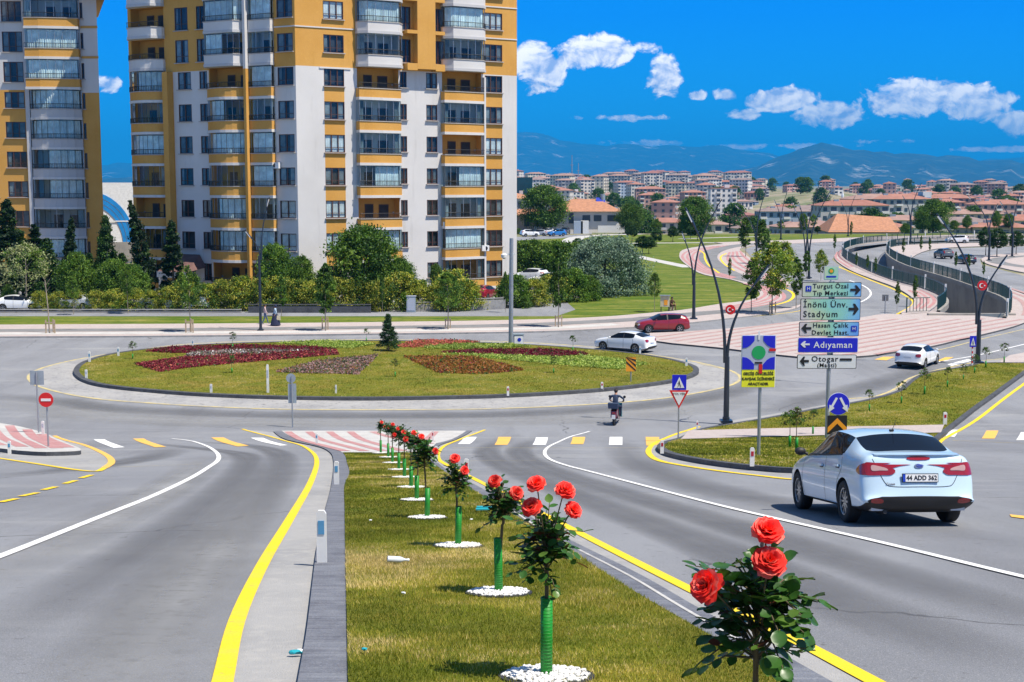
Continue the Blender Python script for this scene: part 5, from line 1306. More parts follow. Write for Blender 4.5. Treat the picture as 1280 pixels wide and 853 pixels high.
def person(pos, rz, label, J, cloth, pants, hair='hair_dark', group=None, name='person', skirt=None, parent=None, scale=1.0, fn=None):
    """J: dict of joints in metres, x right, y forward, z up"""
    root = empty(name, pos, rz, label, 'person', group); root.scale = (scale,) * 3
    V = ['pelvis', 'waist', 'chest', 'neck', 'head', 'crown', 'ls', 'le', 'lw', 'lf', 'rs', 're', 'rw', 'rf', 'lh', 'lk', 'la', 'lt', 'rh', 'rk', 'ra', 'rt']
    rad = dict(pelvis=.135, waist=(.13, .10), chest=(.155, .11), neck=.055, head=.085, crown=.075, ls=.062, le=.045, lw=.03, lf=.028, rs=.062, re=.045, rw=.03, rf=.028, lh=.09, lk=.062, la=.042, lt=.038, rh=.09, rk=.062, ra=.042, rt=.038)
    E = [('pelvis', 'waist'), ('waist', 'chest'), ('chest', 'neck'), ('neck', 'head'), ('head', 'crown'), ('chest', 'ls'), ('ls', 'le'), ('le', 'lw'), ('lw', 'lf'), ('chest', 'rs'), ('rs', 're'), ('re', 'rw'), ('rw', 'rf'), ('pelvis', 'lh'), ('lh', 'lk'), ('lk', 'la'), ('la', 'lt'), ('pelvis', 'rh'), ('rh', 'rk'), ('rk', 'ra'), ('ra', 'rt')]
    ix = {k: i for i, k in enumerate(V)}
    b = skinned('body', [J[k] for k in V], [(ix[a], ix[c]) for a, c in E], [rad[k] for k in V], cloth, root, 2)
    neck, pel = Vector(J['neck']), Vector(J['pelvis']); lw, rw = Vector(J['lw']), Vector(J['rw']); la, ra = Vector(J['la']), Vector(J['ra'])
    def f(c):
        c = Vector(c)
        if c.z > neck.z - .01 and (c - Vector(J['head'])).length < .24: return 1
        if min((c - lw).length, (c - rw).length, (c - Vector(J['lf'])).length, (c - Vector(J['rf'])).length) < .06: return 1
        if min((c - Vector(J['lt'])).length, (c - Vector(J['rt'])).length) < .10 and c.z < max(la.z, ra.z) + .02: return 3
        legd = min(dist_seg(c, J['lh'], J['lk']), dist_seg(c, J['lk'], J['la']), dist_seg(c, J['rh'], J['rk']), dist_seg(c, J['rk'], J['ra']))
        if legd < .11 and c.z < pel.z + .02: return 2
        return 0
    paint_faces(b, [cloth, 'skin', pants, 'black_plastic'], f)
    hd = Vector(J['head']); cr = Vector(J['crown']); d = (cr - hd).normalized()
    m = MB(); m.blob(tuple(hd + d * .055 + Vector((0, -.02, 0))), (.098, .105, .10), hair, 2, .03, 3); m.build('hair', parent=root, smooth=True)
    m = MB(); m.blob(tuple(hd + Vector((0, .095, .0))), (.014, .022, .022), 'skin', 1, 0); m.blob(tuple(hd + Vector((.035, .08, .02))), (.012, .01, .008), 'hair_dark', 1, 0); m.blob(tuple(hd + Vector((-.035, .08, .02))), (.012, .01, .008), 'hair_dark', 1, 0); m.box(tuple(hd + Vector((0, .088, -.045))), (.045, .01, .01), 'tail_red'); m.build('face', parent=root)
    for s, w, ff in ((-1, 'lw', 'lf'), (1, 'rw', 'rf')):
        hm = MB(); a = Vector(J[w]); c = Vector(J[ff]); dr = (c - a).normalized(); sd_ = dr.cross(Vector((0, 0, 1)));
        if sd_.length < .1: sd_ = Vector((1, 0, 0))
        sd_.normalize()
        for i in range(4): hm.tube([a + dr * .05 + sd_ * (i - 1.5) * .018, a + dr * (.11 + .01 * (1 - abs(i - 1.3))) + sd_ * (i - 1.5) * .02, a + dr * (.14 + .012 * (1 - abs(i - 1.3))) + sd_ * (i - 1.5) * .02 + Vector((0, 0, -.02))], [.009, .009, .007], 'skin', 5)
        hm.tube([a + dr * .03 - sd_ * .02 * s, a + dr * .07 - sd_ * .05 * s], [.01, .008], 'skin', 5); hm.build('hand', parent=root, smooth=True)
    return root
def dist_seg(p, a, b):
    a, b = Vector(a), Vector(b); t = max(0, min(1, (p - a).dot(b - a) / (b - a).length_squared)); return (p - a - (b - a) * t).length
def standing(h=1.72, stride=.25, arm=.15):
    k = h / 1.72
    J = dict(pelvis=(0, 0, .93), waist=(0, 0, 1.08), chest=(0, .01, 1.30), neck=(0, .01, 1.46), head=(0, .02, 1.56), crown=(0, .01, 1.65), ls=(-.18, 0, 1.38), le=(-.22, -arm * .6, 1.12), lw=(-.22, arm * .3, .90), lf=(-.22, arm * .6, .84), rs=(.18, 0, 1.38), re=(.22, arm * .6, 1.12), rw=(.22, arm * 1.4, .92), rf=(.22, arm * 1.7, .87),
             lh=(-.09, 0, .88), lk=(-.10, stride * .6, .50), la=(-.10, stride, .09), lt=(-.10, stride + .14, .035), rh=(.09, 0, .88), rk=(.10, -stride * .2, .49), ra=(.10, -stride, .11), rt=(.10, -stride + .12, .035))
    return {a: tuple(c * k for c in v) for a, v in J.items()}
def people():
    mat('cloth_pale_pink', (.55, .42, .42), .9); mat('cloth_jeans', (.06, .10, .20), .9); mat('cloth_light_blue', (.42, .55, .68), .9); mat('cloth_navy', (.015, .022, .06), .9); mat('cloth_brown', (.10, .055, .03), .9); mat('cloth_dark_blue', (.03, .05, .10), .9); mat('cloth_bag', (.55, .5, .35), .9)
    q = G(331.5, 407.5); person((q.x, q.y, .16), R(-80), 'person in a pale pink top and blue jeans walking on the far pavement', standing(1.68), 'cloth_pale_pink', 'cloth_jeans', group=None)
    q = G(344.5, 409.5); p = person((q.x, q.y, .16), R(100), 'person in light blue top, dark headscarf and long navy skirt on the far pavement', standing(1.72, .12), 'cloth_light_blue', 'cloth_navy')
    m = MB(); m.lathe([(.44, .05), (.36, .4), (.24, .8), (.17, 1.0)], (0, 0, 0), 'cloth_navy', 14); m.build('skirt', parent=p, smooth=True)
    m = MB(); m.blob((0, -.02, 1.64), (.125, .135, .13), 'cloth_navy', 2, .02); m.build('headscarf', parent=p, smooth=True)
    m = MB(); m.box((0, 0, -.2), (.32, .1, .36), 'cloth_bag', taper=.8); m.tube([(-.1, 0, -.03), (-.05, 0, .08), (.05, 0, .08), (.1, 0, -.03)], .01, 'cloth_bag', 5)
    bo = m.build('handbag'); bo.location = (q.x + .3, q.y - .22, .16 + .86); tag(bo, 'cream bag carried by the walker in the navy skirt', 'bag')
    # seated person by the notice board
    q = G(839, 389.5); J = dict(pelvis=(0, 0, .35), waist=(0, .02, .5), chest=(0, .08, .72), neck=(0, .12, .88), head=(0, .15, .98), crown=(0, .15, 1.07), ls=(-.18, .08, .8), le=(-.24, .2, .58), lw=(-.15, .38, .55), lf=(-.12, .45, .54), rs=(.18, .08, .8), re=(.24, .2, .58), rw=(.15, .38, .55), rf=(.12, .45, .54),
             lh=(-.1, .02, .32), lk=(-.14, .40, .52), la=(-.14, .50, .09), lt=(-.14, .62, .04), rh=(.1, .02, .32), rk=(.14, .40, .52), ra=(.14, .50, .09), rt=(.14, .62, .04))
    person((q.x, q.y, .1), R(200), 'person in brown clothes sitting at the lawn edge beside the cream notice board', J, 'cloth_brown', 'cloth_brown', scale=1.15)
    m = MB(); m.box((0, 0, .22), (.5, .4, .36), 'cloth_bag'); 
    for x in (-.2, .2): m.box((x, 0, .02), (.05, .36, .05), 'black_plastic')
    o = m.build('crate'); o.location = (q.x, q.y, .09); tag(o, 'low wooden crate the seated person in brown rests on', 'crate')
    # scooter and rider
    q = G(770, 530.3); hd = Vector((.22, 1, 0)).normalized(); rz = math.atan2(-hd.x, hd.y)
    root = empty('motor_scooter', (q.x, q.y, prof(q.y) + .015), rz, 'dark red and teal motor scooter crossing into the roundabout', 'scooter')
    mat('paint_teal', (.02, .22, .25), .3, coat=1); mat('paint_scooter', (.16, .01, .02), .3, coat=1)
    for y in (-.62, .62):
        w = MB(); w.lathe([(.16, -.05), (.24, -.055), (.27, -.03), (.27, .03), (.24, .055), (.16, .05)], (0, 0, 0), 'tyre', 20, 'X'); w.lathe([(.16, -.03), (.05, -.04), (.05, .04), (.16, .03)], (0, 0, 0), 'rim_alloy', 12, 'X'); o = w.build('wheel', parent=root, smooth=True); o.location = (0, y, .27)
    m = MB(); m.prism([(-.85, .45), (-.80, .75), (-.55, .82), (-.05, .76), (-.02, .45), (.20, .32), (.42, .34), (.50, .30), (.40, .22), (-.25, .22), (-.40, .36), (-.62, .60)], -.15, .15, 'paint_scooter'); o = m.build('body', parent=root); o.data.transform(Matrix(((0, 1, 0, 0), (1, 0, 0, 0), (0, 0, 1, 0), (0, 0, 0, 1)))); o.data.flip_normals()
    m = MB(); m.prism([(.36, .30), (.48, .30), (.44, .98), (.36, .98)], -.24, .24, 'paint_teal'); o = m.build('leg_shield', parent=root); o.data.transform(Matrix(((0, 1, 0, 0), (1, 0, 0, 0), (0, 0, 1, 0), (0, 0, 0, 1)))); o.data.flip_normals()
    m = MB(); m.box((0, -.38, .85), (.28, .75, .10), 'black_plastic', taper=.85); m.build('seat', parent=root)
    m = MB(); m.tube([(-.34, .33, 1.06), (0, .40, 1.0), (.34, .33, 1.06)], .018, 'black_plastic', 8); m.tube([(0, .4, 1.0), (0, .62, .3)], .03, 'black_plastic', 8)
    m.build('handlebar', parent=root)
    for s in (-1, 1):
        m = MB(); m.tube([(s * .25, .35, 1.05), (s * .34, .33, 1.25)], .008, 'black_plastic', 5); m.lathe([(.01, -.01), (.07, -.01), (.07, .01), (.01, .01)], (s * .36, .33, 1.29), 'black_plastic', 12, 'Y'); m.build('mirror', parent=root)
    m = MB(); m.box((0, -.86, .68), (.14, .04, .08), 'tail_red'); m.build('taillight', parent=root)
    m = MB(); m.box((0, -.89, .48), (.18, .02, .20), 'plate_white'); m.build('number_plate', parent=root)
    m = MB(); m.tube([(.13, -.2, .26), (.16, -.75, .34)], .05, 'chrome', 10); m.build('exhaust_pipe', parent=root)
    m = MB(); m.box((0, 0, 0), (.46, .28, .26), 'cloth_dark_blue', taper=1.08); o = m.build('carrier_box'); o.location = (q.x - hd.x * .74 - .04, q.y - hd.y * .74, prof(q.y) + 1.03); o.rotation_euler = (0, 0, rz); tag(o, 'dark blue bag strapped behind the scooter rider', 'bag')
    J = dict(pelvis=(0, -.28, .98), waist=(0, -.25, 1.12), chest=(0, -.18, 1.34), neck=(0, -.13, 1.50), head=(0, -.09, 1.60), crown=(0, -.09, 1.69), ls=(-.18, -.17, 1.42), le=(-.33, .05, 1.22), lw=(-.33, .27, 1.10), lf=(-.30, .33, 1.09), rs=(.18, -.17, 1.42), re=(.36, .02, 1.24), rw=(.34, .27, 1.10), rf=(.31, .33, 1.09),
             lh=(-.11, -.22, .92), lk=(-.22, .22, .84), la=(-.19, .16, .42), lt=(-.19, .28, .36), rh=(.11, -.22, .92), rk=(.22, .22, .84), ra=(.19, .16, .42), rt=(.19, .28, .36))
    person((q.x, q.y, prof(q.y) + .015), rz, 'person riding the motor scooter in dark blue clothes, seen from behind', J, 'cloth_dark_blue', 'cloth_navy')
people()
# ================================================================ VEGETATION
def leaf_mat(name, col, rough=.6, var=.35, tr=.25, scale=1.5):
    m, N, L, b = nmat(name); out = N['Material Output']
    b.inputs['Roughness'].default_value = rough; b.inputs['Specular IOR Level'].default_value = .35
    tc = N.new('ShaderNodeTexCoord'); n = N.new('ShaderNodeTexNoise'); n.inputs['Scale'].default_value = scale; n.inputs['Detail'].default_value = 4
    L.new(tc.outputs['Object'], n.inputs['Vector']); oi = N.new('ShaderNodeObjectInfo')
    mr = N.new('ShaderNodeMapRange'); mr.inputs['From Min'].default_value = .3; mr.inputs['From Max'].default_value = .7; mr.inputs['To Min'].default_value = 1 - var; mr.inputs['To Max'].default_value = 1 + var; L.new(n.outputs[0], mr.inputs[0])
    m2 = N.new('ShaderNodeMath'); m2.operation = 'MULTIPLY_ADD'; m2.inputs[1].default_value = .3; m2.inputs[2].default_value = .85; L.new(oi.outputs['Random'], m2.inputs[0])
    m3 = N.new('ShaderNodeMath'); m3.operation = 'MULTIPLY'; L.new(mr.outputs[0], m3.inputs[0]); L.new(m2.outputs[0], m3.inputs[1])
    hs = N.new('ShaderNodeHueSaturation'); hs.inputs['Color'].default_value = (*col, 1); L.new(m3.outputs[0], hs.inputs['Value']); L.new(hs.outputs[0], b.inputs['Base Color'])
    t = N.new('ShaderNodeBsdfTranslucent'); mx = N.new('ShaderNodeMixShader'); mx.inputs[0].default_value = tr
    hs2 = N.new('ShaderNodeHueSaturation'); hs2.inputs['Value'].default_value = 1.4; hs2.inputs['Saturation'].default_value = 1.1; L.new(hs.outputs[0], hs2.inputs['Color']); L.new(hs2.outputs[0], t.inputs[0])
    L.new(b.outputs[0], mx.inputs[1]); L.new(t.outputs[0], mx.inputs[2]); L.new(mx.outputs[0], out.inputs[0]); return m
leaf_mat('leaf_mid', (.09, .18, .02)); leaf_mat('leaf_bright', (.16, .25, .03)); leaf_mat('leaf_dark', (.04, .095, .016)); leaf_mat('leaf_olive', (.33, .35, .04)); leaf_mat('leaf_gold', (.50, .46, .08))
leaf_mat('leaf_cypress', (.014, .036, .014)); leaf_mat('leaf_conifer', (.02, .055, .018)); leaf_mat('leaf_silver', (.20, .29, .20)); leaf_mat('leaf_silver_dark', (.09, .15, .10)); leaf_mat('leaf_cream', (.38, .42, .20)); leaf_mat('leaf_purple', (.06, .03, .02))
ramp_mat('bark', [(0, (.16, .115, .08), 0, 0, 0), (3, (.09, .065, .045), .4, .65, 5, (1, 1, .2)), (12, (.22, .17, .13), .55, .7, 4)], bump=.8, bscale=20)
ramp_mat('bark_pale', [(0, (.34, .29, .23), 0, 0, 0), (3, (.22, .18, .14), .4, .65, 5, (1, 1, .2))], bump=.5, bscale=20)
def leaves_mesh(name, cen, size, mats, midx, seed=0, up=.35, aspect=.6):
    """one mesh of many small pointed leaves; cen (n,3), size (n,), midx (n,)"""
    r = np.random.default_rng(seed); n = len(cen)
    d = r.normal(size=(n, 3)); d /= np.linalg.norm(d, axis=1)[:, None]
    nn = r.normal(size=(n, 3)) + np.array([0, 0, up * 3]); nn -= d * (nn * d).sum(1)[:, None]; nn /= np.linalg.norm(nn, axis=1)[:, None] + 1e-9
    w = np.cross(nn, d); L = size[:, None] / 2; a = aspect
    v = np.stack([cen - d * L, cen + w * L * a + nn * L * .15, cen + d * L, cen - w * L * a + nn * L * .15], 1).reshape(-1, 3)
    me = bpy.data.meshes.new(name); me.vertices.add(4 * n); me.vertices.foreach_set('co', v.astype(np.float32).ravel())
    me.loops.add(4 * n); me.loops.foreach_set('vertex_index', np.arange(4 * n, dtype=np.int32))
    me.polygons.add(n); me.polygons.foreach_set('loop_start', np.arange(0, 4 * n, 4, dtype=np.int32)); me.polygons.foreach_set('loop_total', np.full(n, 4, dtype=np.int32))
    for m in mats: me.materials.append(MATS[m])
    me.polygons.foreach_set('material_index', midx.astype(np.int32)); me.update(calc_edges=True); return me
def crown_mesh(name, shape, h, w, z0, clumps, per, leaf, mats, seed, spread=.16, hollow=.35, weights=None):
    """leaf clumps through the volume of a crown: shape(t) gives the relative half width at height t in 0..1"""
    r = np.random.default_rng(seed); C_ = []; M_ = []; 
    weights = weights or [1] * len(mats); wt = np.array(weights, float); wt /= wt.sum()
    for i in range(clumps):
        t = r.random() ** .85; a = r.random() * 2 * np.pi; rad = shape(t) * w / 2 * (hollow + (1 - hollow) * r.random() ** .5) * r.uniform(.8, 1.12)
        c = np.array([rad * np.cos(a), rad * np.sin(a), z0 + t * h]); s = spread * w * r.uniform(.5, 1.25) * (.45 + .55 * shape(t))
        k = int(per * r.uniform(.6, 1.4)); p = c + r.normal(size=(k, 3)) * s * np.array([1, 1, .7]) * .55
        C_.append(p)
        lean = .5 + .5 * t; m0 = r.choice(len(mats), p=wt); M_.append(np.where(r.random(k) < .7, m0, r.choice(len(mats), size=k, p=wt)))
    C_ = np.concatenate(C_); M_ = np.concatenate(M_)
    return leaves_mesh(name, C_, leaf * r.uniform(.6, 1.3, len(C_)), mats, M_, seed)
def trunk_mesh(h, r0, z_branch, w, seed, m='bark', limbs=7, lean=(0, 0)):
    rr = random.Random(seed); b = MB(); top = h * .92
    pts = [(lean[0] * t * h + rr.uniform(-.02, .02) * h * t, lean[1] * t * h + rr.uniform(-.02, .02) * h * t, t * top) for t in (0, .15, .35, .55, .75, 1)]
    b.tube(pts, [r0 * 1.35, r0, r0 * .85, r0 * .65, r0 * .4, r0 * .15], m, 8)
    for i in range(limbs):
        t = z_branch / h + (1 - z_branch / h) * (i / limbs) * .8; a = i * 2.4 + rr.random(); L = w * .42 * rr.uniform(.7, 1.1) * (1 - .4 * t)
        p0 = Vector((lean[0] * t * h, lean[1] * t * h, t * top)); d = Vector((math.cos(a), math.sin(a), .75)).normalized()
        b.tube([p0, p0 + d * L * .5 + Vector((0, 0, L * .05)), p0 + d * L + Vector((0, 0, L * .2))], [r0 * .4, r0 * .25, r0 * .08], m, 5)
    return b.mesh('trunk')
SH = dict(round=lambda t: math.sin(math.pi * min(.97, .12 + .86 * t)) ** .6, cone=lambda t: max(.04, (1 - t) ** .85), cyp=lambda t: max(.1, min(1, t * 6 + .5) * (1 - t ** 2.2)), oval=lambda t: max(.12, math.sin(math.pi * (.08 + .9 * t)) ** .8), dome=lambda t: max(.15, math.sqrt(max(0, 1 - (t * .96) ** 2))))
KINDS = {}
def tree_kind(key, name, h, w, z0, shape, clumps, per, leaf, mats, seed, r0=.12, weights=None, bark='bark', variants=2, spread=.16, hollow=.35, limbs=7, lean=(0, 0)):
    KINDS[key] = dict(name=name, h=h, v=[(crown_mesh('crown', SH[shape], h - z0, w, z0, clumps, per, leaf, mats, seed + i, spread, hollow, weights), trunk_mesh(h, r0, z0, w, seed + i, bark, limbs, lean)) for i in range(variants)])
tree_kind('street', 'street_tree', 5.2, 2.4, 2.0, 'oval', 60, 62, .17, ['leaf_mid', 'leaf_bright', 'leaf_dark'], 11, .05, [3, 2, 2], 'bark_pale', 3)
tree_kind('column', 'columnar_tree', 5.6, 1.7, 1.5, 'oval', 80, 70, .19, ['leaf_mid', 'leaf_bright', 'leaf_dark'], 21, .045, [3, 1, 3], 'bark_pale', 2)
tree_kind('bright', 'young_tree', 5.4, 3.1, 1.6, 'oval', 85, 70, .21, ['leaf_bright', 'leaf_olive', 'leaf_mid'], 31, .05, [4, 2, 2], 'bark_pale', 2)
tree_kind('broad', 'broadleaf_tree', 7.5, 6.0, 1.6, 'round', 150, 90, .28, ['leaf_mid', 'leaf_dark', 'leaf_bright'], 41, .16, [4, 3, 2], 'bark', 3)
tree_kind('dark', 'dark_broadleaf_tree', 9.0, 8.5, 1.6, 'round', 190, 110, .34, ['leaf_dark', 'leaf_mid', 'leaf_bright'], 51, .25, [4, 4, 1], 'bark', 2)
tree_kind('cypress', 'cypress_tree', 9.0, 2.1, .4, 'cyp', 170, 80, .24, ['leaf_cypress', 'leaf_dark'], 61, .12, [5, 1], 'bark', 2, .15)
tree_kind('conifer', 'conifer_tree', 8.0, 4.4, .5, 'cone', 170, 80, .26, ['leaf_conifer', 'leaf_dark', 'leaf_mid'], 71, .14, [5, 3, 1], 'bark', 2, .14)
tree_kind('spruce', 'spruce_tree', 2.9, 1.9, .15, 'cone', 150, 80, .10, ['leaf_conifer', 'leaf_silver_dark', 'leaf_dark'], 81, .05, [4, 2, 3], 'bark', 1, .12)
tree_kind('bush', 'hedge_bush', 3.0, 3.8, .25, 'dome', 110, 80, .17, ['leaf_olive', 'leaf_mid', 'leaf_gold', 'leaf_dark'], 91, .06, [4, 3, 1.4, 2], 'bark', 3, .15, .5)
tree_kind('greenbush', 'bush', 3.2, 4.2, .2, 'dome', 120, 90, .2, ['leaf_mid', 'leaf_bright', 'leaf_dark'], 101, .06, [4, 2, 3], 'bark', 2, .15, .5)
tree_kind('silver', 'silver_willow', 6.2, 9.5, .5, 'dome', 260, 130, .24, ['leaf_silver', 'leaf_silver_dark', 'leaf_dark'], 111, .2, [5, 3, .6], 'bark', 1, .12, .5)
tree_kind('maple', 'cream_leaved_maple', 6.2, 4.6, 1.8, 'round', 60, 50, .22, ['leaf_cream', 'leaf_bright', 'leaf_mid'], 121, .09, [5, 2, 2], 'bark_pale', 1)
tree_kind('ball', 'clipped_ball_tree', 3.4, 1.9, 1.1, 'round', 80, 110, .15, ['leaf_dark', 'leaf_conifer'], 131, .05, [3, 2], 'bark', 2, .14, .6)
tree_kind('far', 'distant_tree', 8.0, 6.5, 1.0, 'round', 80, 60, .5, ['leaf_mid', 'leaf_dark'], 141, .2, [2, 3], 'bark', 3)
_tc = {}
def tree(key, pos, h, label, cat='tree', group=None, wscale=1.0, rz=None, tilt=0, name=None):
    K_ = KINDS[key]; i = _tc.get(key, 0); _tc[key] = i + 1; cr, tr = K_['v'][i % len(K_['v'])]
    s = h / K_['h']; o = empty(name or K_['name'], pos, rz if rz is not None else (i * 2.399) % 6.283, label, cat, group)
    o.scale = (s * wscale, s * wscale, s)
    if tilt: o.rotation_euler = (0, tilt, 0)
    link('crown', cr, o); link('trunk', tr, o); return o
def tree_px(key, px, ytop, Y, label, base=0.0, **k):
    x = AT(px, 300, Y).x; z = AT(px, ytop, Y).z; return tree(key, (x, Y, base), z - base, label, **k)
# --- planting in front of the two towers
for px, yt, Y, ws, tl, lb in ((10, 250, 136, 1.3, 0, 'tall dark cypress at the left edge in front of the ochre tower'), (44, 281, 137, 1.5, 0, 'dark cypress between the left edge cypress and the balcony stack'), (81, 272, 136, .8, R(5), 'thin leaning cypress in front of the lowest curved balconies'),
                          (189, 249, 133, .85, R(-11), 'tall dark cypress leaning left between the two towers'), (215, 276, 133, 1.15, 0, 'narrow upright cypress left of the entrance canopy')):
    tree_px('cypress', px, yt, Y, lb, wscale=ws, tilt=tl)
for px, yt, Y, ws, lb in ((26, 290, 139, .9, 'dark conifer behind the cream-leaved maple'), (58, 300, 136, 1.2, 'spreading dark conifer below the curved balconies'), (133, 272, 135, .75, 'pointed conifer standing in the gap between the towers'), (110, 318, 134, 1.2, 'low broad conifer left of the pointed conifer'), (152, 318, 132, 1.1, 'mid green conifer under the leaning cypress')):
    tree_px('conifer', px, yt, Y, lb, wscale=ws)
tree_px('maple', 30, 306, 129.5, 'cream and pale green maple at the left behind the hedge')
for px, yt, Y, ws, lb in ((92, 318, 130.5, .8, 'bright green tree behind the hedge right of the cream maple'), (140, 326, 130.5, .9, 'leafy green tree beneath the gap between the towers'), (165, 332, 130.2, .8, 'green tree just left of the sloping stair rail'), (226, 345, 131, .55, 'small dark green tree in front of the entrance canopy'),
                      (342, 308, 131, .8, 'broad tree in front of the grey corner of the tall block'), (376, 322, 131.5, .7, 'second broad tree right of the grey corner of the tall block'), (408, 345, 131.5, .9, 'low dark tree between the corner tree and the big walnut'), (545, 332, 133, .45, 'little tree against the white wall left of the last bush'), (8, 356, 130, .7, 'low green tree at the left edge above the parked white car')):
    tree_px('broad', px, yt, Y, lb, wscale=ws)
tree_px('dark', 455, 286, 130.5, 'large dark tree in front of the middle balconies', wscale=.92)
tree_px('dark', 500, 325, 132, 'smaller dark tree to the right of the large dark tree', wscale=.7)
xs = [(47, 365), (70, 366), (92, 364), (117, 364), (140, 363), (163, 362), (186, 364), (209, 360), (232, 352), (256, 356), (278, 352), (302, 348), (325, 350), (350, 348), (374, 352), (398, 350), (422, 349), (446, 350), (470, 353), (500, 343), (522, 352), (553, 352), (566, 340), (582, 352)]
for i, (px, yt) in enumerate(xs):
    tree_px('bush', px, yt, 127.0 + (i % 3) * .35, 'yellow green hedge bush, number %d from the left end of the long hedge' % (i + 1), cat='bush', group='bushes of the hedge along the car park', wscale=.85 + .06 * (i % 3))
for px, yt, Y, ws, lb in ((643, 346, 131, .95, 'green bush right beside the last corner of the tall block'), (668, 350, 131.5, .9, 'yellow green bush right of the camera pole'), (655, 371, 129.5, .9, 'low bush in front at the edge of the sloping lawn'), (692, 344, 136, 1.0, 'dark green bush right of the yellow green bush'), (716, 338, 137, .8, 'bright green bush left of the silver willow'), (735, 346, 138, .8, 'bush in the shade of the silver willow')):
    tree_px('bush' if 'yellow' in lb else 'greenbush', px, yt, Y, lb, cat='bush', wscale=ws)
for px, yt, Y, ws, lb in ((660, 303, 172, 1.0, 'tall hedge clump behind the parked white cars, left end'), (680, 305, 173, 1.0, 'tall hedge clump behind the parked white cars, second'), (700, 304, 174, .9, 'tall hedge clump behind the parked white cars, third'), (720, 306, 175, .8, 'tall hedge clump next to the silver willow')):
    tree_px('greenbush', px, yt, Y, lb, cat='bush', wscale=ws)
tree_px('silver', 757, 300, 146, 'big silver grey willow bush on the green slope', wscale=.98)
# --- street trees on the pavement and lawn (each with a little timber stake frame later)
STREET = [('street', 238, 417.5, 334, .8, 'street tree with a stake frame left of the first black lamp'), ('column', 407, 416, 330, .9, 'slim street tree with a grey guard box in front of the hedge'), ('street', 560, 414, 341, 1.0, 'street tree in front of the rounded hedge bushes right of the spruce'),
          ('column', 698, 411.5, 305, .7, 'thin street tree on the pavement right of the camera pole'), ('column', 478, 392, 345, .5, 'spindly sapling on the grass verge before the hedge'), ('street', 818, 391.5, 342, .75, 'small round tree on the lawn above the red hatchback'),
          ('column', 352, 397, 345, .7, 'thin young tree behind the two walkers'), ('street', 160, 394, 333, .6, 'thin young tree on the verge below the leaning cypress'), ('street', 92, 395, 345, .7, 'thin young tree on the verge right of the cream maple'), ('column', 632, 392, 340, .5, 'thin bare-stemmed tree left of the camera pole')]
for kd, px, yb, yt, ws, lb in STREET:
    q = G(px, yb); z = AT(px, yt, q.y).z; tree(kd, (q.x, q.y, prof(q.y) + .14), z - .14, lb, wscale=ws)
R_ = [('column', 939, 392, 322, 1.0, 'columnar tree beside the striped bend, right of the double lamp'), ('bright', 965, 394, 304, .95, 'bright green young tree inside the striped bend'), ('bright', 981, 356, 303, .8, 'bright green young tree behind the striped bend'), ('column', 995, 387, 322, .85, 'columnar tree just left of the direction signs'),
      ('column', 912, 353, 322, .5, 'thin dark sapling left of the double lamp'), ('column', 1008, 350, 314, .9, 'columnar tree behind the topmost direction sign'), ('bright', 1026, 352, 313, .75, 'bright leafy tree behind the topmost direction sign'), ('column', 932, 322, 272, 1.1, 'dark columnar tree at the upper bend, left of the pair'), ('column', 952, 331, 275, 1.0, 'dark columnar tree at the upper bend, right of the pair'),
      ('column', 958, 318, 292, 1.2, 'short tree on the upper footway'), ('column', 1092, 292, 268, 1.2, 'narrow tree in front of the largest terracotta roof'), ('ball', 1246, 322, 287, 1.2, 'round headed tree on the right-hand footway'), ('ball', 1232, 320, 285, 1.0, 'round headed tree left of the right-hand footway lamp'), ('ball', 1270, 319, 290, 1.1, 'small tree near the right edge by the lamp'),
      ('street', 1042, 292, 268, 1.0, 'leafy tree on the upper verge left of the narrow tree'), ('street', 1016, 293, 268, .9, 'leafy tree on the upper verge behind the double lamp'), ('ball', 1022, 294, 283, 1.3, 'small dark bush tree on the upper verge'), ('street', 976, 294, 276, 1.2, 'tree on the upper verge beside the white van')]
for kd, px, yb, yt, ws, lb in R_:
    q = G(px, yb); z = AT(px, yt, q.y).z; tree(kd, (q.x, q.y, prof(q.y) + .1), z - .1, lb, wscale=ws)
for i, (px, yb, yt, ws) in enumerate([(722, 317, 299, 1.2), (775, 315, 296, 1.1), (790, 302, 283, 1.1), (803, 318, 296, 1.3), (811, 318, 297, 1.1), (821, 309, 287, .9), (841, 303, 284, 1.0), (863, 299, 284, 1.0), (872, 301, 283, 1.3)]):
    q = G(px, yb); z = AT(px, yt, q.y).z; tree('ball', (q.x, q.y, .06), z, 'dark clipped ball tree on the park lawn, number %d from the left' % (i + 1), group='ball trees on the park lawn', wscale=ws * 1.2)
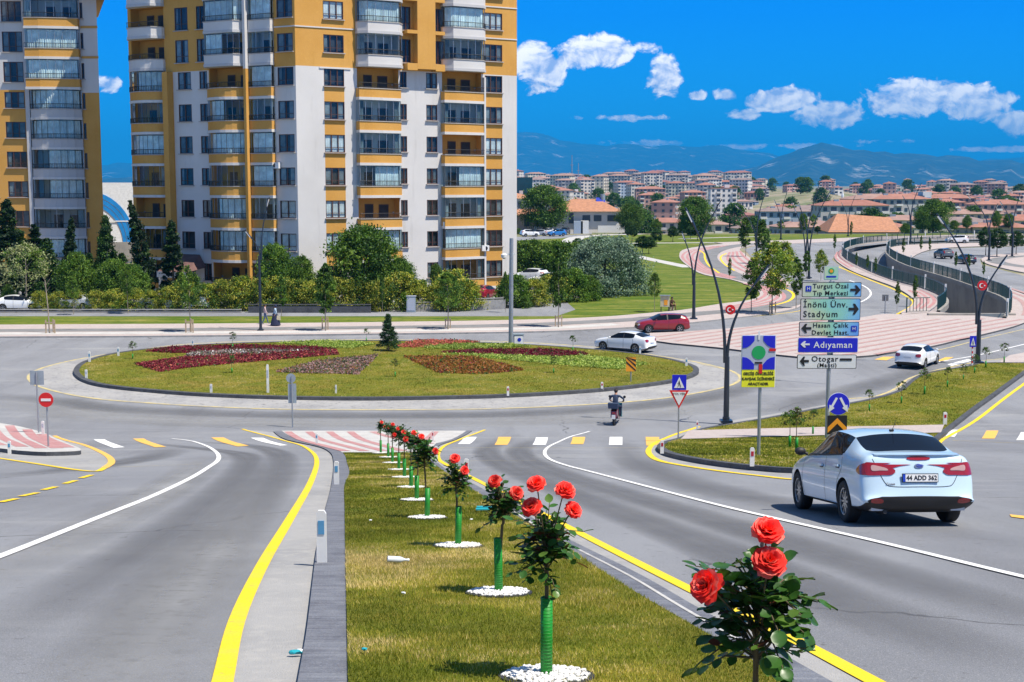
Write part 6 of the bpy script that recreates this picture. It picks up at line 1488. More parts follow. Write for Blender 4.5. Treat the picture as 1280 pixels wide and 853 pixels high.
for px, yt, Y, ws, kd, lb in ((680, 234, 335, 1.0, 'dark', 'large round tree left of the orange-roofed house'), (788, 256, 330, .95, 'dark', 'round tree at the right end of the orange-roofed house'), (868, 248, 318, .95, 'dark', 'large dark tree behind the tanker truck'), (821, 275, 322, .8, 'broad', 'bright green tree left of the tanker truck'), (853, 276, 325, .7, 'dark', 'small dark tree touching the tanker truck'),
                          (1166, 251, 338, 1.0, 'dark', 'big dark tree on the far side of the upper road'), (1153, 262, 336, .8, 'dark', 'dark tree joined to the left of the big far tree'), (1132, 280, 333, .9, 'greenbush', 'dark bush left of the big far tree'), (1192, 276, 345, 1.1, 'broad', 'leafy tree right of the big far tree'), (1208, 270, 350, .7, 'broad', 'tall leafy tree among the roofs at right'), (1245, 265, 360, .7, 'broad', 'tree above the terracotta roofs at right'),
                          (1260, 268, 372, .8, 'dark', 'rounded tree near the right edge among the roofs'), (912, 272, 345, .6, 'cypress', 'dark slender tree behind the blue cab'), (1004, 268, 330, .6, 'broad', 'tree left of the terracotta roofs'), (648, 286, 325, .8, 'greenbush', 'small bush beside the office block edge')):
    tree_px(kd, px, yt, Y, lb, wscale=ws)
tree_px('spruce', 484, 393.5, G(484, 442).y, 'small dark spruce standing in the roundabout', base=.18, wscale=1.0)

# saplings with green guards ------------------------------------------
mat('guard_green', (.008, .25, .02), .5, var=.12, scale=6)
def guard_mesh(h, r, ribs=0):
    m = MB(); n = 14; m.lathe([(r, 0), (r, h), (r * .86, h), (r * .86, h * .05)], (0, 0, 0), 'guard_green', n)
    if ribs:
        for i in range(ribs): z = h * (i + .5) / ribs; m.lathe([(r * 1.0, z - .003), (r * 1.03, z), (r * 1.0, z + .003)], (0, 0, 0), 'guard_green', n)
    m.smooth = True; return m.mesh('trunk_guard')
G_SM = guard_mesh(.62, .075)
sap_crown = [crown_mesh('crown', SH['round'], .75, .95, 1.25, 20, 24, .10, ['leaf_dark', 'leaf_mid', 'leaf_purple'], 200 + i, .2, .3) for i in range(3)]
def sapling(px, yb, hpx, label, group, crown=True, k=0, rz=0):
    q = G(px, yb); h = hpx / ppm(q.y); o = empty('sapling', (q.x, q.y, prof(q.y) + .15), k, label, 'sapling', group); s = h / 1.9; o.scale = (s, s, s)
    m = MB(); m.tube([(0, 0, 0), (.02, .01, .9), (0, .02, 1.75)], [.022, .02, .01], 'bark', 6)
    for i in range(4): a = i * 1.7; m.tube([(0, .02, 1.35 + i * .08), (math.cos(a) * .25, math.sin(a) * .25, 1.6 + i * .07)], [.01, .005], 'bark', 4)
    m.build('stem', parent=o); link('trunk_guard', G_SM, o)
    if crown: link('crown', sap_crown[k % 3], o)
for i, (px, yb, h) in enumerate([(716, 443, 20), (692, 470, 20), (1 * 494, 475, 22), (290, 470, 22), (291, 439, 20), (166, 452, 21), (458, 430, 16)]):
    sapling(px, yb, h, ('young sapling in a green guard, ' + ['right of the pink bed near the rear edge', 'below the pale green bed at the right', 'in the middle near the front edge', 'in front of the dark red bed', 'behind the dark red bed', 'nearest the left end', 'left of the spruce at the rear edge'][i]), 'saplings on the roundabout', k=i)
for i, (px, yb, h) in enumerate([(1086.5, 517.5, 26), (1126.5, 507.5, 26), (1155.5, 496, 30), (1184, 487, 24), (1204, 477.5, 18), (1218, 469.5, 22), (1232, 462, 24), (1255, 456, 23)]):
    sapling(px, yb, h, 'young sapling in green guard on the grass island, number %d from the camera' % (i + 1), 'saplings on the grass island', k=i)
for i, (px, yb, h) in enumerate([(987, 564, 44), (995.5, 568.5, 50), (1016, 547, 30)]):
    sapling(px, yb, h, ['left sapling of the close pair with green guards before the sign poles', 'right sapling of the close pair with green guards before the sign poles', 'weak sapling close behind the round blue sign'][i], None, k=i + 1)
# thin saplings along the ramp footways
for i, (px, yb, h) in enumerate([(1070, 338, 21), (1084, 342, 22), (1094, 347, 24), (1121, 392, 38), (1144, 384, 38), (1129, 323, 24), (1151, 318, 22), (1162, 319, 20), (1194, 340, 24), (1210, 345, 26), (1229, 350, 22), (1043, 318, 24), (1064, 300, 22)]):
    q = G(px, yb); tree('column', (q.x, q.y, .14), h / ppm(q.y), 'thin newly planted sapling on the footways round the underpass ramp, number %d from the left' % (sorted([1070, 1084, 1094, 1121, 1144, 1129, 1151, 1162, 1194, 1210, 1229, 1043, 1064]).index(px) + 1), group='thin saplings round the underpass ramp', wscale=.55)

# flower beds on the roundabout ---------------------------------------
leaf_mat('flower_wine', (.17, .012, .03), var=.3); leaf_mat('flower_mauve', (.30, .19, .18), var=.4); leaf_mat('flower_rust', (.30, .13, .03), var=.3); leaf_mat('flower_pink', (.55, .16, .11), var=.3); leaf_mat('foliage_lime', (.42, .50, .12), var=.25)
def bed(name, pts, mats, label, wt=None, h=.12, dens=95, seed=1):
    P = gp(pts, sm=False); ys = [p.y for p in P]; xs_ = [p.x for p in P]; r = np.random.default_rng(seed)
    area_ = abs(sum(P[i].x * P[(i + 1) % len(P)].y - P[(i + 1) % len(P)].x * P[i].y for i in range(len(P)))) / 2
    n = int(area_ * dens); pts_ = []
    while len(pts_) < n:
        x = r.uniform(min(xs_), max(xs_)); y = r.uniform(min(ys), max(ys)); c = False
        for i in range(len(P)):
            a, b = P[i], P[i - 1]
            if (a.y > y) != (b.y > y) and x < (b.x - a.x) * (y - a.y) / (b.y - a.y) + a.x: c = not c
        if c: pts_.append((x, y))
    pts_ = np.array(pts_); k = 5; c = np.repeat(pts_, k, 0) + r.normal(size=(n * k, 2)) * .07; z = .2 + np.abs(r.normal(size=n * k)) * h * .5
    cen = np.column_stack([c, z]); w_ = np.array(wt or [1] * len(mats), float); w_ /= w_.sum()
    pm = r.choice(len(mats), size=n, p=w_)
    o = link(name, leaves_mesh(name, cen, .125 * r.uniform(.6, 1.3, n * k), mats, np.repeat(pm, k), seed)); tag(o, label, 'flower bed', kind='stuff')
bed('flower_bed', [(183, 443), (215, 438), (300, 435), (400, 438), (420, 441), (395, 443), (300, 442), (240, 445), (215, 445)], ['flower_wine', 'leaf_dark'], 'dark wine red bedding strip at the rear left of the roundabout', [5, 1], seed=1)
bed('flower_bed', [(230, 451), (240, 444), (300, 441.5), (395, 441.5), (330, 447), (235, 451)], ['flower_mauve', 'leaf_dark', 'paint_white'], 'mauve and white bedding strip between the two wine red strips', [5, 2, 1], seed=2)
bed('flower_bed', [(168, 459), (235, 450), (330, 446), (420, 441.5), (422, 447), (330, 455), (240, 463), (200, 469)], ['flower_wine', 'flower_pink', 'leaf_dark'], 'wine red bedding wedge at the left of the roundabout', [5, 1, 1], seed=3)
bed('flower_bed', [(345, 469), (400, 455), (472, 448), (447, 472), (360, 470)], ['flower_mauve', 'leaf_dark', 'flower_rust'], 'mauve bedding triangle left of the spruce', [5, 2, 1], seed=4)
bed('flower_bed', [(505, 450), (590, 450), (640, 462), (655, 467), (600, 472), (548, 470)], ['flower_rust', 'leaf_dark', 'flower_wine'], 'rust orange bedding wedge right of the spruce', [5, 2, 1], seed=5)
bed('flower_bed', [(495, 437), (520, 429.5), (560, 429), (600, 431), (560, 434), (520, 438)], ['flower_pink', 'flower_wine', 'leaf_mid'], 'coral pink bedding behind the spruce', [5, 1, 1], seed=6)
bed('flower_bed', [(345, 432.5), (400, 430), (450, 431), (468, 434), (440, 439), (400, 438), (370, 434)], ['foliage_lime', 'leaf_bright'], 'pale lime bedding at the rear of the roundabout left of the spruce', seed=7)
bed('flower_bed', [(525, 438), (570, 434), (640, 434), (665, 436.5), (620, 438), (560, 440)], ['foliage_lime', 'leaf_bright'], 'pale lime bedding strip behind the rust orange wedge', seed=8)
bed('flower_bed', [(550, 444), (600, 441), (690, 440.5), (728, 445), (736, 448), (680, 449.5), (620, 447)], ['flower_wine', 'leaf_dark'], 'wine red bedding strip at the right of the roundabout', [5, 1], seed=9)
bed('flower_bed', [(552, 446), (620, 448), (690, 451), (735, 449), (780, 455), (810, 459), (775, 466), (720, 462), (640, 454)], ['foliage_lime', 'leaf_bright', 'leaf_mid'], 'bright lime bedding strip along the right of the roundabout', [4, 2, 1], seed=10)
# ================================================================ STREET FURNITURE
mat('steel_galv', (.36, .39, .42), .45, .6, var=.12)
mat('lamp_blue_black', (.012, .022, .04), .35, coat=.3)
mat('sign_back', (.33, .40, .45), .5, .4, var=.12)
mat('sign_blue', (.008, .03, .42), .3, var=.04); mat('sign_red', (.62, .015, .02), .35, var=.04); mat('sign_white', (.74, .75, .76), .35, var=.04); mat('sign_yellow', (.80, .78, .03), .35, var=.04); mat('sign_black', (.012, .012, .014), .4, var=0)
mat('sign_orange', (.85, .33, .02), .35, var=.04); mat('sign_green', (.01, .35, .10), .35, var=0); mat('sign_grey', (.42, .46, .56), .35, var=0); mat('sign_navy', (.01, .015, .55), .3, var=.04)
mat('turquoise', (.02, .35, .42), .4)
def rainbow_mat(name, seed):
    """retro-reflective sheeting: rainbow sheen painted into the base colour"""
    m, N, L, b = nmat(name); b.inputs['Roughness'].default_value = .3
    tc = N.new('ShaderNodeTexCoord'); mp = N.new('ShaderNodeMapping'); mp.inputs['Rotation'].default_value = (0, seed, 0); mp.inputs['Location'].default_value = (seed * .3, 0, 0); L.new(tc.outputs['Object'], mp.inputs[0])
    n = N.new('ShaderNodeTexNoise'); n.inputs['Scale'].default_value = .6; n.inputs['Detail'].default_value = 1; L.new(mp.outputs[0], n.inputs['Vector'])
    sp = N.new('ShaderNodeSeparateXYZ'); L.new(tc.outputs['Object'], sp.inputs[0])
    ad = N.new('ShaderNodeMath'); ad.operation = 'MULTIPLY_ADD'; ad.inputs[1].default_value = .27; L.new(sp.outputs[0], ad.inputs[0]); L.new(n.outputs[0], ad.inputs[2])
    cr = N.new('ShaderNodeValToRGB'); e = cr.color_ramp.elements; e[0].position = .15; e[0].color = (.62, .55, .58, 1); e[1].position = .95; e[1].color = (.12, .32, .80, 1)
    for p, c in ((.38, (.50, .62, .42, 1)), (.55, (.28, .62, .50, 1)), (.75, (.22, .52, .75, 1))): k = e.new(p); k.color = c
    L.new(ad.outputs[0], cr.inputs[0]); L.new(cr.outputs[0], b.inputs['Base Color']); return m
rainbow_mat('sheet_rainbow', .1)
def rrect(w, h, r, n=4):
    P = []
    for cx, cz, a0 in ((w / 2 - r, h / 2 - r, 0), (-w / 2 + r, h / 2 - r, 90), (-w / 2 + r, -h / 2 + r, 180), (w / 2 - r, -h / 2 + r, 270)):
        for i in range(n + 1): a = R(a0 + 90 * i / n); P.append((cx + r * math.cos(a), cz + r * math.sin(a)))
    return P
def plate(root, name, poly, y, m, loc=(0, 0), th=.012, par=None):
    b = MB(); b.prism([(x + loc[0], z + loc[1]) for x, z in poly], y - th / 2, y + th / 2, m); return b.build(name, parent=par or root)
def circle(r, n=28): return [(r * math.cos(2 * math.pi * i / n), r * math.sin(2 * math.pi * i / n)) for i in range(n)]
def arrow(L, s=1, w=.10):
    """arrow pointing along +x, centred"""
    P = [(-L / 2, w / 2), (L * .05, w / 2), (-L * .08, w * 1.9), (L * .12, w * 1.9), (L / 2, 0), (L * .12, -w * 1.9), (-L * .08, -w * 1.9), (L * .05, -w / 2), (-L / 2, -w / 2)]
    return [(x * s, z) for x, z in P] if s > 0 else [(x * s, z) for x, z in reversed(P)]
def sign_root(name, px, py, label, yaw=0, Y=None, cat='sign', group=None):
    q = G(px, py); return empty(name, (q.x, q.y, prof(q.y) + .13), yaw, label, cat, group), q
def pole(root, h, r=.035, m='steel_galv', name='pole', y=.06, x=0):
    b = MB(); b.tube([(x, y, -.15), (x, y, h)], r, m, 12); return b.build(name, parent=root, smooth=True)
def signs():
    # --- direction signs on one mast
    q = G(1034, 552); Y = q.y; s = Y / F
    root = empty('direction_sign', (q.x, Y, prof(Y) + .1), 0, 'tall mast carrying five stacked direction panels with place names and arrows', 'sign')
    zz = lambda y: AT(1034, y, Y).z - root.location.z; xx = lambda x: (AT(x, 400, Y).x - root.location.x)
    for dx in (-.05,): 
        b = MB(); b.tube([(0, .09, -.2), (0, .09, zz(352))], .085, 'steel_galv', 14); b.build('pole', parent=root, smooth=True)
        b = MB(); b.tube([(.13, .09, zz(460)), (.13, .09, zz(352))], .04, 'steel_galv', 10); b.build('bracket', parent=root, smooth=True)
    def panel(x0, x1, y0, y1, m, border='sign_black'):
        w, h = xx(x1) - xx(x0), zz(y0) - zz(y1); c = ((xx(x0) + xx(x1)) / 2, (zz(y0) + zz(y1)) / 2)
        p = plate(root, 'panel', rrect(w, h, .05), 0, border, c, .03); plate(root, 'panel_face', rrect(w - .05, h - .05, .04), -.02, m, c, .012, p)
        plate(root, 'panel_back', rrect(w - .02, h - .02, .05), .022, 'sign_back', c, .01, p)
        return p, c, w, h
    def words(p, txt, x, y, size, m='sign_black', sx=1.05, bold=.004, sp=1.12, al='CENTER'): return text_mesh(txt, size, m, (xx(x), -.032, zz(y)), p, 'lettering', sx=sx, bold=bold, spacing=sp, align=al)
    fs = 1 / s  # photograph pixels per metre here
    p, c, w, h = panel(1001.5, 1075.5, 353, 371.5, 'sheet_rainbow'); words(p, 'Turgut Özal', 1037, 358.0, .27, sx=1.0); words(p, 'Tıp Merkezi', 1037, 366.8, .27, sx=1.0)
    plate(root, 'arrow', arrow(.42, 1), -.035, 'sign_black', (xx(1068), zz(362.5)), .01, p); e = plate(root, 'hospital_symbol', rrect(.24, .24, .03), -.032, 'sign_blue', (xx(1009.5), zz(361)), .01, p); text_mesh('H', .2, 'sign_white', (xx(1009.5), -.04, zz(361)), e)
    p, c, w, h = panel(1000, 1075, 373.5, 400.5, 'sheet_rainbow'); words(p, 'İnönü Ünv.', 1003.5, 381, .36, sp=1.12, al='LEFT', sx=1.0); words(p, 'Stadyum', 1003.5, 393, .36, sp=1.2, al='LEFT', sx=1.0)
    plate(root, 'arrow', arrow(.42, 1, .12), -.035, 'sign_black', (xx(1066.5), zz(386.5)), .01, p)
    p, c, w, h = panel(999, 1074, 402.5, 420.5, 'sheet_rainbow'); words(p, 'Hasan Çalık', 1038, 407, .26); words(p, 'Devlet Hast.', 1038, 416, .26)
    plate(root, 'arrow', arrow(.42, -1), -.035, 'sign_black', (xx(1008), zz(410.5)), .01, p); e = plate(root, 'hospital_symbol', rrect(.24, .24, .03), -.032, 'sign_blue', (xx(1067.5), zz(411)), .01, p); text_mesh('H', .2, 'sign_white', (xx(1067.5), -.04, zz(411)), e)
    p, c, w, h = panel(998, 1073.5, 422, 441, 'sign_navy', 'sign_white'); words(p, 'Adıyaman', 1042, 431.5, .37, 'sign_white', sp=1.12, sx=1.0)
    plate(root, 'arrow', arrow(.38, -1, .07), -.035, 'sign_white', (xx(1007), zz(430.5)), .01, p)
    p, c, w, h = panel(997.5, 1072, 443.5, 461, 'sign_white'); words(p, 'Otogar', 1032, 449, .33); words(p, '(Maşti)', 1035, 456.8, .24)
    plate(root, 'arrow', arrow(.38, -1), -.035, 'sign_black', (xx(1006.5), zz(451.5)), .01, p); plate(root, 'bus_symbol', rrect(.5, .10, .02), -.035, 'sign_black', (xx(1058.5), zz(449.5)), .01, p)
    # small municipal panel just behind the mast
    q = G(1039, 395); q = Vector((AT(1039, 342, 80).x, 80, 0)); r2 = empty('emblem_sign', (q.x, 80, .14), 0, 'small pale panel with a round emblem above the direction signs', 'sign')
    z = lambda y: AT(1039, y, 80).z - .14; p = plate(r2, 'panel', rrect(.87, .82, .06), 0, 'sign_grey', (0, z(341.5)), .03); plate(r2, 'panel_face', rrect(.80, .76, .05), -.02, 'sheet_rainbow', (0, z(341.5)), .01, p)
    e = plate(r2, 'emblem', circle(.17), -.03, 'sign_green', (0, z(339)), .01, p); plate(r2, 'emblem_centre', circle(.10), -.04, 'sign_orange', (0, z(339)), .01, e); plate(r2, 'emblem_band', rrect(.6, .10, .04), -.03, 'sign_blue', (0, z(346)), .01, p); pole(r2, z(341.5), .04)
    # --- priority panel with roundabout diagram
    r, q = sign_root('priority_sign', 948.5, 575, 'blue and yellow panel with a roundabout diagram and yellow caption on a grey pole'); Y = q.y
    z = lambda y: AT(948.5, y, Y).z - r.location.z; x = lambda a: AT(a, 450, Y).x - r.location.x
    pole(r, z(425), .05)
    w, h = x(969.5) - x(926.5), z(419) - z(484.5); c = ((x(969.5) + x(926.5)) / 2, (z(419) + z(484.5)) / 2); p = plate(r, 'panel', rrect(w, h, .04), -.0, 'sign_white', c, .03); plate(r, 'panel_back', rrect(w - .01, h - .01, .04), .022, 'sign_back', c, .01, p)
    yh = z(462.5) - z(484); f = plate(r, 'caption_field', rrect(w - .04, yh, .02), -.02, 'sign_yellow', (c[0], (z(462.5) + z(484)) / 2), .01, p)
    dw, dh = w - .04, z(419.5) - z(462); dc = (c[0], (z(419.5) + z(462)) / 2); d = plate(r, 'diagram', rrect(dw, dh, .02), -.02, 'sign_grey', dc, .01, p)
    for sx_ in (-1, 1):
        for sz in (-1, 1):
            a, b_ = dw / 2 - .01, dh / 2 - .01; g = .13; k = .2
            P = [(sx_ * g, sz * b_), (sx_ * a, sz * b_), (sx_ * a, sz * g)] + [(sx_ * (g + k * (1 - math.sin(t)) + .0 + .0), sz * (g + k * (1 - math.cos(t)))) for t in [0, .5, 1.0, 1.57]][::1]
            P = [(sx_ * g, sz * b_), (sx_ * a, sz * b_), (sx_ * a, sz * g), (sx_ * (g + k * 1.1), sz * g * 1.15), (sx_ * (g + k * .55), sz * (g + k * .45)), (sx_ * g, sz * (g + k * 1.1))]
            plate(r, 'diagram_corner', P if sx_ * sz > 0 else P[::-1], -.03, 'sign_navy', dc, .01, d)
    plate(r, 'diagram_island', circle(.20), -.03, 'sign_green', dc, .01, d); plate(r, 'diagram_arrow', rrect(.20, .08, .02), -.035, 'sign_red', (dc[0] + .40, dc[1] + .08), .01, d); plate(r, 'diagram_arrow', rrect(.10, .28, .02), -.035, 'sign_red', (dc[0] + .06, dc[1] - .48), .01, d)
    plate(r, 'diagram_arrow', rrect(.22, .05, .02), -.035, 'sign_black', (dc[0], dc[1] - .30), .01, d); plate(r, 'diagram_arrow', rrect(.05, .25, .02), -.035, 'sign_white', (dc[0], dc[1] + .50), .01, d)
    for t, y in (('GEÇİŞ ÖNCELİĞİ', 467.3), ('KAVŞAK İÇİNDEKİ', 473.8), ('ARAÇTADIR', 480)): text_mesh(t, .108, 'sign_black', (c[0], -.03, z(y)), f, bold=.004)
    # --- crosswalk + yield
    def yield_sign(px, pyb, ytop, ymid, ybot, wpx, lb, words_=True):
        r, q = sign_root('give_way_sign', px, pyb, lb); Y = q.y; z = lambda y: AT(px, y, Y).z - r.location.z; s_ = Y / F
        pole(r, z(ytop + 4), .035); hh = z(ymid) - z(ybot); W_ = wpx * s_
        t = [(-W_ / 2, 0), (W_ / 2, 0), (0, -hh)]; p = plate(r, 'triangle', t[::-1], 0, 'sign_red', (0, z(ymid)), .02); k = .70
        plate(r, 'triangle_face', [(-W_ / 2 * k, -hh * .09), (0, -hh * .83), (W_ / 2 * k, -hh * .09)], -.015, 'sign_white', (0, z(ymid)), .012, p); plate(r, 'triangle_back', t[::-1], .016, 'sign_back', (0, z(ymid)), .008, p)
        if words_: text_mesh('YOL VER', .13, 'sign_black', (0, -.025, z(ymid) - hh * .2), p)
        crosswalk_plate(r, z((ytop + ymid) / 2), (z(ytop) - z(ymid)) * .97, 18 * s_)
        return r
    def crosswalk_plate(r, zc, h, w):
        p = plate(r, 'panel', rrect(w, h, .03), 0, 'sign_navy', (0, zc), .02); t = plate(r, 'triangle', [(-w * .36, -h * .36), (w * .36, -h * .36), (0, h * .36)], -.016, 'sign_white', (0, zc), .012, p)
        b = MB(); b.blob((0, -.03, zc + h * .10), (w * .035, .008, w * .035), 'sign_black', 1, 0)
        for P in ([(-.02, .06), (.03, .06), (.04, -.08), (-.03, -.08)], [(-.03, -.06), (.0, -.06), (-.07, -.28), (-.11, -.28)], [(.0, -.06), (.04, -.06), (.12, -.28), (.08, -.28)], [(-.02, .04), (-.12, -.06), (-.10, -.08), (0, .0)]):
            b.prism([(x_ * w, zc + z_ * h) for x_, z_ in P], -.034, -.026, 'sign_black')
        b.build('pedestrian_symbol', parent=t); plate(r, 'panel_back', rrect(w, h, .03), .015, 'sign_back', (0, zc), .006, p)
    yield_sign(848, 552.5, 468.5, 488, 511, 25, 'pedestrian crossing plate above a give way triangle at the island tip')
    # crosswalk sign at the lamp on the right with a red/white post
    r, q = sign_root('crossing_sign', 1215, 460, 'small blue pedestrian crossing plate on a red and white striped post beside the right lamp'); z = lambda y: AT(1215, y, q.y).z - r.location.z
    b = MB(); n = 8
    for i in range(n): z0, z1 = z(457) * 0 + (z(433) * i / n), z(433) * (i + 1) / n; b.tube([(0, .06, z0), (0, .06, z1)], .05, 'sign_red' if i % 2 else 'sign_white', 10)
    b.build('pole', parent=r); crosswalk_plate(r, z(427), .72, .42)
    # --- keep either side + chevron
    r, q = sign_root('pass_either_side_sign', 1046, 573, 'round blue sign with two white arrows splitting downwards above an orange and black chevron'); Y = q.y; s_ = Y / F; z = lambda y: AT(1046, y, Y).z - r.location.z
    pole(r, z(495), .04); p = plate(r, 'disc', circle(14.3 * s_, 36), 0, 'sign_white', (0, z(505)), .02); plate(r, 'disc_face', circle(13.8 * s_, 36), -.014, 'sign_navy', (0, z(505)), .012, p); plate(r, 'disc_back', circle(14 * s_, 36), .015, 'sign_back', (0, z(505)), .006, p)
    for sg in (-1, 1):
        P = [(sg * .02, .14), (sg * .075, .16), (sg * .19, -.04), (sg * .235, -.02), (sg * .25, -.20), (sg * .10, -.10), (sg * .14, -.07)]; P = [(a * 1.15, b_ * 1.25) for a, b_ in P]
        plate(r, 'arrow', P if sg < 0 else P[::-1], -.025, 'sign_white', (0, z(505)), .01, p)
    w = 25 * s_; p = plate(r, 'chevron_board', rrect(w, w * .98, .02), 0, 'sign_black', (-.02, z(531.5)), .02)
    plate(r, 'chevron', [(-w * .48, -w * .40), (-w * .48, -w * .12), (0, w * .36), (w * .48, -w * .12), (w * .48, -w * .40), (0, w * .08)][::-1], -.016, 'sign_orange', (-.02, z(531.5)), .012, p)
    # --- chevron board on the roundabout
    r, q = sign_root('chevron_sign', 788.5, 481, 'orange and black diagonally striped board on the right of the roundabout', cat='sign'); Y = q.y; s_ = Y / F; z = lambda y: AT(788.5, y, Y).z - r.location.z
    pole(r, z(455), .04); w = 12.5 * s_; h = z(446.5) - z(464.5); p = plate(r, 'panel', rrect(w, h, .02), 0, 'sign_orange', (0, z(455.5)), .02)
    for k in range(4):
        o_ = -h * .5 + k * h * .36 - .05
        P = [(-w / 2, o_ + w * .95), (-w / 2, o_ + w * .95 + h * .16), (w / 2, o_ + h * .16), (w / 2, o_)]; P = [(a, min(h / 2, max(-h / 2, b_))) for a, b_ in P]
        plate(r, 'stripe', P[::-1], -.016, 'sign_black', (0, z(455.5)), .01, p)
    # --- no entry on the left
    r, q = sign_root('no_entry_sign', 60, 563.5, 'round red no entry sign with a white bar on the left traffic island', yaw=R(0)); Y = q.y; s_ = Y / F; z = lambda y: AT(60, y, Y).z - r.location.z
    pole(r, z(500), .03); p = plate(r, 'disc', circle(9.3 * s_, 32), 0, 'sign_red', (0, z(500)), .02); plate(r, 'bar', rrect(12.5 * s_, 3.3 * s_, .01), -.016, 'sign_white', (0, z(500)), .012, p)
    r, q = sign_root('sign_seen_from_behind', 49, 545, 'square sign seen from its grey back on the left traffic island'); Y = q.y; s_ = Y / F; z = lambda y: AT(49, y, Y).z - r.location.z
    pole(r, z(465), .035, y=-.04); plate(r, 'panel', rrect(17.5 * s_, 18 * s_, .03), 0, 'sign_back', (0, z(472.5)), .02)
    r, q = sign_root('sign_seen_from_behind', 366, 534.5, 'grey backs of a round sign above a tall panel on the median nose'); Y = q.y; s_ = Y / F; z = lambda y: AT(366, y, Y).z - r.location.z
    pole(r, z(470), .035, y=-.04); plate(r, 'disc', circle(6 * s_), 0, 'sign_back', (-.05, z(473)), .02); plate(r, 'panel', rrect(10.5 * s_, 25 * s_, .03), .01, 'sign_back', (0, z(492)), .02)
    r, q = sign_root('sign_seen_from_behind', 1106, 393.5, 'small dark square sign seen from behind on the plaza corner'); Y = q.y; s_ = Y / F; z = lambda y: AT(1106, y, Y).z - r.location.z
    pole(r, z(370), .05, y=-.04); plate(r, 'panel', rrect(8 * s_, 8 * s_, .03), 0, 'paint_grey', (0, z(372.5)), .02)
signs()

# --- curved twin-arm lamps ---------------------------------------------
def lamp(px, yb, ytop, left, right, label, emblem=False, r=.16, yj=None, group='curved double street lamps'):
    r *= .68
    """left/right: (end x px, end y px) of each arm; the arms leave the column at yj"""
    q = G(px, yb); Y = q.y; root = empty('street_lamp', (q.x, Y, prof(Y) + .12), 0, label, 'street lamp', group); zb = root.location.z
    P = lambda x, y: Vector((AT(x, y, Y).x - q.x, 0, AT(x, y, Y).z - zb))
    yj = yj or (yb * .62 + ytop * .38); J_ = P(px, yj); k = Y / F
    b = MB(); b.tube([(0, 0, -.2), (0, 0, .25)], r * 1.25, 'lamp_blue_black', 12); b.tube([(0, 0, .2), (0, 0, J_.z * .5), (0, 0, J_.z)], [r, r * .95, r * .8], 'lamp_blue_black', 12); b.box((0, 0, .06), (r * 4, r * 4, .12), 'lamp_blue_black'); b.build('column', parent=root, smooth=True)
    for s, E in ((-1, left), (1, right)):
        if not E: continue
        e = P(*E); st = J_ + Vector((s * r * .35, 0, -.3)); H = e.z - st.z; D = e.x - st.x
        pts = [st + Vector((D * (t ** 2.1), 0, H * t ** .95)) for t in [i / 10 for i in range(11)]]
        m = MB(); m.tube(pts, [r * .62 * (1 - .55 * t) for t in [i / 10 for i in range(11)]], 'lamp_blue_black', 10); a = m.build('arm', parent=root, smooth=True)
        d = (pts[-1] - pts[-2]).normalized(); h = MB(); h.tube([pts[-1] - d * .1, pts[-1] + d * .25, pts[-1] + d * 1.0], [r * .3, r * .55, r * .3], 'lamp_blue_black', 8); hd = h.build('lamp_head', parent=a, smooth=True)
        l_ = MB(); l_.box(tuple(pts[-1] + d * .6 - Vector((0, 0, r * .5))), (.6, .22, .05), 'lamp_clear', rot=Matrix.Rotation(-math.atan2(d.z, d.x), 3, 'Y')); l_.build('diffuser', parent=hd)
    if emblem:
        c = P(px + 5, emblem); eo = plate(root, 'emblem', circle(6.2 * k, 28), -.12, 'sign_red', (c.x, c.z), .05)
        n = 20; cr = [(.28 * math.cos(t), .28 * math.sin(t)) for t in [R(40) + R(280) * i / n for i in range(n + 1)]]; ci = [(.07 + .22 * math.cos(t), .22 * math.sin(t)) for t in [R(40) + R(280) * i / n for i in range(n + 1)]][::-1]
        sc = 6.2 * k / .5; plate(root, 'crescent', [(x_ * sc * .85 - .05, z_ * sc * .85) for x_, z_ in cr + ci], -.16, 'sign_white', (c.x, c.z), .02, eo)
        st = [((.11 if i % 2 == 0 else .045) * sc * math.cos(R(36 * i)), (.11 if i % 2 == 0 else .045) * sc * math.sin(R(36 * i))) for i in range(10)]; plate(root, 'star', st, -.16, 'sign_white', (c.x + .24 * sc * .9, c.z), .02, eo)
    return root
lamp(907.5, 531, 270, (868, 283), (946, 352), 'tall curved lamp with a round red crescent emblem between the roundabout and the priority panel', emblem=387, r=.21, yj=446)
lamp(1222, 456.5, 282, (1182, 283), (1248, 335), 'tall curved lamp with a red emblem in front of the underpass wall', emblem=357, r=.24, yj=400)
lamp(326, 415.5, 250, (316, 300), (333, 262), 'slim dark lamp on the far pavement beside the two walkers', r=.17, yj=320)
lamp(867, 401, 262, (857, 303), (895, 262), 'dark double lamp on the pavement right of the red hatchback', r=.22, yj=352)
lamp(1011, 349, 240, (1001, 262), (1033, 248), 'double lamp behind the direction signs, nearer of the two', r=.24, yj=320)
lamp(1007, 339, 236, (996, 268), (1022, 238), 'double lamp behind the direction signs, farther of the two', r=.24, yj=318)
lamp(945, 337, 238, (925, 262), (957, 240), 'double lamp beside the dark columnar trees at the upper bend', r=.22, yj=300)
lamp(1138, 303, 232, (1131, 250), (1149, 235), 'lamp on the upper road in front of the big far tree', r=.28, yj=275)
lamp(1236, 327, 236, (1215, 250), (1244, 262), 'lamp on the right-hand footway, left one', r=.25, yj=290)
lamp(1265, 322, 240, (1254, 258), (1273, 250), 'lamp near the right edge on the right-hand footway', r=.25, yj=290)
lamp(976, 300, 238, (970, 255), (983, 243), 'distant lamp above the white van', r=.25, yj=280)
lamp(1060, 296, 245, (1054, 258), (1067, 250), 'distant lamp in front of the pale hill', r=.22, yj=280)

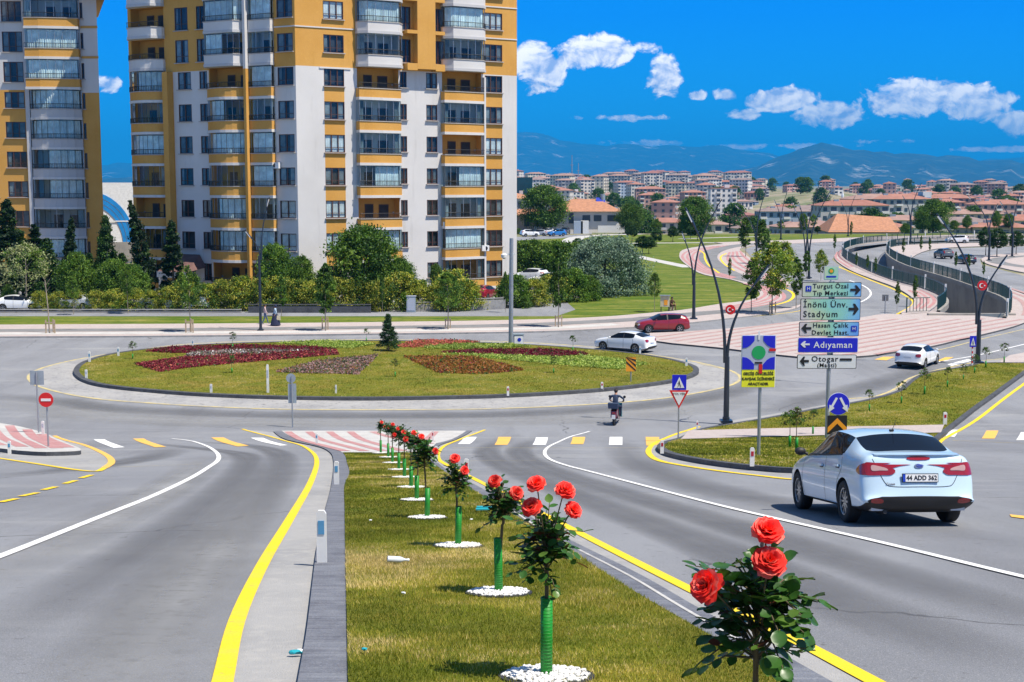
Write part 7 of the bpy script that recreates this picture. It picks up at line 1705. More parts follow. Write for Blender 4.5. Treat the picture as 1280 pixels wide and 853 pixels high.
# --- camera pole and utility cabinet -----------------------------------
def camera_pole():
    q = G(638.5, 433.5); Y = q.y; root = empty('camera_pole', (q.x, Y, .03), 0, 'plain grey pole with a surveillance camera behind the roundabout', 'pole'); k = Y / F
    z = lambda y: AT(640, y, Y).z - .03
    b = MB(); b.tube([(0, 0, 0), (.05, 0, z(298))], [.17, .14], 'steel_galv', 12); b.build('pole', parent=root, smooth=True)
    b = MB(); b.box((-.15, 0, z(318)), (.9, .12, .16), 'plastic_white'); b.build('bracket', parent=root)
    b = MB(); b.lathe([(.05, -.25), (.20, -.15), (.22, .05), (.1, .16)], (-.5, -.05, z(319.5)), 'plastic_white', 12); b.blob((-.5, -.05, z(321.5)), (.15, .15, .15), 'black_plastic', 2, 0); b.build('camera', parent=root, smooth=True)
    q = G(646, 432.5); root = empty('utility_cabinet', (q.x + .1, q.y, .03), R(8), 'pale grey utility cabinet with a small blue emblem at the foot of the camera pole', 'cabinet')
    b = MB(); b.box((0, 0, .40), (.72, .45, .80), 'sign_grey'); b.box((0, 0, .83), (.82, .55, .07), 'sign_back'); b.build('body', parent=root)
    b = MB(); b.box((0, -.235, .42), (.62, .02, .62), 'plastic_white'); d = b.build('door', parent=root)
    plate(root, 'emblem', circle(.14, 20), -.255, 'sign_blue', (.05, .45), .01, d)
    q = G(512, 389); 
    for px, Y_, lb in ((514, 125.5, 'grey metal cabinet at the end of the hedge'),):
        x = AT(px, 380, Y_).x; root = empty('electrical_cabinet', (x, Y_, .06), 0, lb, 'cabinet'); b = MB(); b.box((0, 0, .75), (.85, .5, 1.45), 'sign_back'); b.box((0, 0, 1.5), (.95, .6, .06), 'sign_grey'); b.build('body', parent=root); b = MB(); b.box((0, -.262, .78), (.7, .02, 1.2), 'sign_grey'); b.build('door', parent=root)
camera_pole()

# --- delineator posts -----------------------------------------------------
def post(px, yb, hpx, wpx, band, label, group, lift=.15):
    if px in (402.5, 420.8): lift = .08
    q = G(px, yb, lift - .02); k = q.y / F; w = wpx * k; h = hpx * k; root = empty('delineator_post', (q.x, q.y, prof(q.y) + lift - .02), 0, label, 'bollard', group)
    b = MB(); b.prism([(-w / 2, 0), (w / 2, 0), (w / 2, h * .94), (w * .3, h), (-w * .3, h), (-w / 2, h * .94)], -w * .22, w * .22, 'plastic_white'); b.build('post', parent=root)
    m = MB(); m.box((0, -w * .23, h * .68), (w * .62, .012, h * .26), band); m.build('reflector', parent=root)
mat('reflector_blue', (.08, .28, .50), .2, var=.1); mat('reflector_red', (.40, .01, .03), .2, var=.1)
post(402.5, 703, 68, 12.5, 'reflector_blue', 'white post with a blue reflector, nearest on the stone kerb', None, .15); post(420.8, 605.5, 29.5, 6.2, 'reflector_blue', 'white post with a blue reflector, second along the stone kerb', None)
for i, (px, yb, h, w) in enumerate([(396, 554.5, 13, 3), (545, 578.5, 21, 4.6), (583, 598, 25, 6), (541, 552, 14, 2.4), (827.5, 567, 17, 4.4), (940, 583, 24, 5.6), (871.5, 537, 11, 2.6), (1181, 531, 16, 4.6), (752.5, 487.5, 10, 3), (635, 495, 12, 3), (858, 458.5, 11, 3), (800, 443, 10, 2.4), (232, 462.5, 0, 0), (12, 568, 17, 4), (54, 544, 18, 3.6), (108, 474, 12, 3), (264, 492, 12, 3), (420, 493, 12, 2.2), (112, 453.5, 14, 2.8), (148, 446, 12, 2.6), (241, 434, 9, 2), (335, 492, 37, 3.0)]):
    if not h: continue
    lbs = {396: 'slim white post on the median nose', 545: 'white post with red reflector at the end of the rose row', 583: 'white post with red reflector on the right kerb of the median', 541: 'thin red topped post by the chevron paving', 827.5: 'white post with red reflector at the tip of the right grass island', 940: 'white post with red reflector in front of the priority panel', 871.5: 'small red banded post behind the give way sign',
           1181: 'white post with red reflector at the rear of the near sedan', 752.5: 'white post on the front kerb of the roundabout near the scooter', 635: 'white post on the middle front kerb of the roundabout', 858: 'white post at the right tip of the roundabout', 800: 'white post behind the white sedan', 12: 'blue banded post on the left traffic island', 54: 'cream post on the left island behind the no entry pole', 108: 'cream post at the left end of the roundabout',
           264: 'cream post on the roundabout lawn at left', 420: 'thin cream post on the front of the roundabout', 112: 'white post outside the left tip of the roundabout', 148: 'second white post outside the left tip of the roundabout', 241: 'small white post on the rear kerb of the roundabout', 335: 'tall cream rod on the roundabout left of the grey sign backs'}
    post(px, yb, h, w, 'reflector_red' if ('red' in lbs[px] or px in (752.5, 635)) else 'reflector_blue' if 'blue' in lbs[px] or 'white' in lbs[px] else 'sign_grey', lbs[px], 'small white kerb posts')

# --- tree stake frames -----------------------------------------------------
mat('timber', (.38, .29, .2), .8, var=.2, scale=8)
for i, (px, yb, h, w) in enumerate([(65, 418.5, 17, 11), (238, 418, 17, 9), (407, 414, 16, 7), (560, 412, 12, 6), (698, 410, 14, 8), (965, 393, 14, 7)]):
    q = G(px, yb); k = q.y / F; root = empty('tree_stake_frame', (q.x, q.y, .14), 0, 'timber stake frame round the %s' % ['bare trunk at the far left', 'street tree left of the first lamp', 'slim tree in front of the hedge', 'tree right of the spruce', 'thin tree right of the camera pole', 'bright green tree in the striped bend'][i], 'stake', 'stake frames round the street trees')
    for sx_, sy_ in ((-1, -1), (1, -1), (0, 1)): b = MB(); b.box((sx_ * w * k / 2, sy_ * w * k / 2, h * k / 2), (.09, .09, h * k), 'timber'); b.build('stake', parent=root)
    b = MB(); b.box((0, -w * k / 2 - .06, h * k * .8), (w * k + .1, .03, .1), 'timber'); b.build('crossbar', parent=root)
q = G(62, 418.5); m = MB(); m.tube([(0, 0, 0), (-.05, 0, 2), (-.2, 0, 4.2)], [.06, .05, .03], 'bark_pale', 8)
for a in range(5): m.tube([(-.15, 0, 3.2 + a * .2), (-.15 + .35 * math.cos(a * 2.2), .35 * math.sin(a * 2.2), 3.7 + a * .2)], [.02, .008], 'bark_pale', 5)
o = m.build('bare_tree'); o.location = (q.x, q.y, .14); tag(o, 'bare pale trunk of a newly planted tree at the far left of the pavement', 'tree')
q = G(831, 391); root = empty('notice_board', (q.x, q.y, .1), R(-8), 'cream notice board with an ochre picture on short legs at the lawn edge', 'notice board')
b = MB(); b.box((0, 0, .95), (.85, .1, 1.0), 'cloth_bag'); b.build('board', parent=root); b = MB(); b.box((.08, -.06, .85), (.32, .02, .5), 'sign_orange'); b.build('picture', parent=root)
for sx_ in (-.35, .35): b = MB(); b.box((sx_, 0, .23), (.08, .08, .46), 'black_plastic'); b.build('leg', parent=root)
b = MB(); b.box((0, 0, 1.5), (1.0, .3, .07), 'sign_back'); b.build('cap', parent=root)

# --- garden walls ------------------------------------------------------------
def low_wall(pts, h, lb, m='wall_concrete', th=.25, name='garden_wall'):
    b = MB()
    for a, c in zip(pts[:-1], pts[1:]):
        A_, C_ = Vector((*a, 0)), Vector((*c, 0)); mid = (A_ + C_) / 2; L_ = (C_ - A_).length; b.box((mid.x, mid.y, h / 2 - .1), (L_ + th * .9, th, h + .2), m, rz=math.atan2(C_.y - A_.y, C_.x - A_.x)); b.box((mid.x, mid.y, h + .13), (L_ + th, th * 1.3, .07), m if m != 'wall_concrete' else 'kerb_concrete', rz=math.atan2(C_.y - A_.y, C_.x - A_.x))
    o = b.build(name); tag(o, lb, 'wall')
X = lambda px, Y_: AT(px, 380, Y_).x
low_wall([(X(-60, 124.6), 124.6), (X(300, 124.6), 124.6)], .25, 'low kerb wall under the left part of the hedge')
low_wall([(X(312, 124.8), 124.8), (X(462, 124.8), 124.8)], .7, 'low wall, shade put into its colour, under the hedge right of the first lamp', 'kerb_dark')  # shade below the hedge is put into the wall's darker material
low_wall([(X(520, 126), 126), (X(588, 127), 127)], .8, 'low wall under the two round bushes'); low_wall([(X(588, 127.3), 127.3), (X(630, 128.5), 128.5), (X(636, 140), 140)], 1.0, 'pale stone retaining wall below the parked red car', 'kerb_concrete')
low_wall([(X(640, 130), 130), (X(700, 137), 137), (X(742, 146), 146)], .7, 'low curved wall between the bushes and the sloping lawn')

# --- railings round the ramp ---------------------------------------------------
mat('railing_teal', (.012, .05, .055), .4)
def railing(name, P, lb, h=1.35, z0=.15, start=0, glass=0):
    root = empty(name, (P[0].x, P[0].y, z0), 0, lb, 'railing'); o0 = Vector((P[0].x, P[0].y, 0)); L_ = 0; posts = []; nxt = 0
    rail = MB(); bars = MB()
    for a, c in zip(P[:-1], P[1:]):
        a_, c_ = a - o0, c - o0; seg = (c_ - a_).length
        for z in (.12, h): rail.tube([a_ + Vector((0, 0, z)), c_ + Vector((0, 0, z))], .045 if z > 1 else .03, 'railing_teal', 6)
        while nxt <= L_ + seg:
            posts.append(a_ + (c_ - a_) * ((nxt - L_) / seg)); nxt += 2.5
        k = max(1, int(seg / .32))
        for i in range(k): q_ = a_ + (c_ - a_) * (i / k); bars.box((q_.x, q_.y, h / 2 + .05), (.05, .05, h - .12), 'railing_teal')
        L_ += seg
    r_ = rail.build('rail', parent=root); b_ = bars.build('balusters', parent=root); b_['kind'] = 'stuff'
    for i, p in enumerate(posts[:95]):
        m = MB(); wht = i % 6 == 3; m.box((p.x, p.y, h * (.62 if wht else .52)), (.16 if wht else .1, .16 if wht else .1, h * (1.24 if wht else 1.04)), 'plastic_white' if wht else 'railing_teal'); m.build('post', parent=root)
railing('railing', [p for p in TR_OUT], 'dark green railing along the outer side of the curving underpass ramp'); railing('railing', [p for p in TR_IN], 'dark green railing along the inner wall of the underpass ramp')
_a, _b = TR_OUT[-1], TR_IN[-1]; _c = G(1133, 393)
railing('railing', [Vector((_c.x, _c.y, 0)), Vector((G(1162, 392.5).x, G(1162, 392.5).y, 0))], 'short dark green railing closing the footway end left of the ramp')
# ================================================================ TOWN, MOUNTAINS, HAZE
TOWN = {}
cols_w = [(.62, .58, .54), (.55, .42, .38), (.66, .60, .50), (.48, .46, .46), (.70, .68, .66), (.50, .30, .26), (.60, .46, .36), (.34, .42, .55), (.62, .38, .34)]
for i, c in enumerate(cols_w): mat('house_wall_%d' % i, c, .9, var=.08, scale=.1)
for i, c in enumerate([(.31, .135, .10), (.34, .16, .12), (.27, .12, .11), (.32, .20, .17), (.24, .18, .17)]): mat('house_roof_%d' % i, c, .9, var=.18, scale=.3)
mat('town_window', (.05, .07, .10), .3, var=.2)
def house_mesh(w, d, h, wm, rm, floors, roof='hip', seed=0):
    key = (w, d, h, wm, rm, floors, roof, seed)
    if key in TOWN: return TOWN[key]
    r = random.Random(seed); m = MB(); m.box((0, 0, h / 2 - 1.5), (w, d, h + 3), wm)
    n = max(2, int(w / 3)); fh = h / floors
    for f in range(floors):
        for i in range(n):
            x = -w / 2 + w * (i + .5) / n; ww = w / n * (.42 if (i + seed) % 3 else .66); m.box((x, -d / 2 - .05, f * fh + fh * .58), (ww, .12, fh * .45), 'town_window')
            if (i + seed) % 3 == 0: m.box((x, -d / 2 - .6, f * fh + fh * .2), (ww * 1.3, 1.1, fh * .28), 'house_wall_4')
        for i in range(max(1, int(d / 4))):
            for s in (-1, 1): m.box((s * (w / 2 + .05), -d / 2 + d * (i + .5) / max(1, int(d / 4)), f * fh + fh * .58), (.12, 1.4, fh * .42), 'town_window')
    body = m.mesh('walls'); t = MB(); e = .7; rh = min(w, d) * .15
    q = [(-w / 2 - e, -d / 2 - e, h), (w / 2 + e, -d / 2 - e, h), (w / 2 + e, d / 2 + e, h), (-w / 2 - e, d / 2 + e, h)]
    if roof == 'hip':
        k = max(0, (w - d) / 2); t.add(q + [(-k, 0, h + rh), (k + .01, 0, h + rh)], [(0, 1, 5, 4), (1, 2, 5), (2, 3, 4, 5), (3, 0, 4), (3, 2, 1, 0)], rm)
        t.box((w * .2, d * .1, h + rh * .75), (1.0, 1.0, 2.0), 'house_wall_3'); t.box((-w * .22, -d * .12, h + rh * .8), (1.8, .9, 1.1), 'sign_back')
    else:
        t.box((0, 0, h + .15), (w + .5, d + .5, .5), rm); t.box((w * .15, 0, h + 1.2), (3, 3, 2.2), wm)
    TOWN[key] = (body, t.mesh('roof')); return TOWN[key]
def house(pos, rz, w, d, h, wm, rm, floors, label, group, roof='hip', seed=0, parts=True, name='house', cat='house'):
    b, t = house_mesh(w, d, h, wm, rm, floors, roof, seed); o = empty(name, pos, rz, label, cat, group); link('walls', b, o); link('roof', t, o); return o
def town():
    r = random.Random(5); 
    protos = []; ALLH = []
    for i in range(26):
        fl = r.choice([3, 4, 4, 5, 5, 6]); w = r.choice([13, 16, 19, 24]); protos.append((w, r.choice([10, 12, 14]), fl * 3.0, 'house_wall_%d' % r.randrange(9), 'house_roof_%d' % r.randrange(5), fl, 'hip' if r.random() < .85 else 'flat', i))
    tall = [(r.choice([14, 18, 22]), 12, fl * 3.0, 'house_wall_%d' % r.choice([0, 2, 4, 4, 7, 1, 3]), 'house_roof_%d' % r.randrange(5), fl, 'hip', 70 + i) for i, fl in enumerate([5, 6, 6, 7, 5, 6, 7, 8, 5, 6])]
    small = [(r.choice([8, 10, 12, 15]), r.choice([8, 10]), r.choice([3, 6, 6]), 'house_wall_%d' % r.randrange(9), 'house_roof_%d' % r.randrange(5), 1 if r.random() < .5 else 2, 'hip', 40 + i) for i in range(12)]
    n = 0; used = []
    rows = []
    for Y in (700, 800, 900, 980, 1060, 1140, 1220, 1300, 1400, 1500, 1620, 1740, 1880, 2040, 2200): rows.append(Y)
    for Y in rows:
        x = .002 * Y; xe = .40 * Y
        while x < xe:
            u = x / Y
            step = (26 if Y < 1000 else 21) * r.uniform(.75, 1.35)
            if not (Y > 1400 and u > .24 and r.random() < .25):
                hill = abs(u - .222) < .04 and 850 < Y < 2400
                if not hill or r.random() < .12:
                    if Y > 1250 and u < .17: p = tall[r.randrange(10)]
                    elif Y > 1250: p = protos[r.randrange(10)] if r.random() < .55 else small[r.randrange(12)]
                    else: p = small[r.randrange(12)] if r.random() < (.8 if Y < 1150 or u > .17 else .55) else protos[r.randrange(14)]
                    yy = Y + r.uniform(-40, 40); z = town_z(x, yy)
                    if u > .17 and r.random() < .7: p = (*p[:2], min(p[2], 9.0), p[3], p[4], min(p[5], 3), p[6], p[7] + 100)
                    ALLH.append((p[0] * p[2] / (yy * yy), x, yy, z, r.choice([0, .15, -.2, .3, 1.3, -.5]), p))
            x += step
    ALLH.sort(key=lambda a: -a[0])
    for a, x, yy, z, rz, p in ALLH[:270]: house((x, yy, z), rz, p[0], p[1], p[2], p[3], p[4], p[5], 'distant town house or apartment block with a tiled roof on the hillside beyond the roads', 'houses of the distant town', p[6], p[7])
    mass = MB()
    for a, x, yy, z, rz, p in ALLH[270:]:
        q = Matrix.Rotation(rz, 3, 'Z'); w, d, h = p[:3]; mass.box((x, yy, z + h / 2 - 1.5), (w, d, h + 3), p[3], rz=rz)
        e = [q @ Vector((sx * (w / 2 + .6), sy * (d / 2 + .6), h)) + Vector((x, yy, z)) for sx, sy in ((-1, -1), (1, -1), (1, 1), (-1, 1))]; k = max(0, (w - d) / 2); t = [q @ Vector((s * k, 0, h + d * .2)) + Vector((x, yy, z)) for s in (-1, 1)]
        mass.add(e + t, [(0, 1, 5, 4), (1, 2, 5), (2, 3, 4, 5), (3, 0, 4)], p[4])
        n = max(2, int(w / 4))
        for f in range(max(1, p[5])):
            for i in range(n): c = q @ Vector((-w / 2 + w * (i + .5) / n, -d / 2 - .06, 0)); mass.box((x + c.x, yy + c.y, z + (f + .58) * h / max(1, p[5])), (w / n * .55, .14, 1.3), 'town_window', rz=rz)
    o = mass.build('distant_houses', fixn=False); tag(o, 'far rows of the town too small to count', 'houses', kind='stuff')
    # big terracotta pitched roof whose slope faces the road
    c = AT(1060, 286, 352); root = empty('warehouse', (c.x, 352, -4), 0, 'long shed whose great terracotta roof slopes down to the upper road', 'building'); m = MB(); m.box((4, 8, 1), (17, 14, 6), 'house_wall_1'); m.build('walls', parent=root)
    t = MB(); t.add([(-5, .4, 3.6), (14, .4, 3.6), (13, 8, 7.2), (-1, 8, 8.2), (14, 15.5, 4), (-5, 15.5, 4)], [(0, 1, 2, 3), (3, 2, 4, 5), (1, 4, 2), (0, 3, 5)], 'roof_orange'); t.build('roof', parent=root)
    # a band of roofs right behind the upper road, lower than the road
    for px, Y, w, d, h, wm, rm, lb, rz, base in (
        (1095, 385, 17, 12, 4.2, 1, 1, 'long low building with the largest terracotta roof behind the upper road', .12, -4.2), (1128, 430, 14, 10, 5, 2, 3, 'low building with a terracotta roof right of the largest one', -.1, -4.2), (1010, 375, 18, 12, 4.4, 3, 3, 'small roof behind the upper verge left of the terracotta roofs', .1, -4),
        (1252, 378, 14, 11, 4.2, 6, 1, 'terracotta roofed house at the right edge behind the railing', -.4, -4), (1275, 400, 15, 11, 5.5, 2, 0, 'terracotta roofed house cut by the right edge', .3, -4), (1226, 385, 11, 9, 3.8, 6, 1, 'low terracotta roof between the far tree and the right lamp', .2, -4),
        (1062, 520, 26, 14, 13, 3, 0, 'grey walled block with a brick red hip roof left of the pale hill', .05, -9), (1088, 560, 22, 14, 15, 1, 3, 'wide block with a pink tiled roof in front of the green hill', 0, -9), (1120, 560, 24, 14, 15, 3, 1, 'grey block with balconies left of the white tower block', .1, -9),
        (1212, 560, 24, 12, 9, 6, 3, 'broad orange roofed building right of the big far tree', .1, -9), (1178, 700, 30, 14, 14, 5, 1, 'reddish block between the far tree and the orange roofed building', -.1, -9), (1246, 620, 24, 14, 12, 8, 1, 'pink building with a wide orange roof at the right', 0, -9), (1190, 470, 26, 12, 8, 3, 4, 'grey roofed workshop below the orange roofed building', 0.1, -9),
        (980, 560, 22, 12, 10, 7, 4, 'pale blue building with a dark glass front left of the lamps', 0, -9), (1012, 600, 26, 12, 10, 3, 4, 'low dark fronted building right of the pale blue one', 0, -9), (885, 480, 15, 10, 7, 2, 3, 'row of houses behind the tanker truck', 0, -9), (940, 470, 13, 9, 6, 4, 4, 'small houses behind the blue cab', .2, -9), (830, 470, 16, 10, 8, 2, 1, 'beige house with an orange roof left of the dark tree', -.2, -9)):
        x = AT(px, 260, Y).x; fl = max(1, round(h / 3)); house((x, Y, base), rz, w, d, h, 'house_wall_%d' % wm, 'house_roof_%d' % rm, fl, lb, None, 'hip', 90 + px % 7)
    x = AT(1142, 260, 640).x; b = MB(); b.box((0, 0, 5), (13, 9, 18), 'house_wall_7'); b.box((5, 0, 6.5), (4, 8, 20), 'house_wall_4'); b.box((-1.5, 0, 14.3), (10, 9.6, .8), 'town_window')
    for i in range(4): b.box((-5 + i * 2.6, -4.6, 6), (1.3, .3, 13), 'town_window')
    o = b.build('tower_block', parent=None); o.location = (x, 640, -8); tag(o, 'flat roofed white and blue block with a raised white stair tower at the right', 'building')
    # single-storey house with the orange hip roof
    Y = 340; c = AT(737, 290, Y); root = empty('house', (c.x, Y, -.1), 0, 'single storey house with a broad orange hipped roof and white terrace wall', 'house')
    k = Y / F; z = lambda y: AT(737, y, Y).z + .1; xx = lambda a: AT(a, 270, Y).x - c.x
    m = MB(); m.box(((xx(690) + xx(774)) / 2, 6, z(264) / 2), (xx(774) - xx(690), 12, z(264)), 'house_wall_4'); m.build('walls', parent=root)
    t = MB(); q = [(xx(684), -1.2, z(264.5)), (xx(778), -1.2, z(264.5)), (xx(778), 13, z(264.5)), (xx(684), 13, z(264.5)), (xx(716), 5.5, z(249.5)), (xx(750), 5.5, z(249.5))]; t.add(q, [(0, 1, 5, 4), (1, 2, 5), (2, 3, 4, 5), (3, 0, 4), (3, 2, 1, 0)], 'roof_orange'); t.build('roof', parent=root)
    for a in (714, 733, 747, 764, 772): w_ = MB(); w_.box((xx(a), -.06, z(273)), (1.9 if a != 714 else 1.2, .14, 1.5 if a != 714 else 2.6), 'town_window'); w_.build('window', parent=root)
    w_ = MB(); w_.box((xx(763), -3.5, z(286)), (xx(780) - xx(747), .3, 1.7), 'sign_white'); w_.build('terrace_wall', parent=root); w_ = MB(); w_.box((xx(722), -3.2, z(284)), (2.2, 2, 3.1), 'house_wall_7'); w_.box((xx(730), -3.2, z(284)), (1.9, 2, 3.3), 'sign_white'); w_.build('shed', parent=root)
    w_ = MB(); w_.lathe([(.6, 0), (.6, 1.8)], (xx(755), 5, z(250) - .4), 'sign_back', 12); w_.box((xx(752), 4.6, z(250.5)), (2.2, .15, 1.4), 'sign_blue', rot=Matrix.Rotation(R(-35), 3, 'X')); w_.build('solar_water_heater', parent=root)
    x = AT(650, 240, 420).x; b = MB(); b.box((0, 0, 7), (7.5, 9, 22), 'glass_dark_teal'); b.box((.5, -3, 3.5), (5.2, 6, 13), 'house_wall_7'); o = b.build('office_block'); o.location = (x, 420, -4); tag(o, 'dark teal glass office block beside the edge of the tall apartment tower', 'building')
    house((AT(654, 280, 330).x, 345, 0), .2, 16, 10, 4.2, 'house_wall_6', 'roof_orange', 1, 'low house with an orange roof and a solar panel left of the car park', None, 'hip', 99); house((AT(641, 260, 380).x, 380, 0), .1, 12, 10, 8, 'house_wall_3', 'roof_orange', 2, 'orange roofed house half hidden by the tall tower edge', None, 'hip', 98)
    # masts and minarets
    for px, Y, yt, lb in ((715, 1900, 194, 'thin radio mast on the skyline left of centre'), (723, 1900, 204, 'shorter radio mast right of the first'), (803, 1900, 216, 'white minaret on the skyline'), (1053.5, 700, 238, 'white minaret in front of the pale hill'), (1038, 640, 251, 'short white minaret left of the taller one')):
        q = AT(px, yt, Y); base = town_z(q.x, Y); H = q.z - base; b = MB(); wht = 'minaret' in lb
        if wht: b.lathe([(1.3 * Y / 1000, 0), (1.15 * Y / 1000, H * .6), (1.5 * Y / 1000, H * .62), (1.5 * Y / 1000, H * .66), (1.0 * Y / 1000, H * .67), (.95 * Y / 1000, H * .85), (.1, H)], (0, 0, 0), 'sign_white', 10)
        else: b.tube([(0, 0, 0), (0, 0, H)], [1.1, .5], 'steel_galv', 6); b.box((0, 0, H * .7), (4, 1, 1), 'steel_galv')
        o = b.build('minaret' if wht else 'radio_mast'); o.location = (q.x, Y, base); tag(o, lb, 'minaret' if wht else 'mast')
    # trees scattered in the town (individuals)
    rr = random.Random(8)
    for i in range(90):
        Y = rr.choice([450, 560, 700, 860, 1000, 1150, 1350, 1600, 1800]); u = rr.uniform(.02, .39); x = u * Y; tree('far', (x, Y, town_z(x, Y) - .3), rr.uniform(7, 12) * (1 + Y / 3000), 'distant green tree among the houses of the town', group='trees among the town houses')
mat('roof_orange', (.42, .20, .115), .85, var=.2, scale=1.5); mat('glass_dark_teal', (.012, .05, .07), .15, var=.3, scale=.2)
town()
# pale quarry hill and green hill behind the minaret: part of the terrain
def hill(name, px0, px1, Y, prof_px, m, depth=260):
    vs = []; n = 60; kx = 22
    P = sorted(prof_px)
    for i in range(n + 1):
        px = px0 + (px1 - px0) * i / n; yt = np.interp(px, [a for a, b in P], [b for a, b in P]); q = AT(px, yt, Y); zt = q.z + math.sin(px * .9) * .4 * Y / 1000
        for j in range(kx + 1):
            t = j / kx; f = math.sin(math.pi * t) ** .8; y = Y + (t - .5) * depth
            z = -12 + (zt + 12) * f; vs.append((q.x * y / Y, y, z + (math.sin(i * 1.3 + j * .9) + math.sin(i * .37 - j * .6)) * .012 * (zt + 12) * f))
    fs = [(i * (kx + 1) + j, i * (kx + 1) + j + 1, (i + 1) * (kx + 1) + j + 1, (i + 1) * (kx + 1) + j) for i in range(n) for j in range(kx)]
    b = MB(); b.add(vs, fs, m); o = b.build(name, smooth=True); o['kind'] = 'structure'; return o
ramp_mat('hill_rock', [(0, (.46, .40, .34), 0, 0, 0), (.02, (.34, .29, .24), .4, .6, 6, (1, 1, 4)), (.08, (.56, .50, .43), .5, .7, 6), (.05, (.18, .20, .10), .6, .7, 5)], bump=1, bscale=.2)
ramp_mat('hill_green', [(0, (.06, .10, .04), 0, 0, 0), (.03, (.12, .14, .07), .4, .6, 6), (.01, (.30, .22, .18), .55, .65, 5)], bump=1, bscale=.3)
ramp_mat('mountain_rock', [(0, (.012, .03, .028), 0, 0, 0), (.0012, (.02, .038, .034), .45, .65, 7), (.0006, (.008, .02, .018), .5, .7, 7), (.002, (.50, .48, .42), .60, .70, 7, (1, .5, 1)), (.0045, (.07, .09, .06), .5, .7, 6)], bump=0)
hill('hill', 955, 1082, 1750, [(955, 262), (968, 247), (985, 241), (1000, 238), (1020, 239), (1045, 240), (1060, 241), (1070, 248), (1082, 262)], 'hill_rock', 300)
hill('hill', 1050, 1150, 2300, [(1050, 262), (1062, 240), (1080, 238), (1100, 239), (1112, 242), (1130, 244), (1150, 255)], 'hill_green', 300)
def ridge(name, Y, prof_px, seed, rough):
    P = sorted(prof_px); vs = []; n = 220; ky = 16; r = np.random.default_rng(seed); ph = r.uniform(0, 6.28, 12)
    x0, x1 = P[0][0], P[-1][0]
    for i in range(n + 1):
        px = x0 + (x1 - x0) * i / n; yt = np.interp(px, [a for a, b in P], [b for a, b in P]); q = AT(px, yt, Y)
        jag = sum(math.sin(px * f + ph[k]) * a for k, (f, a) in enumerate(((.05, 1), (.11, .6), (.23, .35), (.47, .2), (.9, .12)))) * rough
        for j in range(ky + 1):
            t = j / ky; y = Y * (.72 + .28 * t); f = t ** 1.3
            gul = abs(math.sin(px * .035 + t * 3 + ph[6]) + .6 * math.sin(px * .09 - t * 5 + ph[7]) + .4 * math.sin(px * .21 + t * 9 + ph[8])) * rough * 1.6 * math.sin(math.pi * min(t, .97))
            vs.append((q.x * y / Y, y, -40 + (q.z + jag + 40) * f + gul))
    fs = [(i * (ky + 1) + j, i * (ky + 1) + j + 1, (i + 1) * (ky + 1) + j + 1, (i + 1) * (ky + 1) + j) for i in range(n) for j in range(ky)]
    b = MB(); b.add(vs, fs, 'mountain_rock'); o = b.build(name, smooth=True); o['kind'] = 'structure'; return o
ridge('mountains', 15000, [(-700, 228), (-200, 225), (100, 224), (600, 229), (840, 229), (890, 225), (920, 215), (945, 206), (975, 195), (1000, 186.5), (1025, 183.5), (1050, 184), (1085, 188), (1110, 189), (1135, 196), (1160, 197), (1195, 194), (1230, 199), (1280, 207), (1400, 200), (1700, 214), (2200, 205)], 3, 22)
ridge('mountains', 27000, [(-900, 215), (-300, 207), (0, 212), (130, 205), (165, 207), (300, 200), (500, 180), (600, 166), (655, 167), (690, 172), (720, 178), (760, 181), (800, 184), (850, 181), (885, 182), (930, 189), (1000, 196), (1100, 200), (1300, 197), (1700, 190), (2300, 200)], 4, 30)
def haze():
    m = bpy.data.materials.new('haze'); m.use_nodes = True; MATS['haze'] = m; N = m.node_tree.nodes; L = m.node_tree.links; N.clear()
    o = N.new('ShaderNodeOutputMaterial'); v = N.new('ShaderNodeVolumePrincipled'); v.inputs['Color'].default_value = (.02, .42, 1.0, 1); v.inputs['Density'].default_value = .00007; v.inputs['Anisotropy'].default_value = .0
    L.new(v.outputs[0], o.inputs['Volume'])
    b = MB(); b.box((0, 17000, 565), (80000, 40000, 1190), 'haze'); o = b.build('haze'); o['kind'] = 'stuff'; tag(o, 'pale blue air haze filling the valley towards the mountains', 'haze')
haze()
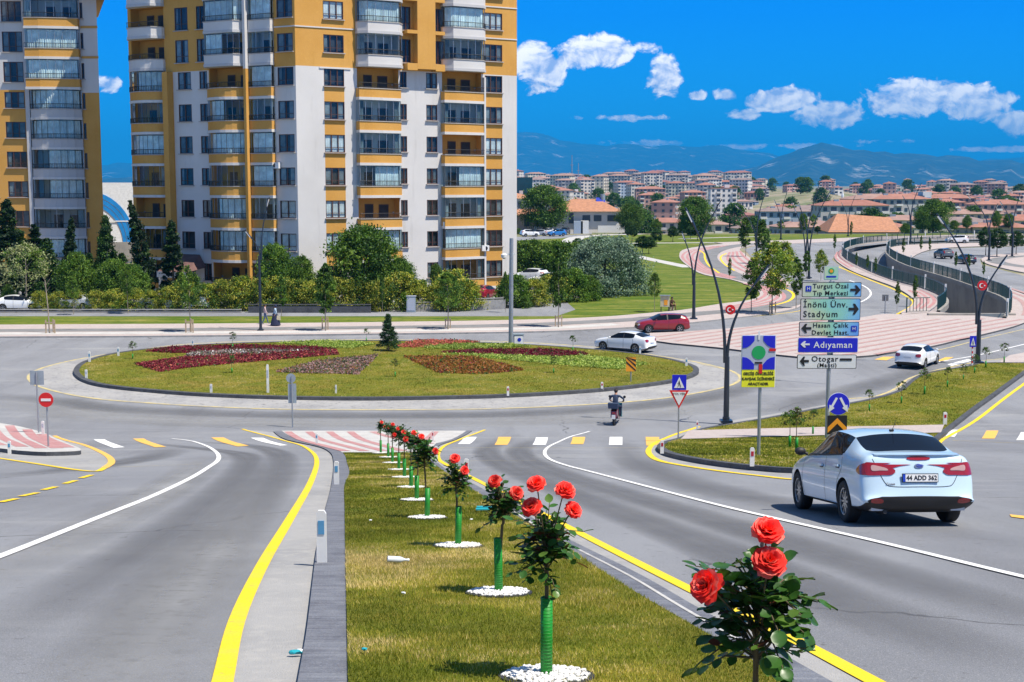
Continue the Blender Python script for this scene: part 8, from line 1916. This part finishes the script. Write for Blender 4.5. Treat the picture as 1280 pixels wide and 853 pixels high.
# ================================================================ ROSES, GRASS BLADES, LITTER
leaf_mat('rose_leaf', (.035, .10, .018), rough=.34, var=.4, tr=.18, scale=14); leaf_mat('rose_leaf_young', (.09, .17, .03), rough=.34, var=.3, tr=.25, scale=14); leaf_mat('rose_leaf_red', (.10, .035, .02), rough=.35, var=.3, tr=.2)
leaf_mat('rose_petal', (.92, .06, .045), rough=.5, var=.16, tr=.3, scale=25); leaf_mat('rose_petal_pale', (.95, .20, .15), rough=.5, var=.15, tr=.3, scale=25)
mat('rose_stem', (.10, .075, .035), .7, var=.3, scale=20); mat('pebble_white', (.74, .73, .71), .8, var=.15, scale=20, objvar=0); mat('edging_dark', (.03, .03, .035), .7)
def flower_mesh(seed, d=.112):
    r = random.Random(seed); m = MB(); L = d / 2; r1 = .92 + .05 * seed
    for ly, (n, th, ln, wd, cup) in enumerate(((3, 5, .78, .30, .5), (4, 11, .86, .42, .6), (5, 19, .92, .54, .6), (6, 29, .96, .64, .55), (6, 42, .98, .70, .45), (6, 58, .96, .72, .3), (5, 78, .86, .62, .1))):
        for i in range(n):
            a = 2 * math.pi * (i + .37 * ly + r.uniform(-.12, .12)) / n; t = R(th + r.uniform(-7, 7)); q = Matrix.Rotation(a, 3, 'Z'); U, V = 4, 4; vs = []; curl = .16 * ly / 6 + r.uniform(0, .14)
            for v in range(V + 1):
                for u in range(U + 1):
                    uu = u / U * 2 - 1; vv = v / V; w = wd * math.sin(math.pi * (.12 + .70 * vv)) ** .7
                    y = ln * (math.sin(t) * vv) + curl * vv ** 3 - cup * .35 * uu * uu * w - .02; z = ln * math.cos(t) * vv - curl * .5 * vv ** 4 + .07 * math.sin(uu * 5 + i + ly) * vv * vv
                    vs.append(q @ Vector((uu * w, y + .05, z - .35)) * L * r1)
            m.add(vs, [(v * (U + 1) + u, v * (U + 1) + u + 1, (v + 1) * (U + 1) + u + 1, (v + 1) * (U + 1) + u) for v in range(V) for u in range(U)], 'rose_petal_pale' if r.random() < .22 else 'rose_petal')
    m.lathe([(.001, -.35 * L), (.22 * L, -.25 * L), (.25 * L, -.02), (.1 * L, .05 * L)], (0, 0, 0), 'rose_leaf', 8); m.smooth = True; return m.mesh('flower')
def rose_crown(seed, w, h, n, leaf=.06):
    """twigs with compound leaves; origin at the base of the crown"""
    r = random.Random(seed); m = MB(); tw = MB()
    for i in range(n):
        a = i * 2.4 + r.uniform(-.3, .3); el = r.uniform(-.4, 1.35); z0 = r.uniform(0, h * .6); d = Vector((math.cos(a) * math.cos(el), math.sin(a) * math.cos(el), math.sin(el)))
        Lt = w * .5 * r.uniform(.55, 1.05) * (1 if el < .5 else h / w * 1.1); p0 = Vector((0, 0, z0)); p1 = p0 + d * Lt * .55 + Vector((0, 0, .03)); p2 = p0 + d * Lt
        tw.tube([p0, p1, p2], [.005, .0035, .002], 'rose_stem', 5, cap=False)
        k = r.choice([4, 5, 5, 6])
        for j in range(k):
            f = .35 + .65 * j / (k - 1); c = p0.lerp(p1, f * 2) if f < .5 else p1.lerp(p2, f * 2 - 1); side = 1 if j % 2 else -1
            b = d.cross(Vector((0, 0, 1))); b = b.normalized() if b.length > .1 else Vector((1, 0, 0)); ax = (d * .55 + b * side * (.9 if j < k - 1 else .1) + Vector((0, 0, r.uniform(-.45, .2)))).normalized()
            up = (Vector((0, 0, 1)) + Vector((r.uniform(-.6, .6), r.uniform(-.6, .6), 0))); up = (up - ax * up.dot(ax)).normalized(); wv = ax.cross(up); Lf = leaf * r.uniform(.65, 1.25); vs = []
            for t, ww in ((0, .04), (.16, .30), (.40, .43), (.66, .38), (.87, .20), (1, .0)):
                for u in (-1, 0, 1): vs.append(c + ax * Lf * t + wv * u * ww * Lf + up * (-abs(u) * -.08 * Lf * 1 - .14 * Lf * t * t))
            fs = [(s * 3 + u, s * 3 + u + 1, (s + 1) * 3 + u + 1, (s + 1) * 3 + u) for s in range(5) for u in range(2)]
            m.add(vs, fs, r.choices(['rose_leaf', 'rose_leaf_young', 'rose_leaf_red'], [8, 1.6, .5])[0])
    o = len(m.v); m.v += tw.v; m.f += [tuple(a + o for a in f) for f in tw.f]; ix = m.mi('rose_stem'); m.m += [ix] * len(tw.f); m.smooth = True; return m.mesh('crown')
FL = [flower_mesh(i) for i in range(4)]; RC = [rose_crown(300 + i, .46, .44, 74) for i in range(4)]; RG = guard_mesh(.50, .037, 24)
def pebbles(rad, n, seed):
    r = random.Random(seed); m = MB()
    bm = bmesh.new(); bmesh.ops.create_icosphere(bm, subdivisions=1, radius=1); V = [v.co.copy() for v in bm.verts]; Fc = [tuple(v.index for v in f.verts) for f in bm.faces]; bm.free()
    for i in range(n):
        a = r.random() * 6.283; d = rad * r.random() ** .5 * .97; s = r.uniform(.007, .015); q = Matrix.Rotation(r.random() * 6, 3, 'Z'); c = Vector((d * math.cos(a), d * math.sin(a), .010 + .012 * (1 - (d / rad) ** 2) + r.uniform(0, .012)))
        m.add([c + q @ Vector((v.x * s * 1.4, v.y * s, v.z * s * .8)) for v in V], Fc, 'pebble_white')
    m.lathe([(rad * .98, 0), (rad * .98, .008), (rad * .5, .018), (.01, .02)], (0, 0, 0), 'pebble_white', 24); return m.mesh('gravel')
PB = pebbles(.275, 520, 1); ED = MB(); ED.lathe([(.28, -.03), (.295, -.03), (.295, .012), (.28, .012)], (0, 0, 0), 'edging_dark', 32); EDM = ED.mesh('edging')
for me in (EDM, RG): pass
RX = empty  # roses
def rose(px, py, hpx, flowers, label, k, tube=.5, lean=0, cz=None, world=None, fs=.88, cs=1.0):
    if k > 3: cs *= .82
    if k == 3: cs *= .95
    if world: X_, Y_ = world; q = Vector((X_, Y_, 0))
    else: q = G(px, py, .075)
    zb = prof(q.y) + .075; H = hpx * q.y / F * .98; o = empty('rose_bush', (q.x, q.y, zb), 0, label, 'rose bush', 'standard roses along the median')
    g = link('gravel', PB, o); g['kind'] = 'stuff'; g.rotation_euler[0] = -math.atan(SL); e = link('edging', EDM, o); e.rotation_euler[0] = -math.atan(SL)
    tg = link('trunk_guard', RG, o); tg.scale = (1, 1, tube / .5); tg.rotation_euler = (0, lean, k)
    lx = math.sin(lean) * H; c0 = H - .42 * cs; m = MB(); m.tube([(0, 0, -.05), (lx * .5, .01, tube * .9), (lx * .75, 0, (tube + c0) / 2 + .05), (lx, 0, c0), (lx, 0, c0 + .2 * cs)], [.014, .013, .012, .013, .007], 'rose_stem', 8); m.build('stem', parent=o, smooth=True)
    cr = link('crown', RC[k % 4], o); cr.location = (lx, 0, c0); cr.rotation_euler = (0, 0, k * 1.7); cr.scale = (cs, cs, cs)
    for i, (fx, fy) in enumerate(flowers):
        p = AT(fx, fy, q.y - .15 - .05 * (i % 2)) - o.location; f = link('flower', FL[(i + k) % 4], o); f.location = p; f.scale = (fs,) * 3; v = Vector(((p.x - lx) * .9, -.17, max(.02, p.z - c0 - .1) * .55)).normalized(); f.rotation_euler = v.to_track_quat('Z', 'Y').to_euler()
        m = MB(); m.tube([p - v * .015, p - v * .05, Vector((lx, 0, c0 + .12))], [.004, .004, .005], 'rose_stem', 5); m.build('flower_stalk', parent=o)
rose(0, 0, 345, [(960, 662), (962, 701), (881, 732)], 'nearest rose bush with three big coral red blooms, cut by the bottom edge', 0, world=(1.03, 5.55), fs=1.18, cs=1.22, tube=.45)
rose(683, 846, 228, [(670, 604), (707, 612), (664, 633), (717, 637)], 'rose bush with four red blooms on a tall green guard, second from the camera', 1, .5, cs=1.0, fs=.98)
rose(623.5, 741.5, 150, [(618, 601), (646, 616)], 'rose bush with two red blooms touching the second one, third from the camera', 2, .49, lean=.04, cs=.9, fs=.98)
rose(572.6, 683, 112, [(568.5, 573), (581, 588)], 'rose bush with blooms at top and right, fourth from the camera', 3, .47, lean=-.02, cs=.85, fs=.95)
rose(534, 647.8, 104, [(544.5, 564)], 'leafy dark rose bush with a leaning guard, fifth from the camera', 4, .44, lean=-.03, cs=1.15)
rose(521, 625.7, 88, [(527, 545.5)], 'rose bush with a pale yellow stem, sixth from the camera', 5, .43, lean=.03, cs=1.0)
rose(514, 609.8, 74, [(517.5, 541), (507, 549)], 'rose bush in the bunched part of the row, seventh from the camera', 6, .42, cs=1.0)
rose(505.7, 597.3, 66, [(504.5, 540.5), (507, 549)], 'rose bush in the bunched part of the row, eighth from the camera', 7, .42, cs=1.0)
rose(498.7, 587.7, 58, [(497.5, 536), (493, 543.5)], 'rose bush in the bunched part of the row, ninth from the camera', 8, .42, cs=1.0)
rose(490.7, 579.2, 52, [(491, 530.5), (492, 545)], 'rose bush with a bloom on top, second from the far end of the row', 9, .42, cs=.95)
rose(485.4, 572.2, 46, [(487, 535)], 'rose bush just before the last of the row', 10, .42, cs=.9)
rose(476, 567, 42, [(477, 528), (481, 534)], 'rose bush at the far end of the row by the chevron paving', 11, .42, cs=.9)

# --- grass -------------------------------------------------------------------
leaf_mat('blade_green', (.20, .225, .02), var=.3, tr=.3, scale=.8); leaf_mat('blade_yellow', (.42, .36, .06), var=.3, tr=.3, scale=.8); leaf_mat('blade_straw', (.62, .48, .20), var=.3, tr=.2, scale=.8); leaf_mat('blade_dark', (.12, .145, .012), var=.3, tr=.25)
def noise2(x, y, s, seed):
    r = np.random.default_rng(seed); g = r.random((256, 256)); u, v = (x * s + 700) % 255, (y * s + 700) % 255; i, j = u.astype(int), v.astype(int); a, b = u - i, v - j; a = a * a * (3 - 2 * a); b = b * b * (3 - 2 * b)
    return g[i, j] * (1 - a) * (1 - b) + g[i + 1, j] * a * (1 - b) + g[i, j + 1] * (1 - a) * b + g[i + 1, j + 1] * a * b
def blades(name, outline, n, y0, y1, h, w, lift, label, seed, mats=('blade_green', 'blade_yellow', 'blade_straw', 'blade_dark'), near_bias=1.0, straw=0.0, skip=None):
    P = [(p[0], p[1]) for p in outline]; r = np.random.default_rng(seed); X0, X1 = min(p[0] for p in P), max(p[0] for p in P); Y0, Y1 = max(y0, min(p[1] for p in P)), min(y1, max(p[1] for p in P))
    xs = np.empty(0); ys = np.empty(0)
    while len(xs) < n:
        x = r.uniform(X0, X1, n); y = Y0 + (Y1 - Y0) * r.random(n) ** near_bias; ins = np.zeros(n, bool)
        for i in range(len(P)):
            (ax, ay), (bx, by) = P[i], P[i - 1]
            if ay == by: continue
            ins ^= ((ay > y) != (by > y)) & (x < (bx - ax) * (y - ay) / (by - ay) + ax)
        xs = np.concatenate([xs, x[ins]]); ys = np.concatenate([ys, y[ins]])
    if skip:
        ins = np.zeros(len(xs), bool)
        for i in range(len(skip)):
            ax, ay = skip[i][:2]; bx, by = skip[i - 1][:2]
            ins ^= ((ay > ys) != (by > ys)) & (xs < (bx - ax) * (ys - ay) / (by - ay + 1e-9) + ax)
        xs, ys = xs[~ins], ys[~ins]; n = min(n, len(xs))
    x, y = xs[:n], ys[:n]; z = np.interp(y, _ky, _kz) + lift
    a = r.random(n) * 2 * np.pi; hh = h * r.uniform(.5, 1.25, n) * (.65 + .7 * noise2(x, y, 1.3, 3)); ww = w * r.uniform(.6, 1.3, n); l = r.uniform(.1, .75, n) * hh; b = r.random(n) * 2 * np.pi
    p0 = np.stack([x - np.cos(a) * ww / 2, y - np.sin(a) * ww / 2, z], 1); p1 = np.stack([x + np.cos(a) * ww / 2, y + np.sin(a) * ww / 2, z], 1); p2 = np.stack([x + np.cos(b) * l, y + np.sin(b) * l, z + hh], 1)
    v = np.stack([p0, p1, p2], 1).reshape(-1, 3); me = bpy.data.meshes.new(name); me.vertices.add(3 * n); me.vertices.foreach_set('co', v.astype(np.float32).ravel()); me.loops.add(3 * n); me.loops.foreach_set('vertex_index', np.arange(3 * n, dtype=np.int32))
    me.polygons.add(n); me.polygons.foreach_set('loop_start', np.arange(0, 3 * n, 3, dtype=np.int32)); me.polygons.foreach_set('loop_total', np.full(n, 3, dtype=np.int32))
    f = .5 + (noise2(x, y, .55, 5) - .5) * .75 + (noise2(x + 31, y + 9, 1.7, 6) - .5) * .5 + (noise2(x, y, 5.0, 7) - .5) * .3 + r.normal(size=n) * .12 + straw
    mi = np.select([f > .80, f > .60, f > .36], [2, 1, 0], 3)
    for m in mats: me.materials.append(MATS[m])
    me.polygons.foreach_set('material_index', mi.astype(np.int32)); me.update(calc_edges=True); o = link(name, me); tag(o, label, 'grass', kind='stuff')
med = [p for p in median_outline]
blades('grass', med, 150000, 6.0, 19, .032, .006, .073, 'short dry green turf on the median between the roses, near part', 1, near_bias=1.25)
blades('grass', med, 75000, 19, 60, .035, .013, .073, 'short dry green turf on the far part of the rose median', 2)
blades('grass', offset_poly(ri, .26), 60000, 30, 100, .045, .04, .14, 'mottled turf of the grass island beside the sedan', 3, skip=gp([(860, 542), (909, 540.5), (1030, 537.5), (1180, 534.5), (1176, 545.5), (1026, 549), (930, 551.5), (850, 554)], sm=False))
blades('grass', offset_poly(rb, .4), 90000, 50, 110, .055, .05, .17, 'mottled yellow green turf of the roundabout', 4)
# --- litter ---------------------------------------------------------------------
mat('clear_plastic', (.62, .66, .70), .15, var=.1)
q = G(496, 703, .1); m = MB(); m.lathe([(.0, 0), (.032, .005), (.033, .13), (.028, .15), (.013, .19), (.013, .215), (0, .215)], (0, 0, 0), 'clear_plastic', 14, 'X'); m.lathe([(.0, .213), (.016, .213), (.016, .232), (0, .232)], (0, 0, 0), 'sign_white', 12, 'X'); o = m.build('plastic_bottle', smooth=True); o.location = (q.x - .1, q.y, q.z + .035); o.rotation_euler = (0, .12, .25); tag(o, 'empty clear plastic bottle lying in the median grass', 'bottle')
q = G(604, 638, .1); m = MB(); m.box((0, 0, .02), (.22, .08, .02), 'turquoise', rz=.1); m.box((.02, .07, .035), (.24, .07, .015), 'turquoise', rz=-.05); o = m.build('plastic_scrap'); o.location = (q.x, q.y, q.z); tag(o, 'green plastic scrap lying on the median grass', 'litter')
q = G(369, 819, .03); m = MB(); m.blob((0, 0, .02), (.045, .025, .018), 'turquoise', 2, .25, 4); m.blob((.03, .01, .03), (.02, .02, .012), 'sign_white', 1, .3, 5); o = m.build('crushed_carton'); o.location = q; tag(o, 'crushed turquoise and white carton on the road beside the stone kerb', 'litter')
for i, (px, py, mt, lb) in enumerate([(455, 815, 'turquoise', 'tiny turquoise scrap in the grass near the bottom of the median'), (463, 652, 'sign_white', 'tiny white paper scrap in the median grass above the bottle'), (504, 744, 'sign_white', 'tiny white paper scrap in the median grass below the bottle'), (589, 651, 'sign_white', 'tiny white scrap near the green plastic on the median')]):
    q = G(px, py, .09); m = MB(); m.blob((0, 0, .02), (.022, .016, .012), mt, 1, .3, i); o = m.build('paper_scrap'); o.location = q; tag(o, lb, 'litter')
